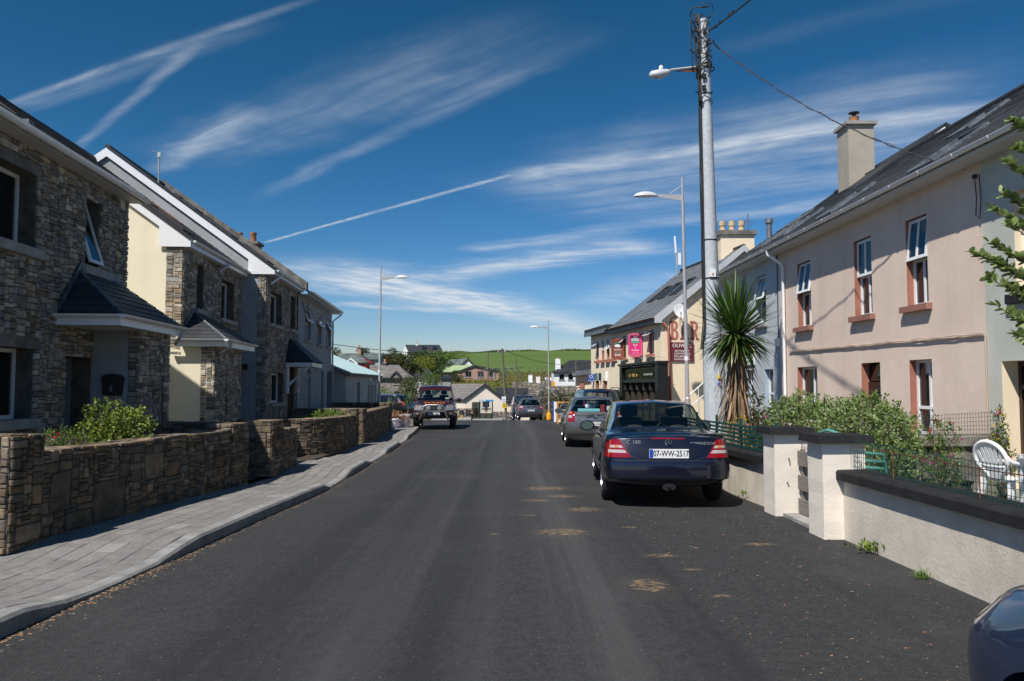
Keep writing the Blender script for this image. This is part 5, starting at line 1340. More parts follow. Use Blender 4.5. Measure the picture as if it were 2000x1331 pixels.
 for s_, uu, sz, m in (("oliver's", sa + (sb - sa) * .66,.34, 'letter_gold'),('Seafood Bar', sa + (sb - sa) * .28,.22, 'letter_pale')):
  text_obj('lettering', s_, sz, m, sf, face_matrix(PB.P(uu, sp - .022,(zf0 + zf1) / 2),-PB.U, (0,0,1)),.008)
 ld = MB(); ld.quad(P(sa + .3,.0, zf1 + .16), P(sb - .3,0, zf1 + .16), P(sb - .3, sp + .12, zf1 + .06), P(sa + .3, sp + .12, zf1 + .06)); ld.build('lead_flashing', 'lead', sf)
 # flood lamps on stalks above the shopfront
 for i, u in enumerate([sa + .2, sa + 1.5, sa + 2.9, sb - .1]):
  L = thing('flood_lamp', ['black swan-neck lamp over the shopfront beside the gable corner', 'second black swan-neck lamp over the shopfront from the gable', 'third black swan-neck lamp over the shopfront from the gable', 'black swan-neck lamp at the far end of the shopfront'][i], 'lamp', P(u, 0, zf1 + .3), 'swan-neck lamps over the shopfront')
  a = MB(); a.tube([P(u, 0.0, zf1 + .30), P(u, .3, zf1 + .36), P(u, .55, zf1 + .33)], .009,6); a.build('stalk', 'upvc_grey', L)
  h = MB(); h.hexa([P(u - .09,.5, zf1 + .26), P(u + .09,.5, zf1 + .26), P(u + .09,.68, zf1 + .18), P(u - .09,.68, zf1 + .18), P(u - .06,.52, zf1 + .35), P(u + .06,.52, zf1 + .35), P(u + .06,.67, zf1 + .29), P(u - .06,.67, zf1 + .29)]); h.build('lamp_head', 'black_iron', L)
 # red downpipe on the corner
 dp = MB(); c0 = P(-.02,.3, ze + .02)
 pg = lambda px, py: (lambda q: PG.P(q[0], .08, q[1]))(PG.uv(px, py))
 dp.tube([c0, pg(1291,629), pg(1302,640), pg(1304,648), pg(1309,800)], .045,8); dp.build('downpipe', 'letter_red', H, smooth=True)
 # chimney
 c = at(1437,500,28.9); z1 = at(1437,462,28.9).z; ch = MB(); ch.box((c.x - .62, c.y - .3,5.2),(c.x + .60, c.y + .42, z1)); cho = ch.build('chimney', 'render_cream', H)
 cp = MB(); cp.box((c.x - .70, c.y - .38, z1),(c.x + .68, c.y + .5, z1 + .16)); cp.build('chimney_cap', 'concrete_old', cho)
 for dx in (-.47,-.13,.22):
  pt = MB(); M = Matrix.Translation((c.x + dx, c.y, z1 + .16)); pt.lathe([(.115,0),(.10,.2),(.125,.22),(.12,.40),(.10,.40)], 12, M); pt.build('chimney_pot', 'pot_buff', cho, smooth=True, angle=40)
 q = at(1461,440,28.9); ae = MB(); ae.tube([V((q.x, 28.9, z1)), V((q.x, 28.9, at(1461,418,28.9).z))], .018,6)
 for k in range(4): ae.tube([V((q.x - .16,28.9, q.z + .06 + k * .05)), V((q.x + .2,28.9, q.z + .02 + k * .05))], .008,4)
 ae.build('aerial', 'lead', cho)
 # BAR painted on the gable
 k = MB(); u0, z0 = PG.uv(1309,664); u1, z1 = PG.uv(1364,628); hh = z1 - z0; ww = (u1 - u0) * .30; gp = (u1 - u0) * .05
 for i, chh in enumerate('BAR'):
  for poly in slab_letter(chh, ww, hh): k.prism([PG.P(u0 + i * (ww + gp) + x, .004, z0 + y) for x, y in poly], PG.N * .004)
 k.build('painted_letters', 'letter_red', H)
 # maroon board
 a, b_, c_, d_ = PG.rect(1308,669,1354,706); s = MB(); s.fbox(PG.O, PG.U, PG.N, a, b_, .01,.05, c_, d_); so = s.build('gable_board', 'sign_maroon', loc=PG.P(a, 0, c_)); tag(so, "maroon board lettered OLIVER'S under the painted BAR letters", 'sign')
 hgt = d_ - c_; cx = (a + b_) / 2
 for s_, f, sz, sx in (("OLIVER'S", .82,.26,1.0),('RESTAURANT', .54,.13,.95),('& SEAFOOD BAR', .40,.13,.85),('BED & BREAKFAST', .25,.13,.78),('ROOMS EN SUITE', .10,.13,.82)):
  text_obj('lettering', s_, sz * hgt / .95, 'letter_white', so, face_matrix(PG.P(cx, .053, c_ + hgt * f), PG.U, (0,0,1)),.003, sx=sx)
 # satellite dish
 dc = at(1329,609,27.25); D = thing('satellite_dish', 'white satellite dish high on the cream gable', 'dish', dc)
 m = MB(); M = face_matrix(dc, (.96,.2,0),(-.1,.25,.95)); m.lathe([(.0,.0),(.10,.008),(.18,.028),(.25,.06),(.256,.06),(.18,.02),(.10,-.004),(0,-.010)], 24, M, caps=False); m.build('reflector', 'upvc', D, smooth=True)
 a = MB(); a.tube([dc + V((0,0,-.2)), dc + V((-.02,-.2,-.19)), dc + V((-.04,-.28,-.08))], .014,6); a.tube([dc, dc + V((.05,.35,-.1)), dc + V((.05,.38,-.6))], .02,6); a.box(tuple(dc + V((-.07,-.31,-.11))), tuple(dc + V((-.01,-.25,-.05)))); a.build('bracket_arm', 'grey_post', D)
 cb = MB(); q0, q1, q2, q3 = PG.uv(1322,618), PG.uv(1312,622), PG.uv(1308,628), PG.uv(1306,660); cb.tube([PG.P(x, .02, z) for x, z in (q0, q1, q2, q3)], .012,5); cb.build('dish_cable', 'wire', H)
 # stair rail against the gable
 S = thing('stair_rail', 'grey handrail climbing beside the cream gable behind the lamp post', 'handrail', PG.P(1.2,.5,-.2))
 m = MB(); A0, A1 = at(1335,783,26.9), at(1374,748,26.9); m.tube([A0, A1], .025,6); B0, B1 = A0 - V((0,0,.42)), A1 - V((0,0,.42)); m.tube([B0, B1], .02,6); m.build('rail', 'upvc_grey', S)
 for t in (.25,.75): m = MB(); q = A0.lerp(A1, t); m.tube([q, q - V((0,0,1.2))], .02,6); m.build('post', 'upvc_grey', S)
 # mast on the ridge
 c = at(1323,527,33.0); A = thing('mast_aerial', 'slim white mast aerial on the pub roof ridge', 'aerial', c)
 t = at(1318,462,33.0); m = MB(); m.tube([V((c.x, c.y, c.z - .5)), c.lerp(t, .55)], .03,6); m.build('mast', 'grey_post', A); m = MB(); m.tube([c.lerp(t, .5), t], .045,8); q = c.lerp(t, .25); m.box((q.x + .05, q.y - .05, q.z - .15),(q.x + .17, q.y + .05, q.z + .35)); m.build('radome', 'upvc', A)
 # hanging signs
 def hang(name, label, px, py0, py1, wpx, frame, panel, txt, extra=None):
  # boards stand out from the wall, square to the street
  u, _ = PB.uv(px[1], (py0 + py1) / 2); Yc = PB.P(u, 0,0).y - .1
  c0, c1 = at(px[0], py1, Yc), at(px[1], py0, Yc); S = thing(name, label, 'sign', V((c0.x, Yc, c0.z)))
  x0, x1, z0, z1 = c0.x, c1.x, c0.z, c1.z; w = x1 - x0; h = z1 - z0; f = w * .10
  fr = MB(); fr.box((x0, Yc - .04, z0 + h * .06),(x0 + f, Yc + .04, z1 - h * .04)); fr.box((x1 - f, Yc - .04, z0 + h * .06),(x1, Yc + .04, z1 - h * .04)); fr.box((x0 + f, Yc - .038, z1 - h * .10),(x1 - f, Yc + .038, z1 - h * .04)); fr.box((x0 + f, Yc - .038, z0 + h * .06),(x1 - f, Yc + .038, z0 + h * .12))
  fr.prism([(x0 + w * .22, Yc - .04, z1 - h * .04),(x1 - w * .22, Yc - .04, z1 - h * .04),(x1 - w * .32, Yc - .04, z1 + h * .015),(x0 + w * .5, Yc - .04, z1),(x0 + w * .32, Yc - .04, z1 + h * .015)], (0,.08,0)); fr.prism([(x0 + w * .12, Yc - .04, z0 + h * .06),(x0 + w * .22, Yc - .04, z0),(x1 - w * .22, Yc - .04, z0),(x1 - w * .12, Yc - .04, z0 + h * .06)], (0,.08,0))
  fr.build('sign_frame', frame, S)
  p = MB(); p.box((x0 + f, Yc - .02, z0 + h * .12),(x1 - f, Yc + .02, z1 - h * .10)); po = p.build('sign_panel', panel, S)
  M = lambda fx, fz: face_matrix((x0 + w * fx, Yc - .024, z0 + h * fz),(1,0,0),(0,0,1))
  for s_, fz, sz, m, sx in txt: text_obj('lettering', s_, sz * h, m, po, M(.5, fz),.002, sx=sx)
  if extra: extra(x0, x1, z0, z1, w, h, Yc, po)
  br = MB(); wp = PB.P(u, 0,0)
  for zz in (z1 - h * .02, z0 + h * .1): br.tube([(x1 - .01, Yc, zz),(x1 + .45, Yc + .02, zz)], .018,6)
  br.build('bracket', 'black_iron', S)
 def arch_pic(x0, x1, z0, z1, w, h, Yc, po):
  m = MB(); n = 9; cx = (x0 + x1) / 2; m.prism([(cx - w * .33, Yc - .021, z0 + h * .60)] + [(cx + w * .33 * math.cos(R(a)), Yc - .021, z0 + h * .72 + h * .13 * math.sin(R(a))) for a in range(0,181,20)][::-1] + [(cx + w * .33, Yc - .021, z0 + h * .60)], (0,-.004,0)); m.build('picture_arch', 'sign_green', po)
  m = MB(); m.lathe([(0,0),(w * .26,0),(w * .26,.004),(0,.004)], 20, face_matrix((cx, Yc - .026, z0 + h * .66),(1,0,0),(0,.0,1)) @ Matrix.Diagonal((1,.42,1,1))); m.build('picture_plate', 'letter_white', po)
 def bay_pic(x0, x1, z0, z1, w, h, Yc, po):
  cx = (x0 + x1) / 2
  m = MB(); m.prism([(cx - w * .32, Yc - .021, z1 - h * .14),(cx + w * .32, Yc - .021, z1 - h * .14),(cx + w * .32, Yc - .021, z1 - h * .27),(cx + w * .2, Yc - .021, z1 - h * .20),(cx - w * .2, Yc - .021, z1 - h * .20),(cx - w * .32, Yc - .021, z1 - h * .27)], (0,-.003,0)); m.build('ribbon', 'black_paint', po)
  m = MB(); m.box((cx - w * .27, Yc - .026, z1 - h * .42),(cx + w * .27, Yc - .021, z1 - h * .32)); m.build('picture_bay', 'letter_green', po)
  m = MB(); m.box((cx - w * .27, Yc - .0265, z1 - h * .32),(cx + w * .27, Yc - .021, z1 - h * .22)); m.build('picture_sky', 'tin_roof', po)
  text_obj('lettering', "OLIVER'S", h * .045, 'letter_white', po, face_matrix((cx, Yc - .027, z1 - h * .17),(1,0,0),(0,0,1)),.002)
 hang('hanging_sign', 'carved pink hanging sign lettered Bed and Breakfast', (1227,1254),651,698,0, 'sign_pink_frame', 'sign_pink', [('Bed', .50,.12, 'letter_white', .95),('&', .39,.10, 'letter_white', .9),('Breakfast', .285,.115, 'letter_white', .72),('ROOMS EN SUITE', .165,.045, 'letter_white', .85)], bay_pic)
 hang('hanging_sign', 'carved red hanging sign lettered Restaurant and BAR', (1194,1219),662,703,0, 'sign_red', 'sign_red', [('RESTAURANT', .47,.11, 'letter_white', .55),('Seafood', .36,.10, 'letter_green', .8),('BAR', .22,.17, 'letter_white', 1.0)], arch_pic)
 # boards beyond the shopfront, square to the street
 def board(label, x0, y0, x1, y1, m, Y, deco):
  a, b_ = at(x0, y1, Y), at(x1, y0, Y); q = MB(); q.box((a.x, Y - .03, a.z),(b_.x, Y + .03, b_.z)); o = q.build('wall_sign', m, loc=V((a.x, Y, a.z))); tag(o, label, 'sign')
  deco(o, a, b_, Y)
 T = lambda o, s_, x, z, sz, m, Y, sx=1: text_obj('lettering', s_, sz, m, o, face_matrix((x, Y - .033, z),(1,0,0),(0,0,1)),.002, sx=sx)
 def d1(o, a, b_, Y): w = b_.x - a.x; h = b_.z - a.z; T(o, 'O', a.x + w * .45, a.z + h * .66, h * .62, 'letter_white', Y); T(o, '2', a.x + w * .8, a.z + h * .48, h * .26, 'letter_white', Y); T(o, 'top-up', a.x + w * .5, a.z + h * .17, h * .24, 'letter_white', Y, 1.2)
 board('square blue mobile top-up sign on the far end of the pub', 1148.5,731.5,1161,746, 'sign_blue', 36.3, d1)
 def d2(o, a, b_, Y):
  w = b_.x - a.x; h = b_.z - a.z; m = MB(); cx, cz = a.x + w * .45, a.z + h * .62
  m.prism([(cx + h * .27 * (1 if k % 2 == 0 else .5) * math.cos(R(90 + 36 * k)), Y - .031, cz + h * .27 * (1 if k % 2 == 0 else .5) * math.sin(R(90 + 36 * k))) for k in range(10)], (0,-.004,0)); m.build('star_emblem', 'letter_lime', o)
  T(o, 'National', a.x + w * .5, a.z + h * .27, h * .15, 'black_paint', Y, 1.1); T(o, 'Lottery', a.x + w * .5, a.z + h * .11, h * .15, 'letter_green', Y, 1.1)
 board('white lottery sign with lime green star by the shopfront', 1182,726,1199,744.5, 'paper_white', 34.2, d2)
 def d3(o, a, b_, Y): w = b_.x - a.x; h = b_.z - a.z; [T(o, s_, a.x + w * .6, a.z + h * f, h * .2, 'letter_white', Y) for s_, f in (('A', .7),('TM', .45),('open', .2))]
 board('dark blue rectangular sign beside the white lottery sign', 1169,729,1182,743.5, 'sign_navy', 35.2, d3)
 def d4(o, a, b_, Y): pass
 board('small weathered green sign above the red doorway', 1161.3,729,1168.8,743, 'sign_green', 35.8, d4)
 def d5(o, a, b_, Y):
  w = b_.x - a.x; h = b_.z - a.z
  for k in range(4): m = MB(); m.box((a.x + w * .15, Y - .034, a.z + h * (.2 + .18 * k)),(b_.x - w * .15, Y - .031, a.z + h * (.24 + .18 * k))); m.build('lettering', 'grey_post', o)
 board('pale oblong notice at the far edge of the shopfront', 1199.5,727,1213,739, 'upvc_grey', 33.6, d5)
 # low annex past the pub
 X = thing('pub_annex', 'low cream annex with lean roof past the pub', 'building', (3.2,39,-.4))
 e = MB(); c0, c1 = at(1125,735,38.2), at(1160,731,38.2); e.quad(V((c0.x, 38.2,-1)), V((c1.x + .6,38.2,-1)), V((c1.x + .6,38.2, c1.z + .2)), V((c0.x, 38.2, c0.z))); e.quad(V((c0.x, 38.2,-1)), V((c0.x, 38.2, c0.z)), V((c0.x + .5,44, c0.z)), V((c0.x + .5,44,-1))); e.build('wall', 'render_cream', X)
 e = MB(); e.hexa([V((c0.x - .2,37.9, c0.z)), V((c1.x + .7,37.9, c1.z + .1)), V((c1.x + .7,44, c1.z + .1)), V((c0.x + .3,44, c0.z)), V((c0.x - .2,37.9, c0.z + .2)), V((c1.x + .7,37.9, c1.z + .35)), V((c1.x + .7,44, c1.z + .35)), V((c0.x + .3,44, c0.z + .2))]); e.build('roof', 'lead', X)
 d0, d1_ = at(1132,775,38.18), at(1140,747,38.18); e = MB(); e.box((d0.x, 38.13,-.8),(d1_.x, 38.19, d1_.z)); e.build('door', 'jamb_red', X)
mat('shop_wood', (.055,.048,.03),.6,.2,6); mat('fascia_gloss', (.012,.014,.011),.12,.3,4, spec=.3); mat('letter_pale', (.42,.46,.40),.6,.2,3); mat('letter_lime', (.30,.52,.03),.5,.05,3); mat('sign_navy', (.012,.02,.10),.4,.2,4)
make_bar()

# ------------------------------------------------------------------ garden wall, pillars and gate
RWX = lambda y: float(np.interp(y, [-2,5.7,8.8,10.2,12.2,17,27], [3.60,3.57,3.52,3.46,3.39,3.42,3.6]))
def make_right_walls():
 def low_wall(ya, yb, label, zt=.63, joints=()):
  W = thing('rendered_garden_wall', label, 'wall', (RWX((ya + yb) / 2) + .1,(ya + yb) / 2,0))
  b = MB(); ys = np.linspace(ya, yb, max(3, int((yb - ya) / .5))); r = random.Random(2)
  rows = [[V((RWX(y), y, gz(y) - .1)), V((RWX(y) + r.uniform(-.006,.006), y, gz(y) + zt * .5)), V((RWX(y), y, gz(y) + zt)), V((RWX(y) + .22, y, gz(y) + zt)), V((RWX(y) + .22, y, gz(y) - .1))] for y in ys]
  b.grid(rows); b._add(rows[0], [(0,1,2,3,4)]); b._add(rows[-1], [(4,3,2,1,0)]); b.build('wall_body', 'wall_paint', W)
  cuts = [ya] + list(joints) + [yb]
  for a, c in zip(cuts, cuts[1:]):
   m = MB(); x0, x1 = RWX(a), RWX(c); za, zc = gz(a) + zt, gz(c) + zt; e = .004
   def ring(y, x, z): return [V((x - .075, y, z + .002)), V((x - .075, y, z + .085)), V((x - .055, y, z + .105)), V((x + .27, y, z + .115)), V((x + .29, y, z + .09)), V((x + .29, y, z + .002))]
   A, B = ring(a + e, x0, za), ring(c - e, x1, zc); n = 6
   m._add(A + B, [(i, (i + 1) % n, n + (i + 1) % n, n + i) for i in range(n)] + [tuple(range(n))[::-1], tuple(range(n, 2 * n))]); m.build('coping_slab', 'coping_black', W)
  return W
 low_wall(2.0,8.62, 'cream garden wall with black coping and wire fence beside the foreground car', joints=(4.1,6.0,7.35))
 low_wall(10.72,19.5, 'grey rendered garden wall behind the dark blue saloon car', .60, joints=(12.1,13.6,15.2,17.0))
 def pillar(y0, y1, x0, x1, z, label):
  W = thing('gate_pillar', label, 'gate pillar', ((x0 + x1) / 2,(y0 + y1) / 2,0), 'gate pillars')
  b = MB(); n = 8; r = random.Random(int(y0 * 10)); z0 = -.1
  def ringz(zz):
   return [V((x0, y0, zz)), V((x1, y0, zz)), V((x1, y1, zz)), V((x0, y1, zz))]
  rows = [[p + V((r.uniform(-.004,.004), r.uniform(-.004,.004),0)) for p in ringz(z0 + (z - z0) * k / n)] for k in range(n + 1)]
  for a, c in zip(rows, rows[1:]):
   for i in range(4): b.quad(a[i], a[(i + 1) % 4], c[(i + 1) % 4], c[i])
  b.build('shaft', 'pillar_paint', W)
  c = MB(); o = .075; c.hexa([V((x0 - o, y0 - o, z)), V((x1 + o, y0 - o, z)), V((x1 + o, y1 + o, z)), V((x0 - o, y1 + o, z)), V((x0 - o + .01, y0 - o + .01, z + .085)), V((x1 + o - .01, y0 - o + .01, z + .085)), V((x1 + o - .01, y1 + o - .01, z + .085)), V((x0 - o + .01, y1 + o - .01, z + .085))]); c.build('cap', 'coping_black', W)
 pillar(8.55,8.98,3.31,3.76,1.0, 'cream gate pillar with black cap joining the near garden wall')
 pillar(10.1,10.53,3.305,3.73,1.0, 'cream gate pillar with black cap behind the wooden gate')
 # gate of weathered boards standing ajar
 G = thing('wooden_gate', 'weathered grey board gate with wire mesh between the cream pillars', 'gate', (3.75,9.6,0))
 a, c = V((3.58,10.08,0)), V((3.60,9.0,0)); d = (c - a).normalized(); s = V((-d.y, d.x, 0))
 def brd(t0, t1, z0, z1, name='board', m='grey_wood', th=.025, off=0): q = MB(); p, w = a + d * t0 + s * off, a + d * t1 + s * off; e = s * th; q.hexa([p + V((0,0, z0)), w + V((0,0, z0 + .01)), w + e + V((0,0, z0 + .01)), p + e + V((0,0, z0)), p + V((0,0, z1)), w + V((0,0, z1 + .008)), w + e + V((0,0, z1 + .008)), p + e + V((0,0, z1))]); q.build(name, m, G)
 L = (c - a).length
 brd(.02, L - .02,.62,.80); brd(.02, L - .02,.32,.50); brd(.02, L - .02,.03,.21); brd(.04,.12,.0,.82, 'stile', off=.03); brd(L - .14, L - .05,.0,.82, 'stile', off=.03)
 q = MB(); p, w = a + d * .1 + s * .03, a + d * (L - .1) + s * .03; q.hexa([p + V((0,0,.05)), p + V((0,0,.05)) + d * .08, p + V((0,0,.05)) + d * .08 + s * .02, p + V((0,0,.05)) + s * .02, w + V((0,0,.7)), w + d * .08 + V((0,0,.7)), w + d * .08 + s * .02 + V((0,0,.7)), w + s * .02 + V((0,0,.7))]); q.build('brace', 'grey_wood', G)
 q = MB()
 for k in range(22): t = L * k / 21; q.tube([a + d * t + s * .06 + V((0,0,.05)), a + d * t + s * .06 + V((0,0,.92))], .0022,4, caps=False)
 for k in range(12): z = .06 + k * .078; q.tube([a + s * .06 + V((0,0, z)), c + s * .06 + V((0,0, z))], .0022,4, caps=False)
 q.build('wire_mesh', 'rust', G)
 q = MB(); q.tube([V((3.48,10.1,.70)), V((3.48,10.07,.70)), V((3.48,10.07,.66))], .007,6); q.build('hinge', 'rust', G); q = MB(); q.tube([V((3.46,10.1,.40)), V((3.46,10.07,.40))], .009,6); q.build('hinge', 'rust', G)
 st = MB(); st.box((3.40,9.0,-.05),(4.1,10.12,.02)); o = st.build('gate_step', 'concrete'); o['kind'] = 'structure'
 # wire fence along the wall top
 def fence(ya, yb, z0, h, label, pitch=.05, rows=5, m='fence_green', wave=.0):
  Fn = thing('wire_fence', label, 'fence', (RWX(ya) + .1,(ya + yb) / 2, z0)); n = int((yb - ya) / pitch); P = lambda y, z: V((RWX(y) + .10 + .012 * math.sin(y * 2.1), y, gz(y) + z + .012 * math.sin(y * 1.7)))
  q = MB()
  for k in range(n + 1): y = ya + k * pitch; q.tube([P(y, z0), P(y, z0 + h)], .0026,4, caps=False)
  for k in range(rows + 1):
   z = z0 + .02 + (h - .03) * k / rows; q.tube([P(y, z) for y in np.arange(ya, yb + .01,.3)], .003,4, caps=False)
  q.build('mesh_wires', m, Fn)
  for y in np.arange(ya + .05, yb, 1.35): t = MB(); t.tube([P(y, z0 - .02), P(y, z0 + h * .82), P(y - .06, z0 + h * .86)], .0055,6); t.build('post', 'rust', Fn)
  t = MB(); t.tube([P(y, z0 + h * .8) for y in np.arange(ya, yb, .25)], .0035,5); t.build('rail', 'rust', Fn)
 fence(2.2,8.6,.745,.30, 'green wire mesh fence with rusty posts along the near wall coping')
 Fn = thing('slat_fence', 'dark green horizontal slat fence on the wall below the palm', 'fence', (3.5,12.5,.7))
 for k in range(6):
  q = MB(); z = .72 + k * .062
  ys = np.arange(10.75,16.9,.5)
  for y0, y1 in zip(ys, ys[1:]): q.hexa([V((RWX(y0) + .1, y0, gz(y0) + z)), V((RWX(y0) + .115, y0, gz(y0) + z)), V((RWX(y1) + .115, y1, gz(y1) + z)), V((RWX(y1) + .1, y1, gz(y1) + z)), V((RWX(y0) + .1, y0, gz(y0) + z + .034)), V((RWX(y0) + .115, y0, gz(y0) + z + .034)), V((RWX(y1) + .115, y1, gz(y1) + z + .034)), V((RWX(y1) + .1, y1, gz(y1) + z + .034))])
  q.build('slat', 'fence_green', Fn)
 for y in np.arange(10.8,16.9,1.5): q = MB(); q.box((RWX(y) + .116, y - .02,.66),(RWX(y) + .15, y + .02,1.12)); q.build('post', 'fence_green', Fn)
 # divider wall between the gardens with wire on top
 W = thing('divider_wall', 'rough old concrete divider wall in front of the pink house end', 'wall', (6.5,12.0,0))
 b = MB(); r = random.Random(6); rows = []
 for x in np.linspace(5.2,7.3,12): rows.append([V((x, 11.85 + r.uniform(-.02,.02),-.1)), V((x, 11.85 + r.uniform(-.03,.03),.35)), V((x, 11.84 + r.uniform(-.02,.02),.72)), V((x, 11.78,.73)), V((x, 11.78,.86 + r.uniform(-.02,.02))), V((x, 12.2,.88)), V((x, 12.2,-.1))])
 b.grid(rows); b._add(rows[0], [tuple(range(7))]); b._add(rows[-1], [tuple(range(6,-1,-1))]); b.build('wall_body', 'concrete_old', W)
 q = MB()
 for k in range(50): x = 5.2 + k * .043; q.tube([V((x, 12,.86)), V((x, 12,1.12 + (x - 5.2) * .06))], .0026,4, caps=False)
 for k in range(6): q.tube([V((5.2,12,.88 + k * .045)), V((7.32,12,.90 + k * .065))], .003,4, caps=False)
 q.build('mesh_wires', 'fence_green', W)
 # paved garden
 g = MB(); g.grid([[V((RWX(y) + .2, y, gz(y) + .004)), V((7.4, y, gz(y) + .004))] for y in np.arange(1.5,20.1,1)]); o = g.build('garden_paving', 'patio'); o['kind'] = 'structure'
 b = MB(); b.box((4.6,15.6,-.3),(7.1,15.85,.82)); o = b.build('low_divider', 'concrete'); tag(o, 'plain low concrete divider behind the palm in the blue house garden', 'wall')
make_right_walls()
# ------------------------------------------------------------------ motor cars
clear_glass('car_glass', (.80,.87,.84),.03); clear_glass('car_glass_dark', (.30,.34,.33),.05); clear_glass('car_glass_side', (.6,.66,.63),.02); clear_glass('lamp_clear', (.9,.9,.92),.10)
def car_paint(name, c, metal=.45): return mat(name, c, .32,.06,.8, metal=metal, coat=1.0, spec=.5)
car_paint('paint_navy', (.006,.008,.022)); car_paint('paint_grey', (.13,.135,.13),.5); car_paint('paint_maroon', (.036,.006,.009),.1); car_paint('paint_darkblue', (.018,.028,.06)); car_paint('paint_silver', (.14,.145,.155),.7); car_paint('paint_blue', (.02,.038,.10)); car_paint('paint_black', (.01,.011,.014))
mat('tyre', (.018,.018,.018),.85,.2,9,.4,60); mat('alloy', (.55,.56,.58),.28,.05,4, metal=.9); mat('chrome', (.75,.76,.78),.12,.03,3, metal=1.0)
mat('lamp_red', (.27,.004,.009),.12,.12,40, coat=1.0, spec=.6); mat('lamp_amber', (.62,.20,.02),.15,.1,40, coat=.6); mat('lamp_white', (.50,.45,.45),.15,.2,60, coat=1.0)
mat('lamp_silver', (.34,.36,.38),.18,.3,40, coat=1.0, metal=.3); mat('trim_black', (.012,.012,.013),.55,.1,6); mat('seat_cloth', (.035,.035,.037),.9,.2,20); mat('interior_grey', (.09,.095,.09),.9,.2,9)
mat('plate_white', (.80,.80,.80),.4,.03,5); mat('plate_blue', (.01,.06,.42),.4,.03,5); mat('plate_text', (.01,.01,.012),.5,.1,5); mat('mirror_glass', (.16,.24,.24),.06,.1,3, metal=.7); mat('rolled_towel', (.20,.52,.58),.8,.1,9); mat('sticker', (.75,.22,.06),.6,.2,6)
mat('galv_bar', (.40,.39,.375),.3,.15,6, metal=.85)

def catmull(P, sub, axis):
 """Catmull-Rom through the control rows of P along an axis"""
 P = np.moveaxis(P, axis, 0); n = len(P); out = []
 for i in range(n - 1):
  p0, p1, p2, p3 = P[max(i - 1,0)], P[i], P[i + 1], P[min(i + 2, n - 1)]
  for k in range(sub):
   t = k / sub; m1, m2 = (p2 - p0) * .42,(p3 - p1) * .42
   h = (2 * t ** 3 - 3 * t ** 2 + 1) * p1 + (t ** 3 - 2 * t ** 2 + t) * m1 + (-2 * t ** 3 + 3 * t ** 2) * p2 + (t ** 3 - t ** 2) * m2
   out.append(h)
 out.append(P[-1]); return np.moveaxis(np.array(out),0, axis)

def sec_deck(y, zb, wr, wm, z1, z2, wb, zd, crown_=.02, ends=None):
 """bonnet or boot section"""
 return [(0, y, zb),(wr * .8, y, zb),(wr, y, zb + .07),(wm, y, z1),(wm - .005, y, z2),(wb, y, zd - .05),(wb - .05, y, zd - .018),(wb - .13, y, zd - .004),(wb - .22, y, zd + .002),(wb * .45, y, zd + crown_ * .75),(0, y, zd + crown_)]
def sec_cab(y, zb, wr, wm, z1, z2, wb, zbelt, wt, zr, crown_=.035, arch=.05):
 return [(0, y, zb),(wr * .8, y, zb),(wr, y, zb + .07),(wm, y, z1),(wm - .005, y, z2),(wb, y, zbelt),(wb - .025, y, zbelt + .03),(wt + .03, y, zr - arch - .03),(wt - .03, y, zr - arch + .025),(wt * .55, y, zr + crown_ * .5 - .02),(0, y, zr + crown_ - .02)]

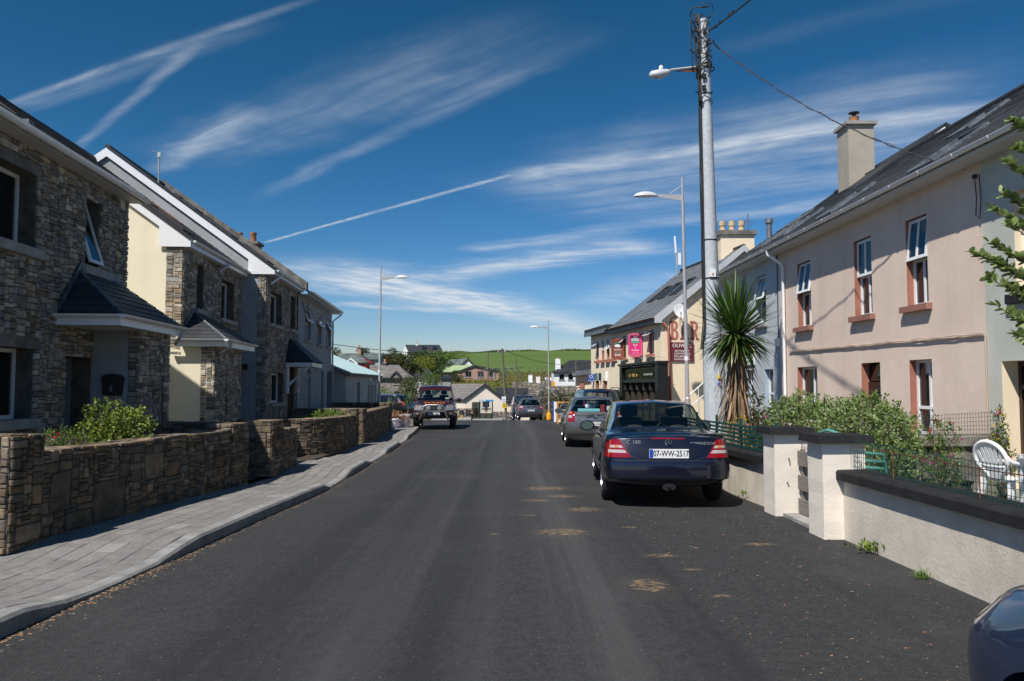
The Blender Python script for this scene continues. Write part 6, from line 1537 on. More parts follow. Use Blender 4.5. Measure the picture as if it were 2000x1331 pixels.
class Car:
 def __init__(s, name, label, cat, L, stations, front, rear, paint, wheels, wr, ww=.2, glass=(), sub=(5,4), group=None, track=None, rim='alloy', spokes=7, cutr=.055):
  """stations: list of 11-point half sections ordered from the tail (y=0) to the nose (y=L)"""
  s.root = thing(name, label, cat, (0,0,0), group); s.L = L; s.paint = paint
  P = np.array(stations, dtype=float)
  G = catmull(catmull(P, sub[0], 0), sub[1], 1); nu, nv = G.shape[:2]; s.G = G; s.sub = sub
  vs = []; idx = np.zeros((nu, 2 * nv - 2), dtype=int)
  for i in range(nu):
   for j in range(2 * nv - 2):
    k, sg = (j, 1) if j < nv else (2 * nv - 2 - j, -1)
    idx[i, j] = len(vs); vs.append((sg * G[i, k, 0], G[i, k, 1], G[i, k, 2]))
  fs = []; mi = []; m = 2 * nv - 2
  for i in range(nu - 1):
   for j in range(m):
    j2 = (j + 1) % m; fs.append((idx[i, j], idx[i, j2], idx[i + 1, j2], idx[i + 1, j]))
    kv = (j + .5) if j < nv - 1 else (m - j - .5); u, v = (i + .5) / sub[0], kv / sub[1]; g = 0
    for n, (ua, ub, va, vb) in enumerate(glass):
     if ua < u < ub and va < v < vb: g = n + 1
    mi.append(g)
  me = bpy.data.meshes.new('car_shell'); me.from_pydata(vs, [], fs); me.polygons.foreach_set('material_index', mi)
  for _ in range(len(glass) + 1): me.materials.append(MATS[paint])
  bm = bmesh.new(); bm.from_mesh(me); bmesh.ops.remove_doubles(bm, verts=bm.verts, dist=.0008); bmesh.ops.dissolve_degenerate(bm, edges=bm.edges, dist=.0005); bmesh.ops.recalc_face_normals(bm, faces=bm.faces)
  s.bvh = BVHTree.FromBMesh(bm); bm.to_mesh(me); bm.free()
  o = bpy.data.objects.new('car_shell', me); COL.objects.link(o)
  # wheel wells
  cb = bmesh.new(); tr = track or .7
  for y in wheels:
   for sg in (-1,1):
    M = Matrix.Translation((sg * (tr + .09), y, wr)) @ Matrix.Rotation(R(90),4, 'Y')
    bmesh.ops.create_cone(cb, cap_ends=True, segments=40, radius1=wr + cutr, radius2=wr + cutr, depth=.5, matrix=M)
  cm = bpy.data.meshes.new('cut'); cb.to_mesh(cm); cb.free(); co = bpy.data.objects.new('cut', cm); COL.objects.link(co)
  md = o.modifiers.new('b', 'BOOLEAN'); md.object = co; md.operation = 'DIFFERENCE'; md.solver = 'EXACT'
  s.pending = (o, co, glass); s.wheels = wheels; s.wr = wr; s.ww = ww; s.tr = tr; s.rim = rim; s.spokes = spokes
  PENDING.append(s)
 def finish(s, dg):
  o, co, glass = s.pending; ev = o.evaluated_get(dg); me = ev.to_mesh()
  V_ = [tuple(v.co) for v in me.vertices]; by = {}
  for p in me.polygons: by.setdefault(p.material_index if p.material_index <= len(glass) else 0, []).append(tuple(p.vertices))
  ev.to_mesh_clear(); s.glass_parts = []
  names = getattr(s, 'glass_names', None) or ['window'] * len(glass)
  for k in sorted(by):
   used = sorted({i for f in by[k] for i in f}); mp = {i: n for n, i in enumerate(used)}
   if k == 0: sets = [(by[k], 'body', s.paint)]
   else:
    gm = s.glass_mats[k - 1] if hasattr(s, 'glass_mats') else 'car_glass'
    lf = [f for f in by[k] if sum(V_[i][0] for i in f) >= 0]; rf = [f for f in by[k] if sum(V_[i][0] for i in f) < 0]
    sets = [(by[k], names[k - 1], gm)] if names[k - 1] in ('rear_window', 'windscreen') else [(lf, names[k - 1], gm),(rf, names[k - 1], gm)]
   for fl, nm, mt in sets:
    used = sorted({i for f in fl for i in f}); mp = {i: n for n, i in enumerate(used)}
    mb = MB(); mb._add([V_[i] for i in used], [tuple(mp[i] for i in f) for f in fl]); mb.build(nm, mt, s.root, smooth=True, angle=32, local=True)
  bpy.data.objects.remove(o); bpy.data.objects.remove(co)
 def decal(s, poly, axis, m, name, off=.004, parent=None, step=.03, th=.01, mirror=False, side=1):
  """thin panel laid on the body: poly convex, in (x,z) for axis 'rear'/'front', (y,z) for 'side', (x,y) for 'top'"""
  def clip(P, a, b, keep):
   out = []
   for i in range(len(P)):
    p, q = P[i], P[(i + 1) % len(P)]; ip, iq = keep(p), keep(q)
    if ip: out.append(p)
    if ip != iq:
     t = (b - p[a]) / (q[a] - p[a]); out.append((p[0] + (q[0] - p[0]) * t, p[1] + (q[1] - p[1]) * t))
   return out
  objs = []
  for sg in ((1,-1) if mirror else (1,)):
   mb = MB(); xs = [p[0] for p in poly]; ys = [p[1] for p in poly]; nx = max(1, int(math.ceil((max(xs) - min(xs)) / step))); ny = max(1, int(math.ceil((max(ys) - min(ys)) / step)))
   cache = {}; vs = []; fs = []
   def vert(p):
    k = (round(p[0], 5), round(p[1], 5))
    if k in cache: return cache[k]
    a, b = p
    if axis == 'rear': o, d = V((a * sg, -1, b)), V((0,1,0))
    elif axis == 'front': o, d = V((a * sg, s.L + 1, b)), V((0,-1,0))
    elif axis == 'side': o, d = V((2 * side * sg, a, b)), V((-side * sg, 0,0))
    else: o, d = V((a * sg, b, 3)), V((0,0,-1))
    hit, n, _, _ = s.bvh.ray_cast(o, d)
    if hit is None: r = None
    else: r = len(vs); vs.append(hit - d * off)
    cache[k] = r; return r
   for i in range(nx):
    for j in range(ny):
     x0, x1 = min(xs) + (max(xs) - min(xs)) * i / nx, min(xs) + (max(xs) - min(xs)) * (i + 1) / nx; y0, y1 = min(ys) + (max(ys) - min(ys)) * j / ny, min(ys) + (max(ys) - min(ys)) * (j + 1) / ny
     C = list(poly)
     for a, b, kp in ((0, x0, lambda p: p[0] >= x0 - 1e-9),(0, x1, lambda p: p[0] <= x1 + 1e-9),(1, y0, lambda p: p[1] >= y0 - 1e-9),(1, y1, lambda p: p[1] <= y1 + 1e-9)):
      C = clip(C, a, b, kp)
      if len(C) < 3: break
     if len(C) < 3: continue
     f = [vert(p) for p in C]; f2 = []
     for q in f:
      if q is not None and q not in f2: f2.append(q)
     if len(f2) >= 3: fs.append(tuple(f2))
   if not fs: continue
   mb._add(vs, fs); objs.append(mb.build(name, m, parent or s.root, smooth=True, angle=40, local=True))
  return objs
 def line(s, pts, axis, m='trim_black', name='shut_line', w=.006, mirror=False, off=.0025, side=1):
  """narrow strip along a polyline on the body"""
  mb_polys = []
  for a, b in zip(pts, pts[1:]):
   d = (b[0] - a[0], b[1] - a[1]); l = math.hypot(*d); n = (-d[1] / l * w / 2, d[0] / l * w / 2)
   mb_polys.append([(a[0] + n[0], a[1] + n[1]),(b[0] + n[0], b[1] + n[1]),(b[0] - n[0], b[1] - n[1]),(a[0] - n[0], a[1] - n[1])])
  first = None
  for p in mb_polys:
   for o in s.decal(p, axis, m, name, off, mirror=mirror, step=.06, side=side):
    if first is None: first = o
    else: join_into(first, o)
 def add_wheels(s):
  for y in s.wheels:
   for sg in (-1,1):
    c = V((sg * (s.tr + .0), y, s.wr)); M = Matrix.Translation(c) @ Matrix.Rotation(R(90) * sg, 4, 'Y'); h = s.ww / 2; r = s.wr
    t = MB(); t.lathe([(r * .62,-h),(r * .90,-h),(r * .985,-h * .75),(r, -h * .4),(r, h * .4),(r * .985, h * .75),(r * .90, h),(r * .64, h)], 36, M, caps=False); w = t.build('wheel', 'tyre', s.root, smooth=True, angle=35, local=True)
    g = MB(); g.lathe([(r * .64, h * .9),(r * .62, h * .5),(r * .60, h * .2),(.02, h * .1)], 30, M, caps=False); g.build('rim', 'trim_black', w, smooth=True, local=True)
    g = MB(); g.lathe([(r * .645, h * .96),(r * .60, h * .98),(r * .58, h * .7),(r * .63, h * .6)], 30, M, caps=False); g.lathe([(0.001, h * .95),(r * .14, h * .92),(r * .16, h * .4)], 16, M, caps=False)
    for k in range(s.spokes):
     a = 2 * math.pi * k / s.spokes; Mk = M @ Matrix.Rotation(a, 4, 'Z'); g.hexa([Mk @ V(q) for q in [(r * .1,-.022, h * .4),(r * .6,-.016, h * .5),(r * .6,.016, h * .5),(r * .1,.022, h * .4),(r * .1,-.02, h * .88),(r * .6,-.013, h * .86),(r * .6,.013, h * .86),(r * .1,.02, h * .88)]])
    g.build('wheel_trim', s.rim, w, smooth=True, angle=35, local=True)
 def cabin(s, yf, yr, zf, zs, w, headrests=True, dash=None, wheel_x=.36):
  f = MB(); f.box((-w, yr - .5, zf - .05),(w, yf + 1.0, zf)); f.build('floor_pan', 'trim_black', s.root, local=True)
  for x in (-.36,.36):
   q = MB(); q.hexa([V((x - .24, yf - .1, zs)), V((x + .24, yf - .1, zs)), V((x + .24, yf + .02, zs)), V((x - .24, yf + .02, zs)), V((x - .20, yf - .28, zs + .55)), V((x + .20, yf - .28, zs + .55)), V((x + .20, yf - .18, zs + .57)), V((x - .20, yf - .18, zs + .57))]); q.box((x - .24, yf - .05, zf),(x + .24, yf + .45, zs + .02)); so = q.build('front_seat', 'seat_cloth', s.root, local=True)
   if headrests:
    q = MB(); M = Matrix.Translation((x, yf - .27, zs + .68)); q.lathe([(.02,-.10),(.10,-.10),(.135,-.06),(.14,.02),(.12,.085),(.05,.11),(.005,.112)], 18, M @ Matrix.Diagonal((1,.42,1,1))); q.tube([V((x - .05, yf - .26, zs + .52)), V((x - .05, yf - .27, zs + .62))], .008,6); q.build('headrest', 'seat_cloth', so, smooth=True, local=True)
  q = MB(); q.hexa([V((-w + .1, yr - .1, zs - .05)), V((w - .1, yr - .1, zs - .05)), V((w - .1, yr + .05, zs - .05)), V((-w + .1, yr + .05, zs - .05)), V((-w + .16, yr - .25, zs + .42)), V((w - .16, yr - .25, zs + .42)), V((w - .16, yr - .13, zs + .45)), V((-w + .16, yr - .13, zs + .45))]); q.box((-w + .1, yr, zf),(w - .1, yr + .5, zs)); q.build('rear_seat', 'seat_cloth', s.root, local=True)
  if dash: q = MB(); q.box((-w + .06, dash, zf),(w - .06, dash + .35, zs + .32)); q.build('dashboard', 'trim_black', s.root, local=True); q = MB(); M = Matrix.Translation((wheel_x, dash - .12, zs + .30)) @ Matrix.Rotation(R(65),4, 'X'); q.tube([M @ V((.18 * math.cos(2 * math.pi * k / 20),.18 * math.sin(2 * math.pi * k / 20),0)) for k in range(21)], .014,6, caps=False); q.build('steering_wheel', 'trim_black', s.root, local=True)
 def plate(s, pos, text, rear=True, w=.52, h=.11, tilt=0.0, pitch=0.0):
  sg = -1 if rear else 1; P = V(pos); hy = [s.bvh.ray_cast(V((x, -1 if rear else s.L + 1, P.z + dz)), V((0,1 if rear else -1,0)))[0] for x in (-w / 2,0, w / 2) for dz in (-h / 2, h / 2)]; hy = [k.y for k in hy if k is not None]
  if hy and abs(pos[1] - s.L) > .02 or rear: P.y = (min(hy) - .008) if rear else max(P.y, max(hy) + .008)
  q = MB(); q.box((-w / 2,-.006,-h / 2),(w / 2,.006, h / 2), Matrix.Translation(P)); po = q.build('number_plate', 'plate_white', s.root, local=True)
  b = MB(); y = .0075 * sg; x0 = (-w / 2 if rear else w / 2); x1 = x0 + (.05 if rear else -.05); b.box((min(x0, x1) + .003, min(0, y),-h / 2 + .004),(max(x0, x1), max(0, y), h / 2 - .004), Matrix.Translation(P)); b.build('country_band', 'plate_blue', po, local=True)
  M = face_matrix(P + V((.025 * (1 if rear else -1),.0075 * sg, -.002)),(1 if rear else -1,0,0),(0,0,1)); text_obj('plate_number', text, h * .92, 'plate_text', po, M, .001, sx=.74, world=False, bold=.0016)
  return po
 def door_mirror(s, x, y, z, m, glass=True):
  for sg in (-1,1):
   q = MB(); M = Matrix.Translation((sg * x, y, z)) @ Matrix.Diagonal((1,.55,.72,1)) @ Matrix.Rotation(R(-90),4, 'X'); q.lathe([(.11,-.10),(.125,-.09),(.125,.02),(.09,.11),(.01,.14)], 20, M); q.hexa([V((sg * (x - .20), y - .02, z - .07)), V((sg * (x - .08), y - .02, z - .05)), V((sg * (x - .08), y + .05, z - .05)), V((sg * (x - .20), y + .05, z - .07)), V((sg * (x - .20), y - .02, z - .02)), V((sg * (x - .08), y - .02, z)), V((sg * (x - .08), y + .05, z)), V((sg * (x - .20), y + .05, z - .02))]); mo = q.build('door_mirror', m, s.root, smooth=True, angle=40, local=True)
   q = MB(); q.lathe([(.0,-.104),(.10,-.104)], 20, M, caps=False); q.build('mirror_glass', 'mirror_glass', mo, local=True)
PENDING = []
def join_into(a, b):
 """append the faces of mesh object b to a and drop b"""
 bm = bmesh.new(); bm.from_mesh(a.data); bm.from_mesh(b.data); bm.to_mesh(a.data); bm.free(); me = b.data; bpy.data.objects.remove(b); bpy.data.meshes.remove(me)

def end_rows(sec, rows, lean):
 """sections that wrap round an end of the car. rows: (width factor, y); lean(z) shifts each point along y"""
 return [[(x * k, y + lean(z), z) for (x, _, z) in sec] for k, y in rows]

def saloon():
 zb = .23; W = dict(wr=.80, wm=.862, z1=.42, z2=.62)
 D = lambda y, wb, zd, c=.02, wm=.862, z=zb: sec_deck(y, z, wm - .06, wm, .42,.64, wb, zd, c)
 C = lambda y, zr, wt, zbelt=.90, c=.035: sec_cab(y, zb - .05,.80,.862,.42,.64,.80, zbelt, wt, zr, c)
 base = D(0,.80,.955,.02,.85,.32)
 lean = lambda z: float(np.interp(z, [.25,.36,.42,.60,.66,.70,.93,1.0], [.14,.03,.0,.0,.02,.075,.10,.14]))
 rows = end_rows(base, [(0,.0),(.35,.004),(.68,.03),(.88,.085),(.965,.17)], lean)
 st = rows + [D(.42,.815,.985,.02,.862,.28), D(.70,.81,1.0,.022), sec_cab(.98, zb - .03,.80,.862,.42,.64,.80,.92,.70,1.045,.03,.025), C(1.28,1.22,.62), C(1.62,1.375,.575,.90,.04), C(2.1,1.415,.575), C(2.65,1.40,.575,.89), C(3.05,1.30,.60,.885), sec_cab(3.45, zb - .03,.80,.862,.42,.64,.79,.89,.69,1.045,.03,.03), D(3.72,.785,.945,.035), D(4.1,.765,.88,.04)]
 fb = D(4.3,.74,.80,.04,.84,.26); lf = lambda z: float(np.interp(z, [.25,.4,.6,.8], [-.04,.0,-.0,-.07]))
 st += end_rows(fb, [(.98,4.30),(.88,4.40),(.66,4.47),(.33,4.51),(0,4.52)], lf)
 # station numbers: 0-4 tail, 5,6 boot, 7 glass foot .98, 8 1.28, 9 1.62, 10, 11 2.65, 12 3.05, 13 3.45, 14..
 glass = [(6.95,9.0,8.0,10.1),(10.95,13.1,8.0,10.1),(8.35,10.2,6.1,7.05),(10.35,12.6,6.1,7.05)]
 c = Car('saloon_car', 'dark navy blue saloon car parked with its tail lights towards us', 'car', 4.52, st, None, None, 'paint_navy', (1.04,3.755),.315,.205, glass, sub=(6,4), track=.745)
 c.glass_names = ['rear_window', 'windscreen', 'side_window', 'side_window']; c.glass_mats = ['car_glass', 'car_glass', 'car_glass_side', 'car_glass_side']
 c.add_wheels(); c.cabin(2.25,1.55,.32,.58,.74, dash=3.05)
 q = MB(); q.box((-.62,.98,.90),(.62,1.45,.93)); q.build('parcel_shelf', 'trim_black', c.root, local=True)
 for x in (-.32,.32): q = MB(); q.lathe([(.02,-.06),(.10,-.05),(.11,.02),(.08,.07),(.01,.08)], 14, Matrix.Translation((x, 1.42,1.0)) @ Matrix.Diagonal((1.2,.4,.75,1))); q.build('rear_headrest', 'seat_cloth', c.root, smooth=True, local=True)
 q = MB(); q.box((-.13,2.86,1.24),(.13,2.89,1.31)); q.tube([V((0,2.9,1.3)), V((0,2.95,1.36))], .012,6); q.build('rear_view_mirror', 'trim_black', c.root, local=True)
 # rear details (x, z)
 for lamp in c.decal([(.50,.685),(.845,.685),(.845,.80),(.80,.88),(.70,.945),(.66,.945)], 'rear', 'lamp_red', 'tail_light', .012, mirror=True, step=.03):
  sg = 1 if sum(v.co.x for v in lamp.data.vertices) > 0 else -1
  for k, (za, zb_, m) in enumerate([(.745,.785, 'lamp_white'),(.81,.845, 'lamp_white')]):
   c_ = c.decal([(sg * x, z) for x, z in ([(.555, za),(.80, za),(.79, zb_),(.585, zb_)] if k == 0 else [(.60, za),(.775, za),(.765, zb_),(.625, zb_)])][::sg], 'rear', m, 'lamp_band', .015, parent=lamp)
  c.decal([(sg * x, z) for x, z in [(.66,.815),(.72,.815),(.715,.84),(.67,.84)]][::sg], 'rear', 'lamp_amber', 'indicator', .0175, parent=lamp)
 c.line([(-.66,.945),(-.50,.70),(-.36,.655),(.36,.655),(.50,.70),(.66,.945)], 'rear')
 c.line([(-.80,.645),(.80,.645)], 'rear', w=.008); c.line([(-.82,.585),(.82,.585)], 'rear', w=.005); c.line([(-.80,.40),(-.45,.375),(.45,.375),(.80,.40)], 'rear', w=.006)
 c.decal([(-.42,.815),(.42,.815),(.36,.69),(.30,.67),(-.30,.67),(-.36,.69)], 'rear', 'paint_black', 'plate_recess', .003)
 c.decal([(-.225,.928),(.225,.928),(.225,.945),(-.225,.945)], 'rear', 'lamp_red', 'brake_light', .006)
 c.plate((0,.052,.742), '07-WW-2517', w=.52, h=.12)
 ry = .075
 em = MB(); M = face_matrix((0, ry, .885),(1,0,0),(0,.05,1)); em.tube([M @ V((.042 * math.cos(2 * math.pi * k / 24),.042 * math.sin(2 * math.pi * k / 24),.006)) for k in range(25)], .005,6, caps=False)
 for a in (90,210,330): em.prism([M @ V((.008 * math.cos(R(a + 90)),.008 * math.sin(R(a + 90)),.006)), M @ V((.042 * math.cos(R(a)),.042 * math.sin(R(a)),.006)), M @ V((.008 * math.cos(R(a - 90)),.008 * math.sin(R(a - 90)),.006))], (0,-.006,0))
 em.build('star_badge', 'chrome', c.root, smooth=True, angle=40, local=True)
 text_obj('model_lettering', 'C 180', .068, 'chrome', c.root, face_matrix((-.46, ry + .025,.885),(1,-.03,0),(0,.05,1)),.003, world=False, spacing=1.15)
 text_obj('model_lettering', 'KOMPRESSOR', .05, 'chrome', c.root, face_matrix((.46, ry + .025,.872),(1,.03,0),(0,.05,1)),.003, world=False, spacing=1.1)
 q = MB(); q.lathe([(0,0),(.075,0),(.075,.02),(0,.02)], 12, face_matrix((0,.06,.30),(1,0,0),(0,0,1)) @ Matrix.Diagonal((1.2,.7,1,1))); q.tube([V((0,.1,.28)), V((0,.02,.27)), V((0,.0,.31))], .016,8); q.build('tow_hitch', 'black_iron', c.root, smooth=True, angle=40, local=True)
 # side details
 for ys in (1.62,2.55,3.42): c.line([(ys, .30),(ys + .02,.60),(ys, .88)], 'side', mirror=True, w=.007)
 c.decal([(.2,.50),(4.2,.50),(4.2,.545),(.2,.545)], 'side', 'paint_black', 'rub_strip', .006, mirror=True, step=.12)
 for ys in (1.72,2.62): c.decal([(ys, .79),(ys + .2,.79),(ys + .2,.825),(ys, .825)], 'side', 'paint_navy', 'door_handle', .02, mirror=True)
 c.decal([(1.02,.905),(2.95,.875),(2.95,.90),(1.02,.93)], 'side', 'chrome', 'window_trim', .004, mirror=True, step=.1)
 c.door_mirror(.985,3.02,.975, 'paint_navy')
 c.decal([(.45,.60),(.78,.62),(.74,.74),(.5,.76)], 'front', 'lamp_silver', 'headlight', .006, mirror=True); c.decal([(-.3,.52),(.3,.52),(.3,.74),(-.3,.74)], 'front', 'chrome', 'grille', .006)
 return c

def hatch_stations(L, H, W, zb, tailz, roof_y, glass_y, nose, wt=.58, belt=.92, hood=.93, est=False):
 wm = W / 2; D = lambda y, wb, zd, c=.02, k=1.0: sec_deck(y, zb, (wm - .06) * k, wm * k, zb + .2, zb + .42, wb, zd, c)
 C = lambda y, zr, wt_, zbl=belt, c=.04: sec_cab(y, zb - .03, wm - .06, wm, zb + .2, zb + .42, wm - .05, zbl, wt_, zr, c)
 base = C(0, H - .06, wt - .04)
 hb = tailz
 lean = lambda z: float(np.interp(z, [zb, zb + .12, zb + .30, hb - .12, hb - .05, belt + .02, H - .12, H], [.10,.015,0,.0,.03,.07,.07 + glass_y * .8,.07 + glass_y]))
 rows = end_rows(base, [(0,.0),(.36,.006),(.68,.03),(.88,.08),(.97,.16)], lean)
 st = rows + [C(.16 + glass_y + .25, H - .005, wt), C(.16 + glass_y + .75, H + .0, wt), C(L * .46, H, wt), C(L * .58, H - .03, wt), C(L * .655, H - .16, wt + .02)]
 st += [sec_cab(L * .735, zb - .02, wm - .06, wm, zb + .2, zb + .42, wm - .06, belt - .01, wt + .10, hood + .10,.03,.03), D(L * .79, wm - .07, hood + .02,.03), D(L * .90, wm - .09, hood - .06,.04)]
 fb = sec_deck(L * .95, zb + .02, wm - .09, wm - .02, zb + .2, zb + .4, wm - .12, hood - .13,.04); st += end_rows(fb, [(.985, L - .20),(.88, L - .09),(.66, L - .03),(.33, L - .005),(0, L)], lambda z: float(np.interp(z, [zb, zb + .15, zb + .4, hood], [-.05,0,-.01,-.10])))
 return st

def hatch(name, label, paint, L=4.18, H=1.46, W=1.71, zb=.26, tailz=.88, glass_y=.42, wt=.56, wr=.31, plate=None, lamp='tall', dark=False, ext=None, group=None, belt=.94, hood=.95, rails=False, plate_z=.70):
 st = hatch_stations(L, H, W, zb, tailz, 0, glass_y, 0, wt, belt, hood)
 glass = [(0,3.75,6.15,8.2),(8.95,10.1,8.0,10.1),(4.4,7.0,6.1,7.05),(7.15,9.4,6.1,7.05)]
 c = Car(name, label, 'car', L, st, None, None, paint, (L * .18, L * .18 + L * .62), wr, .19, glass, sub=(5,4), group=group, track=W / 2 - .12)
 c.glass_names = ['rear_window', 'windscreen', 'side_window', 'side_window']; g = 'car_glass_dark' if dark else 'car_glass'; c.glass_mats = [g, 'car_glass', 'car_glass_dark', 'car_glass_dark']
 c.add_wheels(); c.cabin(L * .48, L * .30, zb + .08, zb + .34, W / 2 - .12, dash=L * .66)
 w = W / 2
 if lamp == 'tall':
  lo = c.decal([(w - .28,.76),(w - .015,.76),(w - .03,.98),(w - .09,1.06),(w - .22,1.07),(w - .26,1.03)], 'rear', 'lamp_red', 'tail_light', .014, mirror=True, step=.03)
  for l in lo:
   sg = 1 if sum(v.co.x for v in l.data.vertices) > 0 else -1
   c.decal([(sg * x, z) for x, z in [(w - .20,.99),(w - .10,.99),(w - .10,1.04),(w - .20,1.04)]][::sg], 'rear', 'lamp_amber', 'indicator', .018, parent=l); c.decal([(sg * x, z) for x, z in [(w - .20,.87),(w - .10,.87),(w - .10,.94),(w - .20,.94)]][::sg], 'rear', 'lamp_white', 'reverse_lamp', .018, parent=l)
 elif lamp == 'pillar': c.decal([(w - .17,1.0),(w - .02,1.0),(w - .08,1.36),(w - .20,1.36)], 'rear', 'lamp_red', 'tail_light', .012, mirror=True)
 c.line([(-(w - .28), tailz + .1),(-(w - .28),.74),(-(w - .42),.56),(w - .42,.56),(w - .28,.74),(w - .28, tailz + .1)], 'rear'); c.line([(-w + .05,.40),(w - .05,.40)], 'rear', w=.012)
 if plate:
  c.decal([(-.36,.62),(.36,.62),(.36,.82),(-.36,.82)], 'rear', paint, 'plate_recess', .003); c.decal([(-.40,.80),(.40,.80),(.40,.845),(-.40,.845)], 'rear', 'galv_bar', 'boot_handle', .02); c.plate((0,-.018, plate_z), plate, w=.52, h=.11)
  q = MB(); q.lathe([(0,0),(.05,0),(.05,.01),(0,.012)], 16, face_matrix((0,.005,.905),(1,0,0),(0,0,1)) @ Matrix.Diagonal((1.25,.85,1,1))); q.build('tail_badge', 'chrome', c.root, local=True)
 q = MB(); q.tube([V((.05,.05,.955)), V((-.1,.03,.96)), V((-.25,.02,.93))], .012,6); q.tube([V((.05,.05,.955)), V((.35,.06,.985))], .008,5); q.build('rear_wiper', 'trim_black', c.root, local=True)
 c.decal([(w - .32, hood - .28),(w - .06, hood - .26),(w - .10, hood - .14),(w - .28, hood - .12)], 'front', 'lamp_silver', 'headlight', .006, mirror=True)
 c.door_mirror(w + .10, L * .665, belt + .06, paint)
 q = MB(); q.tube([V((0,.62 + glass_y * .2, H - .01)), V((0,.52 + glass_y * .2, H + .32))], .006,5, r2=.003); q.build('roof_aerial', 'trim_black', c.root, local=True)
 for ys in (L * .36, L * .56): c.line([(ys, zb + .08),(ys, belt - .03)], 'side', mirror=True, w=.007)
 if rails:
  for x in (-w + .22, w - .22): q = MB(); q.tube([V((x, .8, H - .04)), V((x, .95, H + .05)), V((x, L * .5, H + .05)), V((x, L * .54, H - .03))], .018,6); q.build('roof_rail', 'galv_bar', c.root, local=True)
 if ext: ext(c)
 return c

def suv():
 L, H, W, zb = 4.7,1.84,1.85,.46; wm = W / 2
 D = lambda y, wb, zd, c=.03, k=0.0: sec_deck(y, zb - .02, wm - .05, wm - k, zb + .22, zb + .46, wb, zd, c)
 C = lambda y, zr, wt, c=.04: sec_cab(y, zb - .06, wm - .05, wm, zb + .22, zb + .46, wm - .04,1.10, wt, zr, c)
 base = C(0, H - .04,.66); lean = lambda z: float(np.interp(z, [zb, zb + .15,.9,1.1, H], [.08,0,0,.03,.22]))
 st = end_rows(base, [(0,0),(.36,.01),(.68,.03),(.9,.08),(.98,.16)], lean) + [C(.6, H, .70), C(1.4, H + .01,.70), C(2.2, H, .70), C(2.65, H - .04,.70), C(2.95, H - .22,.72), sec_cab(3.35, zb - .06, wm - .05, wm, zb + .22, zb + .46, wm - .06,1.09,.80,1.20,.03,.03), D(3.6, wm - .07,1.15), D(4.1, wm - .09,1.09)]
 fb = sec_deck(4.4, zb - .02, wm - .12, wm - .03, zb + .2, zb + .38, wm - .14,1.0,.05); st += end_rows(fb, [(.985,4.42),(.9,4.56),(.68,4.65),(.34,4.69),(0,4.70)], lambda z: float(np.interp(z, [.4,.5,.72,.78,1.0,1.06], [-.08,0,.0,-.04,-.07,-.16])))
 glass = [(0,3.75,6.2,8.2),(8.95,10.1,8.0,10.1),(5.2,7.4,6.1,7.05),(7.6,9.5,6.1,7.05)]
 c = Car('four_wheel_drive_car', 'maroon four-wheel drive with chrome bull bar parked half on the pavement', 'car', L, st, None, None, 'paint_maroon', (1.0,3.72),.38,.26, glass, track=.78, cutr=.07)
 c.glass_names = ['rear_window', 'windscreen', 'side_window', 'side_window']; c.glass_mats = ['car_glass', 'car_glass', 'car_glass_dark', 'car_glass_dark']
 c.add_wheels(); c.cabin(2.3,1.3,.62,.85,.80, dash=3.05, wheel_x=.36)
 for l in c.decal([(.46,.80),(.84,.80),(.88,.93),(.80,1.02),(.56,1.02),(.50,.95)], 'front', 'lamp_silver', 'headlight', .012, mirror=True):
  sg = 1 if sum(v.co.x for v in l.data.vertices) > 0 else -1; c.decal([(sg * x, z) for x, z in [(.70,.93),(.80,.93),(.79,.99),(.71,.99)]][::sg], 'front', 'lamp_amber', 'indicator', .016, parent=l)
 c.decal([(-.38,.80),(.38,.80),(.41,1.0),(-.41,1.0)], 'front', 'trim_black', 'grille', .006); c.decal([(-.33,.83),(.33,.83),(.35,.97),(-.35,.97)], 'front', 'trim_black', 'grille_mesh', .010)
 c.decal([(-.46,.52),(.46,.52),(.46,.72),(-.46,.72)], 'front', 'trim_black', 'air_intake', .006); c.decal([(.52,.60),(.80,.60),(.80,.70),(.54,.70)], 'front', 'trim_black', 'fog_lamp_bay', .006, mirror=True); c.decal([(.66,.61),(.79,.61),(.79,.69),(.66,.69)], 'front', 'lamp_silver', 'fog_lamp', .012, mirror=True)
 c.plate((0,4.735,.645), '06-G-10482', rear=False)
 b = MB(); y = 4.86; b.tube([V((-.62,4.78,.36)), V((-.56, y, .5)), V((-.46, y, .78)), V((-.40, y - .03,.97)), V((-.33, y - .05,1.02)), V((.33, y - .05,1.02)), V((.40, y - .03,.97)), V((.46, y, .78)), V((.56, y, .5)), V((.62,4.78,.36))], .032,10); b.build('bull_bar', 'galv_bar', c.root, smooth=True, local=True)
 b = MB(); b.box((-.47, y - .01,.735),(.47, y + .02,.80)); b.build('bull_bar_plate', 'galv_bar', c.root, local=True)
 for x in (-.24,.24): q = MB(); q.lathe([(.04,-.06),(.09,-.04),(.10,.02),(.095,.035),(.0,.045)], 18, face_matrix((x, y + .0,.89),(-1,0,0),(0,0,1))); q.build('spot_lamp', 'lamp_silver', c.root, smooth=True, angle=40, local=True)
 # orange lettering on the bonnet
 hit, _, _, _ = c.bvh.ray_cast(V((0,4.0,3)), V((0,0,-1))); h2, _, _, _ = c.bvh.ray_cast(V((0,4.3,3)), V((0,0,-1))); up = (hit - h2).normalized()
 for x, s_, sz in ((.0, 'WASO', .20),): text_obj('bonnet_lettering', s_, .27, 'sticker', c.root, face_matrix((hit + h2) / 2 + V((0,0,.012)),(-1,0,0), up),.003, world=False, sx=1.15, spacing=1.0)
 q = MB(); q.box((-.62,3.02,1.25),(-.44,3.03,1.31)); q.build('windscreen_disc', 'paper_white', c.root, local=True)
 c.door_mirror(wm + .13,3.0,1.20, 'paint_maroon')
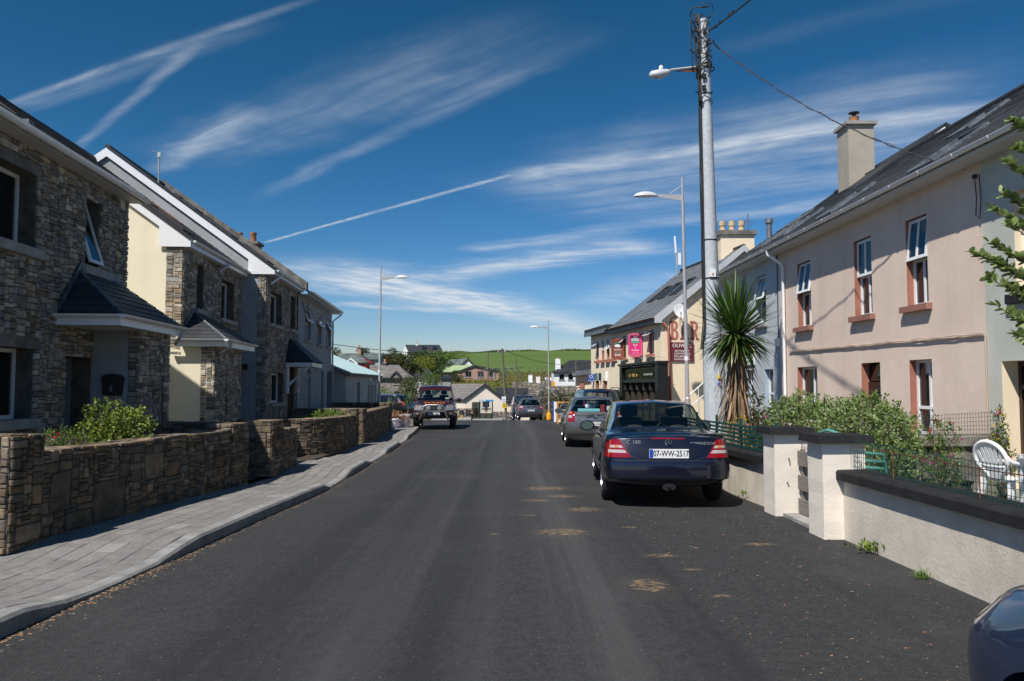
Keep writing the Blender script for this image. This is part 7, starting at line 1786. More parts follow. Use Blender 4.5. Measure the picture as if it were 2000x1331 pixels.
 for x in (-.66,.66): q = MB(); q.tube([V((x, .8, H - .03)), V((x, .95, H + .06)), V((x, 2.3, H + .06)), V((x, 2.45, H - .03))], .02,6); q.build('roof_rail', 'galv_bar', c.root, local=True)
 for ys in (1.75,2.7,3.4): c.line([(ys, .55),(ys, 1.06)], 'side', mirror=True, w=.008)
 return c

def make_cars():
 c = saloon(); xf(c.root, (2.09,10.66, gz(11)), R(-3.4))
 def towel(c):
  q = MB(); q.tube([V((-.46,.62,1.04)), V((.18,.62,1.04))], .085,14); q.build('rolled_mat', 'rolled_towel', c.root, smooth=True, angle=50, local=True)
  q = MB(); q.box((.36,.30,1.08),(.50,.305,1.20), Matrix.Rotation(0,4, 'X')); q.build('window_sticker', 'paper_white', c.root, local=True); q = MB(); q.box((.20,.50,.98),(.32,.6,1.24)); q.build('red_carton', 'red_paint', c.root, local=True)
 c = hatch('hatchback_car', 'dark grey hatchback car parked ahead of the navy saloon', 'paint_grey', plate='04-G-2622', ext=towel); xf(c.root, (2.38,22.9, gz(24)), R(-1.5))
 c = hatch('people_carrier', 'dark blue people carrier with tall tail lights beyond the grey hatchback', 'paint_darkblue', L=4.6, H=1.72, W=1.78, zb=.28, glass_y=.30, wt=.62, lamp='pillar', dark=True, rails=True, belt=1.05, hood=1.05, wr=.33); xf(c.root, (3.30,28.2, gz(30)), R(4))
 c = hatch('estate_car', 'silver grey estate car facing away over the crest of the road', 'paint_silver', L=4.45, H=1.50, W=1.75, glass_y=.45, plate='99-D-17365', dark=True); xf(c.root, (1.30,55.2, gz(57) + .05), R(3))
 c = hatch('van', 'dark blue van hidden in front of the silver estate car', 'paint_darkblue', L=4.8, H=1.95, W=1.85, zb=.32, glass_y=.2, wt=.72, lamp='pillar', belt=1.15, hood=1.1, wr=.34); xf(c.root, (.95,61.0, gz(63)), R(2))
 c = hatch('dark_car', 'black car nosing out behind the gas cylinders', 'paint_black', L=4.2, H=1.45, W=1.72, dark=True); xf(c.root, (3.6,66.0, gz(66)), R(-62))
 c = hatch('dark_car', 'black car half hidden behind the potted plants and lamp post', 'paint_black', L=4.3, H=1.48, W=1.74, dark=True); xf(c.root, (-6.0,47.6, gz(47) + .05), R(70))
 c = hatch('blue_car', 'glossy dark blue car bonnet cut off by the lower corner of the frame', 'paint_blue', L=4.1, H=1.45, W=1.70, zb=.26); xf(c.root, (2.06,-.78,0), R(-8))
 suv_ = suv(); xf(suv_.root, (-3.60,38.6, gz(36) + .05), R(183.5))
 bpy.context.view_layer.update(); dg = bpy.context.evaluated_depsgraph_get()
 for c in PENDING: c.finish(dg)
make_cars()
# ------------------------------------------------------------------ poles, lamps, wires
def lathe_pole(mb, base, top, r0, r1, n=14): mb.tube([base, top], r0, n, r2=r1)

def curve_pts(pts, sub=5):
 P = np.array([tuple(p) for p in pts]); return [V(p) for p in catmull(P[:, None, :], sub, 0)[:, 0, :]]

def make_big_pole():
 Y = 17.0; b = at(1399,840, Y); b.z = -.1; t = at(1374,45, Y)
 H = thing('utility_pole', 'tall galvanised steel utility pole with tangled black cables and street lamp', 'utility pole', V((b.x, b.y, -.05)))
 k = lambda z: b.lerp(t, (z - b.z) / (t.z - b.z))
 m = MB(); z1 = at(1390,670, Y).z; m.tube([k(z1), t], [.175,.105], 12); m.build('upper_tube', 'galvanised', H, smooth=True, angle=35)
 m = MB(); m.tube([b, k(z1 + .02)], [.235,.225], 12); m.tube([k(z1 + .02), k(z1 + .05)], .16,12); m.build('base_sleeve', 'galvanised', H, smooth=True, angle=25)
 m = MB(); m.tube([t + V((0,0,-.02)), t + V((0,0,.06))], .112,12); m.build('pole_cap', 'galvanised', H, smooth=True, angle=35)
 for z in (at(1390,470, Y).z, at(1390,545, Y).z, t.z - 1.6, t.z - 1.0):
  m = MB(); c = k(z); rr = .177 - (z - z1) / (t.z - z1) * .07; m.tube([c - V((0,0,.012)), c + V((0,0,.012))], rr + .006,12); m.build('strap', 'black_iron', H)
 # service cables down the street side
 r = random.Random(12); m = MB()
 for j, (dx, th) in enumerate([(-.20,.019),(-.235,.014),(-.26,.012)]):
  pts = []
  for i in range(15):
   z = t.z + .15 - (t.z + .15 - 2.4) * i / 14; c = k(min(z, t.z)); rr = .18 - (z - z1) / (t.z - z1) * .07 if z > z1 else .24
   pts.append(V((c.x - rr + .005 - j * .024 + r.uniform(-.006,.006), c.y - .07, z)))
  m.tube(pts, th, 6)
 m.build('riser_cables', 'wire', H, smooth=True)
 m = MB()
 for j in range(26):
  z0 = t.z - r.uniform(.0,1.9); a = r.uniform(0,6.28); c = k(z0); pts = []; lead = V((-.13,-.1,0))
  n = 9; hgt = r.uniform(-.8,.8); ww = r.uniform(.04,.16)
  for i in range(n):
   s = i / (n - 1); ang = a + s * r.uniform(1.5,4.5); pts.append(c + V((-.06 + math.cos(ang) * (.11 + ww * math.sin(s * 3.1)),-.04 + math.sin(ang) * .13, hgt * (s - .3) + .2 * math.sin(s * 3.14))))
  m.tube(curve_pts(pts, 3), r.choice([.006,.008,.011,.014]),5)
 for dx in (-.26,-.18,-.10):                        # loops over the top
  m.tube(curve_pts([t + V((dx, -.05,-1.1)), t + V((dx - .03,-.06,-.3)), t + V((dx - .02,-.05,.05)), t + V((dx + .05,-.04,.17)), t + V((dx + .11,-.06,.02)), t + V((dx + .12,-.08,-.7))]),.013,6)
 m.build('cable_tangle', 'wire', H, smooth=True)
 m = MB()
 for j in range(7): c = k(t.z - .25 - j * .25) + V((r.uniform(-.16,.14),-.14,0)); m.box(tuple(c - V((.035,.03,.05))), tuple(c + V((.035,.03,.05))))
 o = m.build('cable_clamps', 'black_iron', H); o['kind'] = 'stuff'
 # lamp arm and lantern
 a0 = at(1362,131, Y); a1 = at(1310,137, Y); m = MB(); m.tube([a0, a1], .028,8); m.build('lamp_arm', 'grey_post', H)
 m = MB(); m.prism([a0 + V((0,0,-.03)), a0 + V((0,0,-.11)), a1 + V((.1,0,-.03))], (0,.02,0)); m.build('arm_gusset', 'rust', H)
 c = at(1291,144, Y); M = face_matrix(c, (0,1,0),(0,0,1)) ; m = MB()
 ax = (at(1268,143, Y) - a1); L = ax.length; ax.normalize()
 m.tube([a1 + V((0,0,-.02)), a1 + ax * .08 + V((0,0,-.04)), a1 + ax * (L * .5) + V((0,0,-.05)), a1 + ax * (L * .9) + V((0,0,-.05)), a1 + ax * L + V((0,0,-.04))], [.03,.07,.095,.085,.03], 10); ln = m.build('lantern', 'upvc_grey', H, smooth=True)
 m = MB(); m.tube([a1 + ax * .1 + V((0,0,-.08)), a1 + ax * (L * .5) + V((0,0,-.10)), a1 + ax * (L * .9) + V((0,0,-.09))], [.03,.07,.04], 10); m.build('lamp_bowl', 'lamp_white', ln, smooth=True)
 m = MB(); q = a1 + ax * (L * .45) + V((0,0,.04)); m.lathe([(.045,0),(.045,.06),(.03,.085),(.0,.09)], 12, Matrix.Translation(q)); m.build('photocell', 'upvc', ln, smooth=True, angle=40)
 # small plates
 for (x0, y0, x1, y1, mt, nm) in ((1386,526,1398,541, 'paper_white', 'pole_notice'),(1402,733,1408,740, 'sign_yellow', 'warning_label'),(1403,748,1408,754, 'sign_blue', 'number_label')):
  p, q = at(x0, y1, Y - .245), at(x1, y0, Y - .245)
  yy = b.y - (.245 if y0 > 670 else .19); p, q = at(x0, y1, yy), at(x1, y0, yy); m = MB(); m.box((p.x, yy - .004, p.z),(q.x, yy + .06, q.z)); o = m.build(nm, mt, H)
  if nm == 'pole_notice': e = MB(); e.box((p.x + .05, yy - .007, p.z + .03),(q.x - .04, yy - .004, p.z + .08)); e.build('notice_print', 'orange_wood', o)
 # overhead lines
 def wire(a, c, sag, r_, name, label, twist=False):
  mm = MB(); pts = [a.lerp(c, i / 24) - V((0,0, sag * 4 * (i / 24) * (1 - i / 24))) for i in range(25)]; mm.tube(pts, r_, 6)
  if twist: mm.tube([p + V((.015 * math.sin(i * 2.2),.015 * math.cos(i * 2.2),.02 * math.sin(i * 2.2))) for i, p in enumerate(pts)], r_ * .8,5); mm.tube([p + V((.015 * math.cos(i * 2.6),.0,.02 * math.cos(i * 2.6))) for i, p in enumerate(pts)], r_ * .8,5)
  o = mm.build(name, 'wire', smooth=True); tag(o, label, 'cable'); return o
 wire(at(1383,62, Y), V((4.3,-6,7.3)),1.15,.018, 'overhead_cable', 'thick twisted black cable running up off the pole top out of frame', True)
 e = at(1898,336,12.6); wire(at(1384,78, Y), V((e.x, e.y, e.z)),.35,.007, 'overhead_cable', 'thin black service wire from the pole to the pink house eaves', True)
 m = MB()
 for i, px in enumerate(((1398,52),(1407,44),(1424,30),(1432,24))): c = at(px[0], px[1], [16.4,16.0,15.4,15.1][i]); m.box(tuple(c - V((.025,.02,.03))), tuple(c + V((.025,.02,.03))))
 o = m.build('line_clamps', 'black_iron', H); o['kind'] = 'stuff'
make_big_pole()

def lamp_post():
 H = thing('street_lamp', 'x', 'street lamp', (0,0,0), 'grey street lamps along the road')
 m = MB(); m.tube([V((0,0,-.1)), V((0,0,1.4))], .085,14); m.tube([V((0,0,1.4)), V((0,0,1.46))], [.085,.06], 14); m.tube([V((0,0,1.46)), V((0,0,7.6))], [.062,.045], 12); m.tube([V((0,0,7.6)), V((0,0,8.15))], .032,10); m.build('post', 'grey_post', H, smooth=True, angle=40, local=True)
 m = MB(); m.tube([V((0,0,2.55)), V((0,0,2.68))], .066,12); m.build('number_band', 'paper_white', H, smooth=True, angle=40, local=True)
 m = MB(); m.prism([(0,0,7.62),(0,0,7.42),(-.75,0,7.55),(-.75,0,7.64)], (0,.03,0)); m.tube([V((0,0,7.9)), V((-.4,0,7.64))], .012,6); m.build('arm', 'grey_post', H, local=True)
 m = MB(); M = Matrix.Translation((-1.12,.015,7.58)) @ Matrix.Diagonal((1.0,.45,1,1)); m.lathe([(.38,.0),(.37,.03),(.30,.09),(.16,.135),(.03,.15)], 20, M); hd = m.build('lamp_head', 'upvc_grey', H, smooth=True, angle=50, local=True)
 m = MB(); m.lathe([(.30,-.012),(.30,.002)], 18, M); m.build('lamp_lens', 'lamp_white', hd, local=True)
 return H
LP = lamp_post()
def place_lamps():
 for i, (px, Y, rz, sc, label) in enumerate([(1343,24.0,0,1.0, 'grey street lamp standing before the cream gable'),(741,42.0, R(180),1.0, 'grey street lamp on the far pavement by the outbuilding'),(1072,65.0,0,1.0, 'grey street lamp at the road crest beside the gas cylinders')]):
  x = (px - 1000) / F * Y; o = LP if i == 0 else copy_tree(LP); xf(o, (x, Y, gz(Y) + (.1 if i == 1 else 0)), rz); o['label'] = label
  t = [-.012,-.004,-.006][i]; o.rotation_euler = (0, t, rz)
place_lamps()

def far_poles():
 for i, (px, yt, yb, Y, r_, label) in enumerate([(985,681,822,80,.13, 'leaning wooden telegraph pole with a yellow notice by the phone box'),(953,686,740,125,.12, 'wooden pole standing in front of the brick bungalow'),(1008,698,756,112,.12, 'wooden pole behind the grey roofed bungalow'),(1125,704,735,106,.12, 'wooden pole in front of the whitewashed cottage')]):
  b, t = at(px + (4 if i == 0 else 0), yb, Y), at(px - (4 if i == 0 else 0) + (0 if i else 0), yt, Y); b.z = min(b.z, gz(Y, b.x)) - .1
  H = thing('telegraph_pole', label, 'pole', b); m = MB(); m.tube([b, t], r_, 8, r2=r_ * .7); m.build('pole', 'pole_wood', H, smooth=True, angle=40)
  if i == 0:
   for (x0, y0, x1, y1, mt) in ((980,775,988,788, 'paper_white'),(981,787.5,989,797.5, 'sign_yellow')):
    p, q = at(x0, y1, Y - .2), at(x1, y0, Y - .2); e = MB(); e.box((p.x, Y - .2, p.z),(q.x, Y - .17, q.z)); o = e.build('notice', mt, H)
    for k in range(2): e = MB(); e.box((p.x + .1, Y - .21, p.z + .14 + k * .18),(q.x - .1, Y - .2, p.z + .2 + k * .18)); e.build('lettering', 'plate_text', o)
   m = MB(); m.box((t.x - .45, t.y - .05, t.z - .45),(t.x + .45, t.y + .05, t.z - .33)); m.build('crossarm', 'pole_wood', H)
   for dx in (-.4,.25): m = MB(); m.lathe([(.05,0),(.07,.05),(.05,.12)], 8, Matrix.Translation((t.x + dx, t.y, t.z - .33))); m.build('insulator', 'upvc', H)
 def span(a, c, sag, label, r_=.03):
  m = MB(); m.tube([a.lerp(c, i / 20) - V((0,0, sag * 4 * (i / 20) * (1 - i / 20))) for i in range(21)], r_, 5); o = m.build('overhead_cable', 'wire'); tag(o, label, 'cable')
 span(at(640,671,50), at(983,684,80),.5, 'black overhead line crossing from the grey house to the telegraph pole', .022)
 span(at(985,684,80), at(1160,706,106),.9, 'black overhead line from the telegraph pole towards the pub', .025)
 span(at(980,683,80), at(953,688,125),.2, 'short overhead line between the two wooden poles', .025)
far_poles()

# ------------------------------------------------------------------ street things
def gas_cylinder():
 H = thing('gas_cylinder', 'x', 'gas cylinder', (0,0,0), 'orange gas cylinders')
 m = MB(); m.lathe([(.13,0),(.16,.03),(.16,.40),(.13,.47),(.06,.50)], 18); m.build('body', 'gas_orange', H, smooth=True, angle=40, local=True)
 m = MB(); m.lathe([(.09,.48),(.09,.60),(.08,.60),(.08,.48)], 14, caps=False); m.build('collar', 'gas_orange', H, local=True); m = MB(); m.lathe([(.025,.5),(.025,.56)], 8); m.build('valve', 'galv_bar', H, local=True)
 return H
g = gas_cylinder(); g2 = copy_tree(g); Yg = 60.5
xf(g, (at(1072,815, Yg).x, Yg, gz(Yg)))
xf(g2, (at(1088,815, Yg).x, Yg + .1, gz(Yg)))
for o, l in ((g, 'orange gas cylinder on the road side of the far lamp post'),(g2, 'orange gas cylinder between the far lamp post and the blackboard')): o['label'] = l; o.scale = (1.15,1.15,1.15)

def a_board():
 Y = 41.5; p, q = at(1087.5,828, Y), at(1112,785, Y); z0 = gz(Y); H = thing('sandwich_board', 'orange framed blackboard menu sign standing at the roadside', 'sign', V((p.x, Y, z0)))
 x0, x1, z1 = p.x, q.x, q.z; w = x1 - x0; f = .085
 m = MB()
 for a, b_, c, d in ((x0, x0 + f, z0, z1),(x1 - f, x1, z0, z1),(x0 + f, x1 - f, z1 - f, z1),(x0 + f, x1 - f, z0 + .18, z0 + .18 + f)): m.hexa([V((a, Y - (z1 - c) * .12, c)), V((b_, Y - (z1 - c) * .12, c)), V((b_, Y + .04 - (z1 - c) * .12, c)), V((a, Y + .04 - (z1 - c) * .12, c)), V((a, Y - (z1 - d) * .12, d)), V((b_, Y - (z1 - d) * .12, d)), V((b_, Y + .04 - (z1 - d) * .12, d)), V((a, Y + .04 - (z1 - d) * .12, d))])
 m.build('front_frame', 'orange_wood', H)
 m = MB(); S = lambda x, z, k: V((x, Y + .02 - k - (z1 - z) * .12, z)); m.hexa([S(x0 + f, z0 + .26,.0), S(x1 - f, z0 + .26,0), S(x1 - f, z0 + .26,-.01), S(x0 + f, z0 + .26,-.01), S(x0 + f, z1 - f, 0), S(x1 - f, z1 - f, 0), S(x1 - f, z1 - f, -.01), S(x0 + f, z1 - f, -.01)]); bo = m.build('blackboard', 'black_paint', H)
 r = random.Random(3); cx = (x0 + x1) / 2
 for k in range(9):
  z = z1 - .42 - k * .065; ln = r.uniform(.28,.38) * w; m = MB(); x = cx - ln
  while x < cx + ln:
   dx = r.uniform(.015,.05); m.hexa([S(x, z, .003), S(min(x + dx, cx + ln), z + r.uniform(-.008,.008),.003), S(min(x + dx, cx + ln), z, .0), S(x, z, 0), S(x, z + .022,.003), S(min(x + dx, cx + ln), z + .026,.003), S(min(x + dx, cx + ln), z + .02,0), S(x, z + .02,0)]); x += dx + .018
  o = m.build('chalk_lines', 'letter_white', bo); o['kind'] = 'stuff'
 m = MB(); M = face_matrix(S(cx, z1 - .27,.003),(1,0,0),(0,-.12,1)) @ Matrix.Diagonal((1,.75,1,1)); m.tube([M @ V((.15 * math.cos(2 * math.pi * i / 24),.15 * math.sin(2 * math.pi * i / 24),0)) for i in range(25)], .008,5, caps=False); m.build('chalk_oval', 'letter_white', bo)
 m = MB()
 for x in (x0, x1 - f): m.hexa([V((x, Y + .05 + .45, z0)), V((x + f, Y + .5, z0)), V((x + f, Y + .54, z0)), V((x, Y + .54, z0)), V((x, Y + .05, z1 - .03)), V((x + f, Y + .05, z1 - .03)), V((x + f, Y + .09, z1 - .03)), V((x, Y + .09, z1 - .03))])
 m.build('back_legs', 'orange_wood', H)
 p, q = at(1080.5,822,44), at(1103,785,44); B = thing('advert_board', 'white advertising board with blue edge behind the blackboard', 'sign', V((p.x, 44, gz(44)))); m = MB(); m.box((p.x, 43.98, gz(44)),(q.x, 44.02, q.z)); m.build('panel', 'paper_white', B); m = MB(); m.box((p.x - .04,43.96, gz(44)),(p.x + .03,44.04, q.z + .02)); m.build('blue_edge', 'sign_blue', B)
a_board()

def phone_box():
 Y = 83.0; p, q = at(936,822, Y), at(962.5,781, Y); z0 = gz(Y); H = thing('phone_box', 'dark framed glass phone box with blue lettered header by the cream bungalow', 'phone box', V((p.x, Y, z0))); x0, x1, z1 = p.x, q.x, q.z; d = 1.0
 for x in (x0, (x0 + x1) / 2 - .04, x1 - .08):
  for y in (Y, Y + d): m = MB(); m.box((x, y, z0),(x + .08, y + .08, z1 - .18)); m.build('post', 'black_paint', H)
 m = MB(); m.box((x0 - .05, Y - .05, z1 - .18),(x1 + .05, Y + d + .1, z1)); hd = m.build('header', 'tin_roof', H); m = MB(); m.box((x0 + (x1 - x0) * .48, Y - .07, z1 - .17),(x1, Y - .051, z1 - .01)); m.build('header_panel', 'sign_sky', hd); text_obj('lettering', 'eircom', .16, 'letter_white', hd, face_matrix((x0 + (x1 - x0) * .24, Y - .06, z1 - .09),(1,0,0),(0,0,1)),.003)
 m = MB(); m.box((x0 + .08, Y + .02, z0 + .1),(x1 - .08, Y + .05, z0 + .75)); m.build('kick_panel', 'car_glass_dark', H); m = MB(); m.quad(V((x0, Y + d, z0 + .8)), V((x1, Y + d, z0 + .8)), V((x1, Y + d, z1 - .2)), V((x0, Y + d, z1 - .2))); m.build('pane', 'car_glass', H)
 m = MB(); m.box((x0 + .55, Y + .6, z0 + .9),(x0 + .85, Y + .9, z0 + 1.9)); m.build('telephone', 'galv_bar', H)
 m = MB(); a = V((x0, Y, 0)); e = V((x0 - .75, Y - .35,0)); m.hexa([a + V((0,0, z0 + .1)), a + V((.05,0, z0 + .1)), e + V((.05,0, z0 + .1)), e + V((0,0, z0 + .1)), a + V((0,0, z1 - .25)), a + V((.05,0, z1 - .25)), e + V((.05,0, z1 - .25)), e + V((0,0, z1 - .25))]); m.build('open_door', 'car_glass_dark', H)
 for x in (x0 - .72, x0 + .68): m = MB(); m.box((x, Y - .4, z0 + .65),(x + .09, Y - .3, z0 + 1.1)); m.build('door_pull', 'lamp_amber', H)
mat('sign_sky', (.06,.28,.62),.45,.05,4)
phone_box()

def bollards():
 m = MB(); m.lathe([(.07,-.1),(.07,.85),(.09,.88),(.09,.93),(.05,1.0)], 12); b = m.build('bollard', 'black_iron', smooth=True, angle=40); w = MB(); w.tube([V((0,0,.72)), V((0,0,.80))], .072,12); w.build('white_band', 'paper_white', b, local=True); Y = 78
 tag(b, 'black bollard between the maroon car and the memorial plaques', 'bollard', 'black bollards'); xf(b, (at(892,815, Y).x, Y, gz(Y)))
 c = copy_tree(b, label='black bollard just before the phone box'); xf(c, (at(921.5,815, Y).x, Y, gz(Y)))
bollards()

def lanterns():
 H = thing('lantern_post', 'old style black lantern post behind the silver estate car', 'street lamp', (0,0,0), 'old style lantern posts')
 m = MB(); m.tube([V((0,0,0)), V((0,0,2.7))], [.06,.04], 8); m.tube([V((-.3,0,2.45)), V((.3,0,2.45))], .02,6); m.build('post', 'black_iron', H, local=True)
 m = MB(); m.lathe([(.12,2.75),(.20,3.15),(.18,3.15),(.11,2.76)], 6); m.build('lantern_glass', 'lamp_silver', H, local=True); m = MB(); m.lathe([(.26,3.15),(.10,3.38),(.05,3.42),(.03,3.55),(.0,3.6)], 6); m.lathe([(.13,2.70),(.12,2.76)], 6); m.build('lantern_cap', 'black_iron', H, local=True)
 for i, (px, yt, Y, l) in enumerate(((1057,762,74, None),(1087,758.5,77, 'old style black lantern post behind the orange framed blackboard'))):
  t = at(px, yt, Y); o = H if i == 0 else copy_tree(H, label=l); xf(o, (t.x, Y, t.z - 3.6))
lanterns()

# ------------------------------------------------------------------ garden furniture
def white_chair():
 """one-piece plastic garden chair, seat 0.42 m, facing +x"""
 C = thing('garden_chair', 'white plastic garden chair with round slatted back behind the wire fence', 'chair', (0,0,0))
 s = MB(); s.grid([[V((-.20 + .42 * i / 6,-.21 - .02 * math.sin(i / 6 * 3.1) + (.42 + .04 * math.sin(i / 6 * 3.1)) * j / 6,.40 + .02 * (i / 6) - .02 * math.sin(j / 6 * 3.14))) for j in range(7)] for i in range(7)]); s.grid([[V((.22,-.21 + .42 * j / 6,.42 - .02 * math.sin(j / 6 * 3.14))) for j in range(7)], [V((.23,-.21 + .42 * j / 6,.37)) for j in range(7)]]); s.build('seat', 'white_plastic', C, smooth=True, local=True)
 # round back: rim and fan slats
 def Bk(a, z): return V((-.20 - (z - .40) * .28, a, z))
 rim = MB(); n = 30; pts = []
 cz, rz_, ry = .70,.225,.27
 for i in range(n + 1):
  th = R(-62 + 304 * i / n); pts.append(Bk(ry * math.cos(th), cz + rz_ * math.sin(th)))
 pts = [Bk(.115,.40)] + pts + [Bk(-.115,.40)]
 for a, b in zip(pts, pts[1:]): pass
 rim.tube(pts, .030,8); rim.build('back_rim', 'white_plastic', C, smooth=True, local=True)
 for k in range(6):
  t = (k - 2.5) / 2.5; sl = MB(); a0, a1 = Bk(t * .085,.42), Bk(t * .21, cz + rz_ * math.sqrt(max(0,1 - (t * .21 / ry) ** 2)) - .01); d = V((0,1,0)); w0, w1 = .014,.030
  sl.hexa([a0 - d * w0, a0 + d * w0, a0 + d * w0 + V((-.012,0,0)), a0 - d * w0 + V((-.012,0,0)), a1 - d * w1, a1 + d * w1, a1 + d * w1 + V((-.012,0,0)), a1 - d * w1 + V((-.012,0,0))]); sl.build('back_slat', 'white_plastic', C, local=True)
 cr = MB(); cr.tube([Bk(-.20,.60), Bk(-.10,.585), Bk(.10,.585), Bk(.20,.60)], .02,6); cr.build('back_band', 'white_plastic', C, smooth=True, local=True)
 for sg in (-1,1):
  a = MB(); a.tube([Bk(sg * .265,.74), V((-.22, sg * .285,.66)), V((-.05, sg * .29,.625)), V((.16, sg * .28,.63)), V((.23, sg * .27,.60)), V((.24, sg * .26,.40))], [.03,.028,.026,.026,.024,.02], 8); a.build('armrest', 'white_plastic', C, smooth=True, local=True)
  for x0, x1 in ((.22,.26),(-.20,-.27)):
   l = MB(); l.hexa([V((x1 - .02, sg * .27 - .03,0)), V((x1 + .02, sg * .27 - .03,0)), V((x1 + .02, sg * .27 + .01,0)), V((x1 - .02, sg * .27 + .01,0)), V((x0 - .035, sg * .23 - .045,.42)), V((x0 + .035, sg * .23 - .045,.42)), V((x0 + .035, sg * .23 + .02,.42)), V((x0 - .035, sg * .23 + .02,.42))]); l.build('leg', 'white_plastic', C, local=True)
 return C

def garden_things():
 c = white_chair(); xf(c, (6.50,10.5,.01), R(12)); c.scale = (.95,.95,.95)
 T = thing('garden_table', 'white plastic garden table cut by the frame edge beside the white chair', 'table', (6.85,9.95,0))
 m = MB(); n = 24; ring = [V((6.95 + .55 * math.copysign(abs(math.cos(2 * math.pi * k / n)) ** .6, math.cos(2 * math.pi * k / n)),9.95 + .42 * math.copysign(abs(math.sin(2 * math.pi * k / n)) ** .6, math.sin(2 * math.pi * k / n)),.70)) for k in range(n)]; m.prism(ring, (0,0,.035)); m.build('table_top', 'white_plastic', T)
 for dx, dy in ((-.42,-.30),(-.42,.30),(.42,-.30),(.42,.30)): m = MB(); x, y = 6.95 + dx, 9.95 + dy; m.hexa([V((x - .03, y - .03,0)), V((x + .03, y - .03,0)), V((x + .03, y + .03,0)), V((x - .03, y + .03,0)), V((x - .055, y - .05,.70)), V((x + .055, y - .05,.70)), V((x + .055, y + .05,.70)), V((x - .055, y + .05,.70))]); m.build('leg', 'white_plastic', T)
 # stacked green chairs by the gate pillar
 def green(label):
  C = thing('stacking_chair', label, 'chair', (0,0,0), 'stacked green chairs'); m = MB(); m.grid([[V((-.2 + .4 * i / 5,-.2 + .4 * j / 5,.40)) for j in range(6)] for i in range(6)]); m.build('seat', 'green_plastic', C, local=True)
  for k in range(4): m = MB(); y = -.15 + k * .1; m.hexa([V((-.2, y - .03,.42)), V((-.2, y + .03,.42)), V((-.21, y + .03,.42)), V((-.21, y - .03,.42)), V((-.32, y - .03,.86)), V((-.32, y + .03,.86)), V((-.33, y + .03,.86)), V((-.33, y - .03,.86))]); m.build('back_slat', 'green_plastic', C, local=True)
  m = MB(); m.tube([V((-.22,-.22,.4)), V((-.33,-.2,.86)), V((-.36,0,.9)), V((-.33,.2,.86)), V((-.22,.22,.4))], .022,8); m.build('back_rim', 'green_plastic', C, smooth=True, local=True)
  for sg in (-1,1):
   m = MB(); m.tube([V((-.28, sg * .22,.66)), V((0, sg * .26,.63)), V((.2, sg * .25,.62)), V((.24, sg * .24,.4))], .022,8); m.build('armrest', 'green_plastic', C, smooth=True, local=True)
   for x in (-.22,.22): m = MB(); m.tube([V((x, sg * .22,.4)), V((x * 1.15, sg * .25,0))], .026,6); m.build('leg', 'green_plastic', C, local=True)
  return C
 g = green('bottom chair of the green plastic stack behind the gate pillar'); xf(g, (4.18,9.75,.01), R(15))
 for k, l in enumerate(('middle chair of the green plastic stack behind the gate pillar', 'topmost chair of the green plastic stack behind the gate pillar')): c = copy_tree(g, label=l); xf(c, (4.18 - .02 * k, 9.75,.09 * (k + 1)), R(15))
garden_things()
# ------------------------------------------------------------------ plants
def blade(mb, base, d, L, w, droop, r, segs=5, fold=.0):
 """sword leaf: strip that bends under its own weight"""
 d = d.normalized(); pts = []; p = V(base); dd = d.copy()
 for i in range(segs + 1):
  pts.append(p.copy()); dd = (dd + V((0,0,-droop / segs))).normalized(); p = p + dd * (L / segs)
 side = d.cross(V((0,0,1))); side = side.normalized() if side.length > 1e-3 else V((1,0,0))
 A = []; B = []
 for i, q in enumerate(pts):
  s = i / segs; ww = w * (.55 + .9 * s if s < .35 else (1 - ((s - .35) / .65) ** 2.2) * .87 + .02); A.append(q + side * ww / 2); B.append(q - side * ww / 2)
 mb.grid([A, B])

def cordyline(name, label, base, trunk_h, r0, crown_r, n, seed, skirt=True, loc=None, green='leaf_palm', skirt_len=.9, lean=0):
 r = random.Random(seed); H = thing(name, label, 'palm', base); b = V(base); top = b + V((lean, 0, trunk_h))
 t = MB(); t.tube([b, b.lerp(top, .5), top], [r0, r0 * .8, r0 * .7], 10); t.build('trunk', 'bark', H, smooth=True)
 m = MB()
 for i in range(n):
  f = i / n; el = R(85 - 118 * f ** .8 + r.uniform(-8,8)); az = i * 2.399 + r.uniform(-.3,.3)
  d = V((math.cos(az) * math.cos(el), math.sin(az) * math.cos(el), math.sin(el))); L = crown_r * r.uniform(.85,1.08) * (1.1 - .42 * f); k = r.uniform(.7,1.25) * (1.15 if f < .4 else .85)
  m.cur = (k, k, k * .9) if f < .82 or r.random() < .4 else (2.4 * k, 1.5 * k, k * 1.2)
  blade(m, top + V((r.uniform(-.03,.03), r.uniform(-.03,.03), r.uniform(-.12,.08))), d, L, crown_r * .052,.12 + .85 * f * r.uniform(.6,1.2), r)
 m.build('crown', green, H)
 if skirt:
  s = MB()
  for i in range(int(n * 1.5)):
   az = r.uniform(0,6.28); z = top.z - r.uniform(0, trunk_h * .72); el = R(r.uniform(-86,-55)) if r.random() < .85 else R(r.uniform(-45,-5)); k = r.uniform(.5,1.35); s.cur = (k, k * .95, k * .9)
   d = V((math.cos(az) * math.cos(el), math.sin(az) * math.cos(el), math.sin(el))); blade(s, V((b.x + math.cos(az) * r0 * .8, b.y + math.sin(az) * r0 * .8, z)), d, skirt_len * r.uniform(.45,1.0), crown_r * .04,1.6, r, 4)
  s.build('dead_leaves', 'leaf_dead', H)
 return H

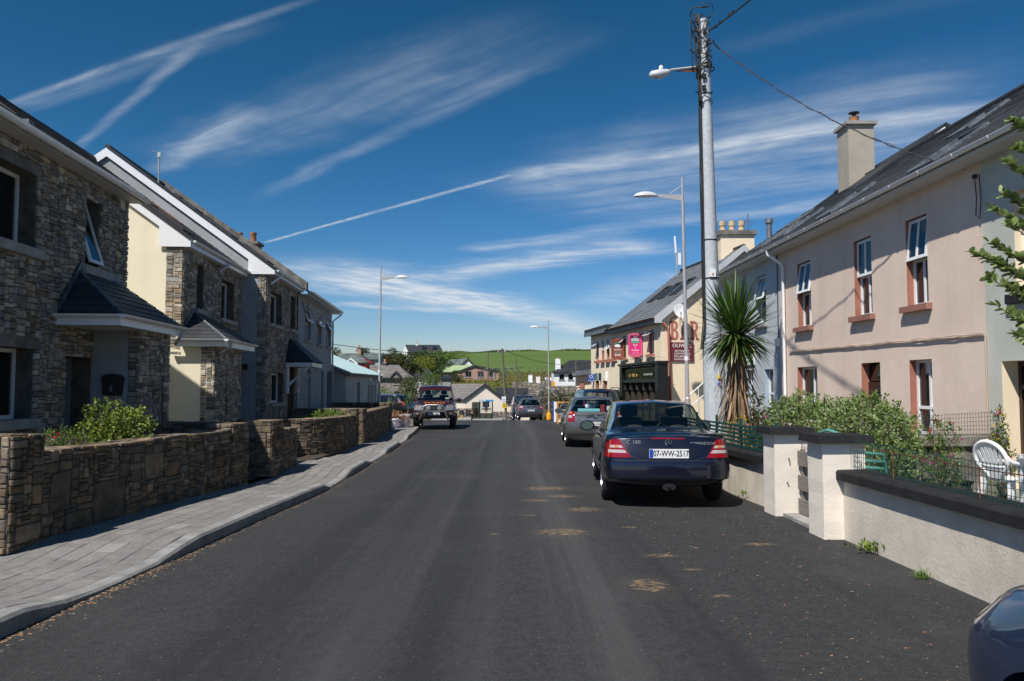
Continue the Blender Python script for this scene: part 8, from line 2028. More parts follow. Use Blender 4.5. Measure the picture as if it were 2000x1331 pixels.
def shrub(name, label, base, blobs, n, l, w, m, seed, cat='shrub', twigs=10, group=None, flowers=None, up=.25, shell=.5):
 r = random.Random(seed); H = thing(name, label, cat, base, group); b = V(base)
 t = MB(); branches(t, b - V((0,0,.05)), [V((q[0] + r.uniform(-.5,.5) * q[3], q[1] + r.uniform(-.5,.5) * q[4], q[2] + r.uniform(-.2,.6) * q[5])) for q in (blobs * 6)[:twigs]], max(.012, l * .3), r); t.build('stems', 'bark', H, smooth=True)
 c = MB(); crown(c, blobs, n, l, w, r, up=up, shell=shell); c.build('foliage', m, H)
 if flowers:
  for nm, cols, cnt, size in flowers:
   f = MB()
   for _ in range(cnt):
    q = r.choice(blobs); d = rdir(r); d.z = abs(d.z) * .8 + .1; p = V((q[0] + d.x * q[3] * 1.05, q[1] + d.y * q[4] * 1.05, q[2] + d.z * q[5] * 1.08)); f.cur = tuple(x * r.uniform(.8,1.1) for x in r.choice(cols))
    for k in range(6): leaf_quad(f, p, (d * .7 + rdir(r)).normalized(), rdir(r), size, size * .8)
   o = f.build(nm, 'petal', H); o['kind'] = 'stuff'
 return H

def front_gardens():
 # palm before the blue house
 Y = 14.6; x = at(1440,800, Y).x
 cordyline('cordyline_palm', 'tall cordyline palm with dead leaf skirt before the utility pole', (x, Y, 0), at(1440,655, Y).z, .085,1.12,360,5)
 # hedge bushes between gate and house
 def B(px, py, Y, rx, ry, rz): p = at(px, py, Y); return (p.x, p.y, p.z, rx, ry, rz)
 bl = [B(1700,850,11.3,.62,.5,.50), B(1655,845,11.6,.45,.45,.45), B(1738,860,11.2,.36,.38,.42), B(1690,815,11.5,.40,.4,.30), B(1640,815,11.8,.28,.3,.26), B(1720,905,11.0,.5,.4,.4), B(1762,838,11.3,.16,.2,.2)]
 shrub('evergreen_shrub', 'large silvery green rounded shrub behind the cream gate pillars', (5.0,11.3,0), bl, 9000,.055,.032, 'leaf_hedge', 41, up=.9, shell=.45)
 bl = [B(1560,835,12.6,.42,.4,.42), B(1535,815,12.9,.28,.3,.30), B(1590,830,12.4,.30,.3,.36), B(1570,800,12.8,.26,.25,.26)]
 shrub('evergreen_shrub', 'smaller silvery green shrub left of the large one below the white downpipe', (4.6,12.7,0), bl, 4600,.05,.03, 'leaf_hedge', 42, up=.9, shell=.45)
 bl = [B(1505,835,13.4,.36,.35,.30), B(1485,850,13.4,.25,.3,.25), B(1520,820,13.3,.2,.2,.2)]
 shrub('rose_bush', 'dark leaved bush dotted with pink and orange roses beside the palm', (4.3,13.4,0), bl, 2200,.045,.03, 'leaf_dark', 43, flowers=[('blossoms', [(.9,.25,.35),(.9,.4,.2),(.75,.1,.4)], 16,.035)])
 bl = [B(1472,800,15.2,.20,.2,.26), B(1465,820,15.2,.16,.2,.2)]
 shrub('lime_shrub', 'small lime green leafy shrub between palm and blue house window', (4.65,15.2,0), bl, 700,.05,.035, 'leaf_yellowgreen', 44)
 bl = [B(1425,833,14.0,.10,.1,.08), B(1448,822,14.0,.08,.1,.08)]
 shrub('yellow_flowers', 'patch of yellow flowers at the foot of the palm', (3.85,14.0,0), bl, 160,.04,.02, 'leaf_shrub', 45, cat='flowers', flowers=[('blossoms', [(.95,.6,.03)], 12,.03)])
 # evergreen branches leaning in from the edge of the frame
 def spray(px, py, Y, L, ang, seed): pass
 r = random.Random(77); H = thing('leafy_tree', 'evergreen tree with thick rounded leaves leaning in at the frame edge', 'tree', (6.35,8.6,0))
 t = MB(); trunk = V((6.55,8.5,0)); t.tube([trunk, V((6.5,8.5,1.4)), V((6.35,8.5,2.4)), V((6.3,8.5,4.2))], [.09,.075,.06,.03], 8)
 lf = MB(); tips = []
 specs = [((1903,495),8.4),((1925,540),8.3),((1940,410),8.5),((1975,235),8.6),((1968,320),8.4),((1985,620),8.2),((1950,600),8.3),((1990,655),8.2),((1935,475),8.5),((1960,380),8.6),((1985,290),8.5),((1975,440),8.2),((1955,520),8.4),((2010,340),8.4),((2020,480),8.3),((2030,250),8.5),((2040,600),8.4),((2015,560),8.2),((2060,400),8.5),((1980,560),8.6),((2000,420),8.7)]
 for (px, Y) in specs:
  e = at(px[0], px[1], Y); a = V((6.38,8.5, max(1.9, e.z - .55))); mdl = a.lerp(e, .55) + V((0,0,-.06)); t.tube([a, mdl, e], [.016,.011,.005], 5)
  for k in range(110):
   s = r.uniform(.08,1.03); q = a.lerp(mdl, s * 2) if s < .5 else mdl.lerp(e, (s - .5) * 2); ax = (e - mdl).normalized(); d = (ax * .7 + rdir(r) + V((0,0,.35))).normalized(); kk = r.uniform(.65,1.3); lf.cur = (kk, kk, kk * .9); leaf_round(lf, q, d, V((0,0,1)) + rdir(r) * .5, r.uniform(.075,.12), r.uniform(.06,.085))
 bl = [(6.62,8.6,2.6,.42,.5,.6),(6.7,8.4,3.5,.5,.6,.6),(6.9,8.2,2.9,.4,.5,.5),(6.5,8.9,3.1,.3,.4,.5),(6.6,8.5,4.2,.38,.4,.4),(6.7,8.2,2.0,.3,.35,.35)]; crown(lf, bl, 5200,.085,.06, r, shell=.3)
 for b in bl: t.tube([V((6.4,8.5, b[2] - .5)), V((b[0], b[1], b[2]))], .02,5, r2=.008)
 t.build('trunk', 'bark', H, smooth=True); lf.build('crown', 'leaf_tree', H)
 # low flower planters on the patio
 def planter(name, label, x, y, w, d, h, m='black_paint'):
  P = thing(name, label, 'planter', (x, y, 0)); q = MB(); q.hexa([V((x - w * .42, y - d * .42,.0)), V((x + w * .42, y - d * .42,0)), V((x + w * .42, y + d * .42,0)), V((x - w * .42, y + d * .42,0)), V((x - w / 2, y - d / 2, h)), V((x + w / 2, y - d / 2, h)), V((x + w / 2, y + d / 2, h)), V((x - w / 2, y + d / 2, h))]); q.box((x - w / 2 - .015, y - d / 2 - .015, h - .04),(x + w / 2 + .015, y + d / 2 + .015, h - .002)); q.build('trough', m, P); s = MB(); s.box((x - w / 2 + .02, y - d / 2 + .02, h - .02),(x + w / 2 - .02, y + d / 2 - .02, h + .006)); s.build('compost', 'soil', P)
 planter('planter', 'long black plastic trough of pink flowers on the patio', 5.72,10.7,.62,.28,.26); planter('planter', 'black trough standing behind the white chair back', 6.15,11.4,.6,.28,.28)
 pot = MB(); pot.lathe([(.10,0),(.13,.22),(.15,.23),(.15,.27),(.12,.27)], 14, Matrix.Translation((5.32,10.6,0))); o = pot.build('flower_pot', 'terracotta', smooth=True, angle=40, loc=(5.32,10.6,0)); tag(o, 'small terracotta pot at the end of the black trough', 'pot')
 shrub('pink_flowers', 'feathery plant with pink flowers in the long black trough', (5.72,10.7,.26), [(5.62,10.7,.44,.18,.12,.22),(5.85,10.7,.46,.16,.12,.24)], 800,.05,.014, 'leaf_shrub', 51, cat='flowers', flowers=[('blossoms', [(.85,.05,.3),(.7,.03,.35)], 14,.03)], up=1.2)
 shrub('tall_flowers', 'tall leafy stems with red and white flowers behind the white chair', (6.15,11.4,.28), [(6.0,11.4,.62,.14,.12,.38),(6.25,11.4,.68,.14,.12,.42),(6.1,11.5,.9,.08,.08,.25)], 1300,.045,.02, 'leaf_shrub', 52, cat='flowers', flowers=[('blossoms', [(.85,.06,.05),(.85,.05,.3),(.9,.9,.85)], 12,.032)], up=1.2)
 shrub('yellow_flowers', 'upright spike of yellow flowers against the sage green house', (6.85,11.2,0), [(6.8,11.2,.5,.22,.15,.45),(6.82,11.2,1.0,.06,.06,.3)], 1100,.05,.018, 'leaf_shrub', 53, cat='flowers', flowers=[('blossoms', [(.95,.75,.05)], 22,.035),('red_blossoms', [(.7,.06,.12),(.9,.9,.88)], 14,.03)], up=1.4)
 shrub('white_flowers', 'low mound of white flowers on the patio by the fence', (4.95,10.2,0), [(4.95,10.2,.14,.18,.15,.12)], 350,.03,.018, 'leaf_shrub', 54, cat='flowers', flowers=[('blossoms', [(.92,.92,.9),(.85,.8,.84)], 110,.022)])
 shrub('climbing_plant', 'thin leafy climber beside the stacked green chairs', (4.75,9.9,0), [(4.75,9.9,.35,.16,.15,.3)], 500,.045,.03, 'leaf_dark', 55)
 # roadside weeds at the wall foot
 for i, (px, py, s, l) in enumerate([(1710,1078,.10, 'clump of bright green weeds at the foot of the cream wall'),(1470,972,.09, 'low green weeds in the gutter behind the saloon car'),(1805,1128,.06, 'thin grass tuft at the foot of the cream wall near the foreground car'),(1540,1000,.07, 'dry grass tuft at the foot of the gate pillar')]):
  d = ray(px, py); k = -EYE.z / d.z; p = EYE + d * k; r = random.Random(60 + i); H = thing('weed', l, 'weed', (p.x, p.y, 0)); m = MB()
  for _ in range(110):
   az = r.uniform(0,6.28); el = R(r.uniform(15,80)); dd = V((math.cos(az) * math.cos(el), math.sin(az) * math.cos(el), math.sin(el))); kk = r.uniform(.7,1.3); m.cur = (kk, kk, kk)
   if i in (0,1): q = V((p.x - .02 + r.gauss(0, s * .6), p.y + r.gauss(0, s * .8),0)); leaf_quad(m, q + dd * s * r.random(), dd, rdir(r), s * .55, s * .28)
   else: blade(m, V((p.x - .02 + r.gauss(0, s * .4), p.y + r.gauss(0, s * .6),0)), dd, s * r.uniform(.8,1.8),.006,.6, r, 3)
  m.build('leaves', 'leaf_bright', H)
front_gardens()

def left_gardens():
 def B(px, py, Y, rx, ry, rz): p = at(px, py, Y); return (p.x, p.y, p.z, rx, ry, rz)
 bl = [B(215,825,10.4,.34,.3,.24), B(245,840,10.3,.26,.25,.2), B(180,850,10.3,.22,.25,.16), B(205,803,10.4,.18,.2,.12), B(262,825,10.4,.2,.2,.14), B(225,862,10.2,.34,.25,.16)]
 shrub('glossy_shrub', 'glossy light green shrub behind the near garden wall', (bl[0][0], 10.4,.1), bl, 2900,.05,.036, 'leaf_yellowgreen2', 61, twigs=14)
 bl = [B(115,875,9.0,.16,.2,.14), B(140,878,9.2,.14,.2,.12)]
 shrub('lavender', 'purple flowering lavender behind the near garden wall pillar', (bl[0][0], 9.0,.1), bl, 900,.07,.008, 'leaf_shrub', 62, up=2.0, flowers=[('blossoms', [(.30,.08,.32),(.4,.12,.4)], 60,.018)])
 bl = [B(100,858,8.8,.08,.1,.08)]
 shrub('red_flowers', 'few small red and yellow flowers above the wall pillar', (bl[0][0], 8.8,.1), bl, 150,.03,.02, 'leaf_shrub', 63, cat='flowers', flowers=[('blossoms', [(.8,.05,.06),(.9,.6,.05)], 8,.025)])
 bl = [B(630,818,21.3,.38,.4,.20), B(605,826,21.0,.3,.3,.14), B(652,815,21.8,.3,.3,.16)]
 shrub('garden_shrub', 'bright green shrub with tiny pink flowers above the curved wall', (bl[0][0], 21.3,0), bl, 2200,.05,.035, 'leaf_lime2', 64, flowers=[('blossoms', [(.5,.1,.4)], 10,.03)])
 r = random.Random(65); p = at(614,800,25); H = thing('spiky_plant', 'dark spiky plant against the grey house wall', 'plant', (p.x, 25,0)); m = MB()
 for i in range(130):
  az = r.uniform(0,6.28); el = R(r.uniform(10,85)); k = r.uniform(.6,1.2); m.cur = (k, k, k); blade(m, V((p.x, 25,.25)), V((math.cos(az) * math.cos(el), math.sin(az) * math.cos(el), math.sin(el))), r.uniform(.45,.75),.03,.5, r, 4)
 m.build('leaves', 'leaf_dark', H)
 # yucca and tubs near the maroon car
 Y = 34.5; p = at(757,795, Y); H = cordyline('yucca_plant', 'pale green spiky yucca beside the street lamp', (p.x, Y, .0),.62,.07,.62,80,66, skirt=False, green='leaf_yucca')
 def tub(px, Y, s, m, label):
  p = at(px, 825, Y); z = gz(Y) + .08; T = thing('flower_tub', label, 'planter', (p.x, Y, z)); q = MB(); q.lathe([(.19 * s, 0),(.20 * s, .04),(.26 * s, .42 * s),(.29 * s, .44 * s),(.29 * s, .50 * s),(.25 * s, .50 * s)], 16, Matrix.Translation((p.x, Y, z))); q.build('tub', m, T, smooth=True, angle=40); e = MB(); e.lathe([(0,.46 * s),(.255 * s, .46 * s)], 14, Matrix.Translation((p.x, Y, z)), caps=False); e.build('compost', 'soil', T); return p, z
 tub(768,33.0,.85, 'white_plastic', 'white flower tub nearest the end wall pillar'); tub(777,33.6,.75, 'lilac', 'lilac flower tub between the two white tubs'); tub(789,34.2,1.15, 'white_plastic', 'wide white flower tub beside the maroon car')
 p = at(775,800,33.6); H = thing('dead_palm', 'brown withered palm leaves drooping over the flower tubs', 'plant', (p.x, 33.6,.3)); m = MB()
 for i in range(110): az = r.uniform(0,6.28); k = r.uniform(.6,1.3); m.cur = (1.1 * k, .75 * k, .5 * k); el = R(r.uniform(5,60)); blade(m, V((p.x + r.uniform(-.25,.35),33.6 + r.uniform(-.2,.3), gz(33.6) + r.uniform(.5,.75))), V((math.cos(az) * math.cos(el), math.sin(az) * math.cos(el) * .7, math.sin(el))), r.uniform(.35,.75),.03,1.9, r, 5)
 m.build('leaves', 'leaf_dead', H)
 p = at(797,795,34.3); cordyline('small_cordyline', 'slender green cordyline growing from the wide white tub', (p.x, 34.3, gz(34) + .6),.62,.03,.55,60,67, skirt=False)
leaf_mat('leaf_yellowgreen2', (.25,.30,.055),(.14,.19,.04)); leaf_mat('leaf_lime2', (.17,.26,.03),(.12,.19,.03)); leaf_mat('leaf_yucca', (.20,.27,.10),(.28,.32,.14)); mat('lilac', (.55,.42,.60),.5,.1,4)
left_gardens()
# ------------------------------------------------------------------ the village beyond the crest
def far_house(name, label, Y, x0, x1, ye, yr, yb, xr0=None, xr1=None, wall='render_white', roof_m='slate', depth=6.0, wins=(), winm='brown_frame', chim=(), doors=(), slate_px=.5, cat='house', verge_white=False):
 """long house seen on its eave side. pixel columns of the wall ends, rows of eave, ridge and base, columns of the ridge ends"""
 a, b = at(x0, ye, Y), at(x1, ye, Y); zr = at(x0, yr, Y + depth / 2).z; zb = min(at(x0, yb, Y).z, gz(Y, a.x)) - .3; ze = (a.z + b.z) / 2
 H = thing(name, label, cat, V(((a.x + b.x) / 2, Y, zb + .3)))
 ra, rb = (at(xr0, yr, Y + depth / 2).x if xr0 else a.x),(at(xr1, yr, Y + depth / 2).x if xr1 else b.x)
 fr = Plane((a.x, Y),(1,0),1); W = b.x - a.x; ops = []
 for q in wins:
  u0, u1, z0, z1 = fr.rect(*q); ops.append((u0, u1, z0, z1))
 m = MB(); wall_cells(m, fr, 0, W, zb, ze, ops, 0,.15); m.quad(V((a.x, Y, zb)), V((a.x, Y, ze)), V((ra, Y + depth / 2, zr - .05)), V((a.x, Y + depth, ze)), V((a.x, Y + depth, zb))); m.quad(V((b.x, Y, zb)), V((b.x, Y, ze)), V((rb, Y + depth / 2, zr - .05)), V((b.x, Y + depth, ze)), V((b.x, Y + depth, zb))); m.quad(V((a.x, Y + depth, zb)), V((b.x, Y + depth, zb)), V((b.x, Y + depth, ze)), V((a.x, Y + depth, ze))); m.build('wall', wall, H)
 A, B, C, D = V((a.x - .25, Y - .3, ze - .08)), V((b.x + .25, Y - .3, ze - .08)), V((rb, Y + depth / 2, zr)), V((ra, Y + depth / 2, zr)); E, G = V((b.x + .25, Y + depth + .3, ze - .08)), V((a.x - .25, Y + depth + .3, ze - .08))
 d = MB(); d._add([A, B, C, D, E, G], [(0,1,2,3),(3,2,4,5)]); d.quad(A, B, B - V((0,0,.15)), A - V((0,0,.15))); rf = d.build('roof', 'roof_black', H)
 s = MB(); r = random.Random(int(Y)); up = V((0,0,.015)); slates(s, A + up, B + up, C + up, D + up, .5,.35, r, lift=.03); o = s.build('slates', roof_m, rf); o['kind'] = 'stuff'
 for q in ops: window(H, fr, *q, -.1, frame=winm, mull=[(q[0] + q[1]) / 2] if q[1] - q[0] > .8 else None, fw=.09); sill(H, fr, q[0], q[1], q[2], th=.12)
 for q in doors: u0, u1, z0, z1 = fr.rect(*q[:4]); e = MB(); e.fbox(fr.O, fr.U, fr.N, u0, u1, .005,.03, z0, z1); e.build('door', q[4], H)
 for (cx, y0, y1, wpx, m_, pot) in chim:
  c0, c1 = at(cx - wpx / 2, y1, Y + depth / 2), at(cx + wpx / 2, y0, Y + depth / 2); e = MB(); yy = Y + depth / 2; e.box((c0.x, yy - .4, min(c0.z, zr) - 1.2),(c1.x, yy + .4, c1.z)); e.box((c0.x - .1, yy - .5, c1.z - .12),(c1.x + .1, yy + .5, c1.z + .02)); co = e.build('chimney', m_, H)
  if pot: e = MB(); e.lathe([(.16,0),(.14,.45),(.17,.5)], 10, Matrix.Translation(((c0.x + c1.x) / 2, yy, c1.z))); e.build('chimney_pot', 'terracotta', co)
 return H, fr, (A, B, C, D)

def gable_house(name, label, Y, xl, xr, xp, ye, yp, yb, wall, roof_m, depth, side='l', wins=(), winm='upvc', xback=None, bargem='roof_black', over=.25, cat='house'):
 """house that turns its gable to the camera, its roof running back; xback: pixel column of the far ridge end"""
 l, r_, p = at(xl, ye, Y), at(xr, ye, Y), at(xp, yp, Y); zb = min(at(xl, yb, Y).z, gz(Y, l.x)) - .3; ze = (l.z + r_.z) / 2
 H = thing(name, label, cat, V((p.x, Y, zb + .3))); fr = Plane((l.x, Y),(1,0),1); ops = [fr.rect(*q) for q in wins]
 k = V((0, depth, 0)) if xback is None else V((at(xback, yp, Y + depth).x - p.x, depth, 0))
 m = MB(); wall_cells(m, fr, 0, r_.x - l.x, zb, ze, ops, 0,.15); m.quad(V((l.x, Y, ze)), V((r_.x, Y, ze)), V((p.x, Y, p.z)))
 L0, R0, P0 = V((l.x, Y, ze)), V((r_.x, Y, ze)), p
 for q in (V((l.x, Y, zb)), V((r_.x, Y, zb))): z1 = V((q.x, Y, ze)); m.quad(q, q + k, z1 + k, z1)
 m.build('wall', wall, H)
 dl, dr = (P0 - L0),(P0 - R0); ol, orr = -dl.normalized() * over * 1.4,-dr.normalized() * over * 1.4; f = V((0,-over, .06)); d = MB()
 A, B, C = L0 + ol + f, P0 + f, R0 + orr + f; d.quad(A, B, B + k, A + k); d.quad(B, C, C + k, B + k); rf = d.build('roof', 'roof_black', H)
 s = MB(); r = random.Random(int(Y) + 1); up = V((0,0,.02)); slates(s, A + k + up, A + up, B + up, B + k + up, .5,.35, r, lift=.03); slates(s, C + up, C + k + up, B + k + up, B + up, .5,.35, r, lift=.03); o = s.build('slates', roof_m, rf); o['kind'] = 'stuff'
 b = MB(); th = V((0,0,-.28)); b.prism([A, B, B + th, A + th], (0,.05,0)); b.prism([B, C, C + th, B + th], (0,.05,0)); b.build('barge_board', bargem, H)
 for q in ops: window(H, fr, *q, -.1, frame=winm, mull=[(q[0] + q[1]) / 2], fw=.09); sill(H, fr, q[0], q[1], q[2], th=.12)
 return H, fr

def village():
 # cream bungalow with its gable to the road, and its long wing
 H, fr = gable_house('cream_bungalow', 'cream bungalow turning its gable to the road behind the phone box', 108,909.5,984,947,779,751,822, 'render_peach', 'slate_old', 9, wins=[(942,784,957,797)], xback=880)
 H, fr, _ = far_house('cream_wing', 'lower cream side of the bungalow left of its gable with red door', 111.5,884,911,780,753,822, wall='render_peach', roof_m='slate_old', depth=8, xr0=889, xr1=948, doors=[(894.5,785,898.5,797, 'red_paint')])
 H, fr, _ = far_house('grey_roof_bungalow', 'cream bungalow with long dark roof and small porch gable behind the estate car', 112,982,1045,779,758,822, wall='render_peach', roof_m='slate', depth=8, xr0=965, xr1=1031, wins=[(986,782,998,791)], winm='upvc')
 gable_house('entrance_porch', 'small cream entrance porch gable on the grey roofed bungalow', 108,1013,1034,1023.5,779,771.5,822, 'render_peach', 'slate', 4, over=.15, cat='porch')
 # white cottage with tapering chimney
 H, fr, _ = far_house('white_cottage', 'whitewashed cottage with tapering white chimney and brown windows', 110,1082,1180,727,704,754, wall='render_white', roof_m='slate', depth=7, xr0=1113, xr1=1180, wins=[(1092.5,731.5,1102,742),(1110,731.5,1119.5,742),(1132,731.5,1140,742)])
 m = MB(); c0, c1 = at(1084.5,727,111), at(1095.5,727,111); t0, t1 = at(1084.8,701.5,111), at(1094,701.5,111); m.hexa([V((c0.x, 110.6, c0.z - 1)), V((c1.x, 110.6, c0.z - 1)), V((c1.x, 111.6, c0.z - 1)), V((c0.x, 111.6, c0.z - 1)), V((t0.x, 110.7, t0.z)), V((t1.x, 110.7, t0.z)), V((t1.x, 111.5, t0.z)), V((t0.x, 111.5, t0.z))]); ch = m.build('chimney', 'render_white', H); m = MB(); m.lathe([(.15,0),(.13,.2)], 10, Matrix.Translation(((t0.x + t1.x) / 2,111.1, t0.z))); m.build('chimney_pot', 'terracotta', ch)
 # stone cottage past the left lamp post
 H, fr, _ = far_house('stone_cottage', 'old rubble stone cottage with slate roof and dormer past the street lamp', 95,728,796,737,713.5,800, wall='stone_far', roof_m='slate_old', depth=7, xr0=722, xr1=779, wins=[(769,738.5,777.5,750),(770,765,779,775)], winm='brown_frame', chim=[(752,709,716,6, 'concrete_old', True)])
 m = MB(); p, q, t = at(766,739,94.7), at(781,739,94.7), at(773,731,94.7); m.prism([p, q, t], (0,.6,0)); dm = m.build('dormer', 'stone_far', H); m = MB(); m.prism([p + V((-.2,-.1,0)), t + V((0,-.1,.1)), q + V((.2,-.1,0)), q + V((.2,-.1,.22)), t + V((0,-.1,.36)), p + V((-.2,-.1,.22))], (0,1.2,0)); m.build('dormer_roof', 'roof_black', dm)
 # blue grey low house, brick house, white house behind, hilltop white house, far slate house
 far_house('low_white_house', 'low white house with slate roof behind the branching palm', 122,795,843,737.5,721,750, wall='render_white', roof_m='slate', depth=7, xr0=789, xr1=836, wins=[(802,740,806,749),(811,740,815,749)], doors=[(816.5,739,828.5,750, 'upvc')])
 H, fr = gable_house('brick_house', 'brown brick house with pale green roof and dark windows on the slope', 150,900,974,926,724,714,742, 'brick_far', 'tin_green2', 8, wins=[(909,726,921,737),(933,725.5,945,737),(955.5,726,963,737)], winm='lead', xback=878)
 far_house('brick_wing', 'low brick wing with pale green roof beside the brick house', 152,866,902,726.5,714.5,742, wall='brick_far', roof_m='tin_green2', depth=7, xr0=884, xr1=926, doors=[(877,728,879.5,738, 'brown_frame'),(890,728,893,738, 'brown_frame')])
 H, fr = gable_house('green_slate_house', 'white gabled house with weathered green slate roof on the slope', 168,901,926,914,713,701,742, 'render_white', 'slate_green', 10, wins=[(911,708,915,712.5)], winm='lead', xback=879)
 H, fr, _ = far_house('green_slate_wing', 'long weathered green slate roof wing joining the white gable', 170,862,904,721,702.5,742, wall='render_white', roof_m='slate_green', depth=8, xr0=880, xr1=914)
 H, fr, _ = far_house('hilltop_house', 'white house with dark slate roof alone on the hilltop', 222,797,863,690,674,700, wall='render_white', roof_m='slate', depth=8, xr0=791.5, xr1=858, chim=[(814.5,671,676,5, 'render_white', True)])
 m = MB(); a, b, c = at(785,692.5,222), at(798,689.5,222), at(791.5,675,222); m.quad(V((a.x, 222, a.z - 3)), V((b.x, 222, a.z - 3)), b, c, a); m.build('gable_end', 'render_white', H)
 for px in (828,848.5): q = MB(); c = at(px, 681,223.2); q.hexa([c + V((-.55,0,-.6)), c + V((.55,0,-.6)), c + V((.55,.5,-.5)), c + V((-.55,.5,-.5)), c + V((-.55,.5,.6)), c + V((.55,.5,.6)), c + V((.55,.9,.6)), c + V((-.55,.9,.6))]); q.build('skylight', 'window_glass', H)
 H, fr, _ = far_house('old_slate_house', 'old slate roofed house with brick chimney above the pale blue roof', 140,664,716,708,690.5,720, wall='red_paint', roof_m='slate_green', depth=8, xr0=660, xr1=702, chim=[(702,680,692,7, 'brick_far', True)])
 far_house('back_slate_house', 'grey slate roof just behind the brick chimney', 155,705,740,702,690,720, wall='render_grey', roof_m='slate_green', depth=8, chim=[(664,693,699,7, 'red_paint', False)])
 m = MB(); a, b, c = at(681,706,139), at(698,712,139), at(684.5,701,139); m.tube([a, c, b], .18,5); o = m.build('white_porch_gable', 'upvc'); tag(o, 'white timber porch gable showing above the pale blue roof', 'porch')
 # low sheds
 far_house('garden_shed', 'small grey shed with white window in the garden below the brick house', 128,852,880,738,734.5,748, wall='concrete', roof_m='slate', depth=3, wins=[(853,739,858,745),(871,738.5,877,743)], winm='upvc', cat='shed')
 # walls round the bungalow
 def far_wall(x0, y0, x1, y1, Y, h, label, m='stone_far', seed=1, minpx=6):
  a, b = at(x0, y0, Y), at(x1, y1, Y); W = thing('stone_boundary_wall', label, 'wall', V(((a.x + b.x) / 2, Y, a.z - h))); c = MB(); c.hexa([V((a.x, Y, a.z - h - .5)), V((b.x, Y, b.z - h - .5)), V((b.x, Y + .45, b.z - h - .5)), V((a.x, Y + .45, a.z - h - .5)), V((a.x, Y, a.z)), V((b.x, Y, b.z)), V((b.x, Y + .45, b.z)), V((a.x, Y + .45, a.z))]); c.build('wall_core', 'mortar', W)
  L = b.x - a.x; rc = stone_rects(L, h, [], [], seed, .16,.42,.2,.8, cell=.05); r = random.Random(seed); mm = MB()
  for q in rc:
   k = r.uniform(.7,1.3); t = r.choice(STONE_TINTS); mm.cur = tuple(x * k for x in t); stone_mesh(mm, lambda x, y, o_, q=q: V((a.x + q[0] + x, Y - .02 - o_, a.z - h + (b.z - a.z) * (q[0] + x) / L + q[1] + y)), q[2] - q[0], q[3] - q[1], r, .06,.02)
  o = mm.build('stones', 'stone', W); o['kind'] = 'stuff'; return W
 far_wall(884,798.5,934,798,86,1.5, 'rubble wall with dark memorial plaques left of the phone box', seed=201)
 far_wall(960,804.5,1012,805,88,1.3, 'rough field stone wall right of the phone box', seed=202)
 far_wall(1002,811,1012,812,80,.9, 'broken end of field stone wall beside the telegraph pole', seed=203)
 far_wall(1032,755.5,1131,753.5,107.5,1.25, 'long retaining stone wall below the whitewashed cottage', seed=204); far_wall(1000,747,1082,744,118,.9, 'low dry stone wall behind the washing line', seed=205)
 for i, (x0, x1) in enumerate(((898,905.5),(909.5,918.5))):
  p, q = at(x0, 810.5,85.9), at(x1, 801.5,85.9); m = MB(); m.box((p.x, 85.83, p.z),(q.x, 85.93, q.z)); o = m.build('plaque', 'black_paint', loc=V((p.x, 85.9, p.z))); tag(o, ('dark memorial plaque beside the flowers', 'dark memorial plaque beside the second bollard')[i], 'plaque')
  for k in range(3): e = MB(); e.box((p.x + .08,85.82, p.z + .12 + k * .12),(q.x - .08,85.829, p.z + .15 + k * .12)); e.build('lettering', 'lead', o)
 r = random.Random(5); H = thing('flower_bed', 'red yellow and purple flowers below the memorial plaques', 'flowers', (at(895,815,84).x, 84, gz(84))); m = MB()
 for px, c in ((888,(.8,.05,.04)),(895,(.9,.65,.05)),(893,(.6,.4,.7)),(901,(.8,.7,.2))):
  for _ in range(20): p = at(px + r.uniform(-2,2),813 + r.uniform(-3,3),84); m.cur = c; leaf_quad(m, p, rdir(r), rdir(r),.16,.14)
 m.build('blossoms', 'petal', H)
 fp = MB(); fp.grid([[at(872,816.5,84), at(940,817.5,82), at(1000,817,82)], [at(872,814,90), at(940,814.5,90), at(1000,814.5,90)]]);
 pv = MB(); pv.box((-8.2,80.6, gz(81) - .6),(-1.0,86, gz(84) + .20)); o = pv.build('far_pavement', 'concrete'); o['kind'] = 'structure'
 # polytunnel hoops
 Hp = thing('tunnel_frame', 'bare metal hoops of a polytunnel frame on the slope', 'frame', at(970,740,138))
 for i, (xa, xb) in enumerate([(940,968),(953,981),(967,995),(981,1007),(985,1020)]):
  Y = 138 + i * 1.2; a, b, c = at(xa, 741, Y), at(xb, 741, Y), at((xa + xb) / 2,719, Y); m = MB(); pts = [V((a.x + (b.x - a.x) * (.5 - .5 * math.cos(R(k * 12))), Y, a.z + (c.z - a.z) * math.sin(R(k * 12)))) for k in range(16)]; m.tube(pts, .07,5); m.build('hoop', 'galv_bar', Hp)
 m = MB(); m.tube([at(942,722,138), at(1023,718.5,143)], .06,5); m.build('ridge_pole', 'galv_bar', Hp)
 # washing line
 for i, (x0, y0, x1, y1, l) in enumerate([(1032,732.5,1040,747.5, 'white sheet hanging on the line, nearer the bungalow'),(1047,735.5,1055,748.5, 'pale pink sheet hanging on the line, nearer the cottage'),(1064.5,737,1067.5,743, 'small blue garment on the washing line'),(1068.5,737.5,1071,743.5, 'small red garment on the washing line'),(1074,737.5,1077,744, 'striped garment on the washing line by the cottage'),(1078.5,738,1081.5,743, 'last white garment on the washing line by the cottage')]):
  Y = 116; p, q = at(x0, y1, Y), at(x1, y0, Y); m = MB(); rows = []
  for a in range(7): x = p.x + (q.x - p.x) * a / 6; rows.append([V((x, Y + .06 * math.sin(a * 1.9 + b) * b / 4, q.z + (p.z - q.z) * b / 5 + .05 * math.sin(a * 2 + i) * b / 5)) for b in range(6)])
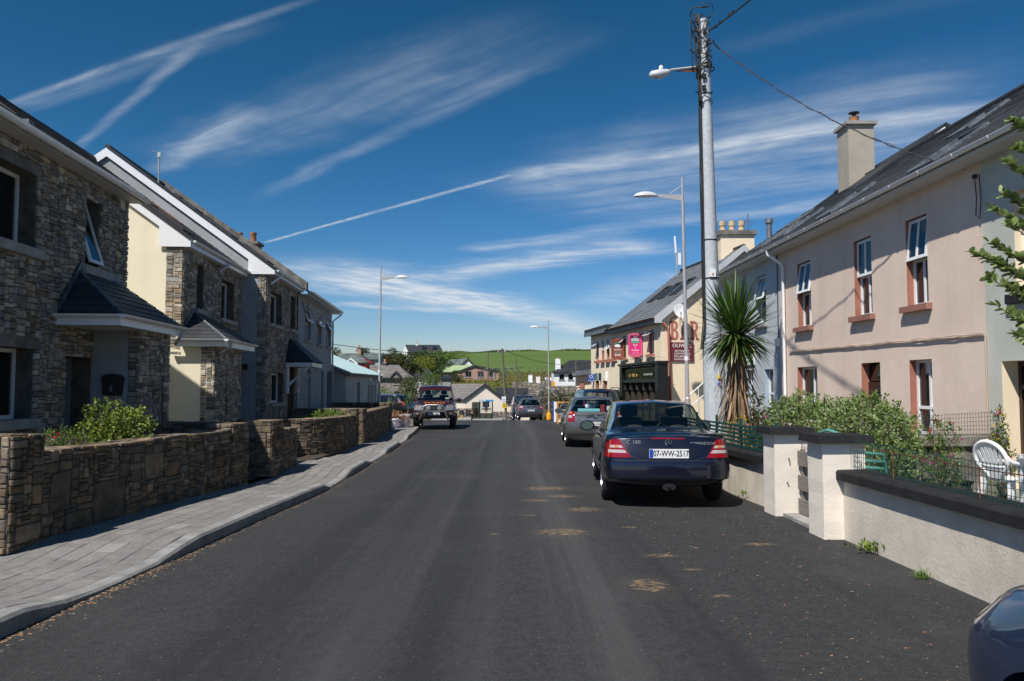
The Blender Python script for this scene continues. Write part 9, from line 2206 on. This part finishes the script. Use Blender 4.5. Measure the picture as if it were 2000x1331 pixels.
  m.grid(rows); o = m.build('washing', ['cloth_white', 'cloth_pink', 'cloth_blue', 'cloth_red', 'cloth_pink', 'cloth_white'][i], loc=V((p.x, Y, q.z)), smooth=True); tag(o, l, 'washing')
 m = MB(); m.tube([at(1018,730,116), at(1050,736,116), at(1083,737,116)], .02,4); L = thing('washing_line', 'clothes line with two posts strung beside the whitewashed cottage', 'washing line', at(1018,745,116)); m.build('cord', 'wire', L)
 for px in (1018,1083): m = MB(); a = at(px, 729,116); m.tube([a, a - V((0,0,2.4))], .06,6); m.build('post', 'pole_wood', L)
 # fence posts in the field
 for i, px in enumerate((1034,1049,1058,1066)): p = at(px, 722,150); m = MB(); m.tube([p - V((0,0,1.2)), p + V((0,0,.5))], .09,6); o = m.build('field_post', 'pole_wood', loc=p); tag(o, ('short wooden post at the field foot above the white sheet', 'short wooden post at the field foot above the pink sheet', 'short wooden post at the field foot between pink sheet and street lamp', 'short wooden post at the field foot just behind the street lamp')[i], 'post', 'posts at the foot of the field')
 g = MB(); p = at(1080.5,751,109); g.box((p.x - .2,108.8, p.z - .9),(p.x + .2,109.2, p.z + .35)); o = g.build('orange_drum', 'gas_orange', loc=p); tag(o, 'orange drum at the corner of the whitewashed cottage', 'drum')
 q = MB(); q.box((at(1058,0,100).x, 99, gz(100) - .2),(at(1066,0,100).x, 101, at(1060,776,100).z)); o = q.build('brick_kiosk', 'brick_far', loc=V((at(1058,0,100).x, 99, gz(100)))); tag(o, 'small brick kiosk behind the old style lantern post', 'kiosk')
 e = MB(); e.box((at(1057,0,100).x, 98.8, at(1060,775,100).z),(at(1067,0,100).x, 101.2, at(1060,773,100).z)); e.build('roof', 'roof_black', o)
mat('tin_green2', (.40,.50,.28),.6,.1,1.0, tint=True)
for n_, c_ in (('cloth_white', (.85,.87,.9)),('cloth_pink', (.82,.72,.76)),('cloth_blue', (.55,.68,.82)),('cloth_red', (.75,.35,.32))): mat(n_, c_, .9,.05,2)
village()

def far_trees():
 def tree(name, label, px, py, Y, rx, rz, m, seed, base_py=None, n=2600, l=.45, group='trees and bushes on the slope', cat='tree', lumps=9, trunk=True):
  r = random.Random(seed); c = at(px, py, Y); zb = gz(Y, c.x); H = thing(name, label, cat, (c.x, Y, zb), group); bl = [(c.x, Y, c.z, rx * .75, rx * .6, rz * .75)]
  for k in range(lumps): d = rdir(r); bl.append((c.x + d.x * rx * .62, Y + d.y * rx * .5, c.z + d.z * rz * .55, rx * r.uniform(.28,.46), rx * r.uniform(.28,.42), rz * r.uniform(.28,.46)))
  if c.z - rz > zb + .3 or True: bl.append((c.x, Y, (c.z + zb) / 2, rx * .8, rx * .5, max(.3,(c.z - zb) / 2)))
  t = MB(); branches(t, V((c.x, Y, zb - .2)), [V((b[0], b[1], b[2])) for b in bl[:6]], max(.08, rx * .07), r); t.build('trunk', 'bark', H, smooth=True)
  q = MB(); crown(q, bl, int(n * 2.4), l * .6, l * .42, r, shell=.62); q.build('crown', m, H)
 tree('bushy_tree', 'rounded bright green tree just below the hilltop house', 866,708,185,7.0,2.6, 'leaf_bright', 301, n=4200)
 tree('bushy_tree', 'bright green dome shaped tree left of the hilltop trees', 838,704,190,6.0,2.2, 'leaf_bright', 302, n=3600)
 tree('bushy_tree', 'dark olive tree in shade beside the left lamp post', 795,709,175,6.0,2.4, 'leaf_olive', 303, n=3600)
 tree('bushy_tree', 'dark green tree behind the branching palm', 822,712,165,4.5,3.0, 'leaf_dark', 304, n=2600)
 tree('bushy_tree', 'olive green tree mass right of the brick chimney', 738,706,165,5.5,1.7, 'leaf_olive', 305, n=3400)
 tree('bushy_tree', 'green tree behind the stone cottage roof', 764,708,170,4.5,1.7, 'leaf_olive', 306, n=2600)
 tree('bushy_tree', 'yellow green bush beside the low white house', 829,711,150,2.8,1.7, 'leaf_lime', 307, n=1600, l=.35)
 tree('bushy_tree', 'dark bush at the foot of the hilltop trees by the brick wing', 857,718,158,3.6,2.4, 'leaf_dark', 308, n=2200)
 tree('bushy_tree', 'small brownish tree left of the dome shaped tree', 766,692,180,1.4,1.6, 'leaf_olive', 309, n=700, l=.35)
 tree('bushy_tree', 'small tree peeping over the brick chimney roof', 712,688,160,1.6,.7, 'leaf_dark', 310, n=800, l=.35)
 tree('bushy_tree', 'dark shrub at the corner of the grey house roofline', 656,690,150,1.0,1.2, 'leaf_olive', 311, n=500, l=.35)
 tree('garden_bush', 'tall loose bush between stone cottage and maroon car', 806,762,90,1.9,2.0, 'leaf_olive2', 312, n=2600, l=.22, cat='bush')
 tree('garden_bush', 'round green bush right of the low white house', 838,742,118,1.8,1.3, 'leaf_bright', 313, n=1400, l=.25, cat='bush')
 tree('garden_bush', 'dark round bush at the brick house corner', 893,735,146,1.5,1.2, 'leaf_dark', 314, n=1000, l=.25, cat='bush')
 tree('garden_bush', 'leafy bush in the cottage garden beside the yucca', 748,778,85,1.2,1.3, 'leaf_bright', 315, n=1200, l=.2, cat='bush')
 tree('garden_bush', 'flowering bush in front of the stone cottage', 788,782,80,1.4,.9, 'leaf_olive2', 316, n=1200, l=.2, cat='bush')
 # clipped hedge behind the blackboard
 r = random.Random(9); c0, c1 = at(1065,790,92), at(1150,790,92); H = thing('clipped_hedge', 'long dark clipped hedge behind the lantern posts', 'hedge', (c0.x, 92, gz(92))); zt = at(1100,770,92).z; q = MB(); bl = [(x, 92,(zt + gz(92)) / 2,.9,.7,(zt - gz(92)) / 2 + .1) for x in np.arange(c0.x, c1.x, .9)]; crown(q, bl, 5200,.2,.12, r, shell=.75); q.build('foliage', 'leaf_olive2', H)
 core = MB(); core.box((c0.x - .6,91.7, gz(92)),(c1.x, 92.5, zt - .2)); core.build('stems', 'bark', H)
 # branching palm on the slope
 b = at(806,752,112); b.z = gz(112, b.x); t = at(806,714,112); H = thing('branching_palm', 'forked cordyline palm before the low white house', 'palm', b); m = MB(); fk = V((b.x, 112, at(806,730,112).z)); m.tube([b, fk], .28,7, r2=.2); tips = [V((b.x + dx, 112 + dy, t.z + dz)) for dx, dy, dz in ((-1.1,0,-.7),(0,.3,-.1),(1.1,-.2,-.6),(.5,.5,-.3),(-.5,-.4,-.2))]
 for q in tips: m.tube([fk, fk.lerp(q, .5) + V((0,0,-.1)), q], .14,6, r2=.1)
 m.build('trunk', 'bark', H, smooth=True); q = MB(); r = random.Random(8)
 for tp in tips:
  for i in range(170): d = rdir(r); k = r.uniform(.6,1.3); q.cur = (k, k, k); blade(q, tp, d + V((0,0,.25)), r.uniform(.6,1.05),.11,.7, r, 3)
 q.build('crown', 'leaf_olive2', H)
 b2 = at(862,752,125); cordyline('slope_palm', 'small dark cordyline palm beside the garden shed', (b2.x, 125, gz(125, b2.x)), max(1, at(862,728,125).z - gz(125, b2.x)),.16,1.4,90,320, skirt=False)
 # rough herbage: hedge line on the ridge and the slope
 m = MB(); r = random.Random(21)
 for i in range(7000):
  x = r.uniform(-40,90); y = 302 + r.uniform(-6,6); z = gz(y, x) + (math.sin(x * .02 + 1) * 1.2 + x * .006) - .3; k = r.uniform(.6,1.3); m.cur = (k * 1.1, k, k * .8); leaf_quad(m, V((x, y, z)),(V((0,0,1)) + rdir(r) * .8).normalized(), rdir(r), r.uniform(.45,1.0) * (1 + .5 * math.sin(x * .35) * math.sin(x * .11)),.5)
 o = m.build('hedge_row', 'leaf_olive2'); tag(o, 'rough scrub hedge along the ridge above the green field', 'hedge', kind='stuff')
 m = MB()
 for i in range(26000):
  px, py = r.uniform(840,1140), r.uniform(722,757); d = ray(px, py); y = r.uniform(112,172); x = d.x / d.y * y; z = gz(y, x) - .1; k = r.uniform(.6,1.35); m.cur = (k * (1.35 if y > 140 else 1.0), k, k * .8); leaf_quad(m, V((x, y, z)),(V((0,0,1)) + rdir(r) * .6).normalized(), rdir(r), r.uniform(.15,.45),.14)
 o = m.build('rough_grass', 'leaf_meadow'); tag(o, 'long rough grass and weeds over the slope below the field', 'grass', kind='stuff')
leaf_mat('leaf_olive2', (.13,.135,.045),(.085,.11,.035)); leaf_mat('leaf_meadow', (.11,.17,.035),(.17,.17,.06))
far_trees()
# ------------------------------------------------------------------ lettering becomes plain mesh
def bake_text():
 bpy.context.view_layer.update(); dg = bpy.context.evaluated_depsgraph_get(); done = []
 for o in [o for o in SC.objects if o.type == 'FONT']:
  done.append((o, bpy.data.meshes.new_from_object(o.evaluated_get(dg))))
 for o, me in done:
  nm, par, ml = o.name, o.parent, o.matrix_local.copy(); bpy.data.objects.remove(o)
  n = bpy.data.objects.new(nm, me); COL.objects.link(n); n.parent = par; n.matrix_local = ml
bake_text()
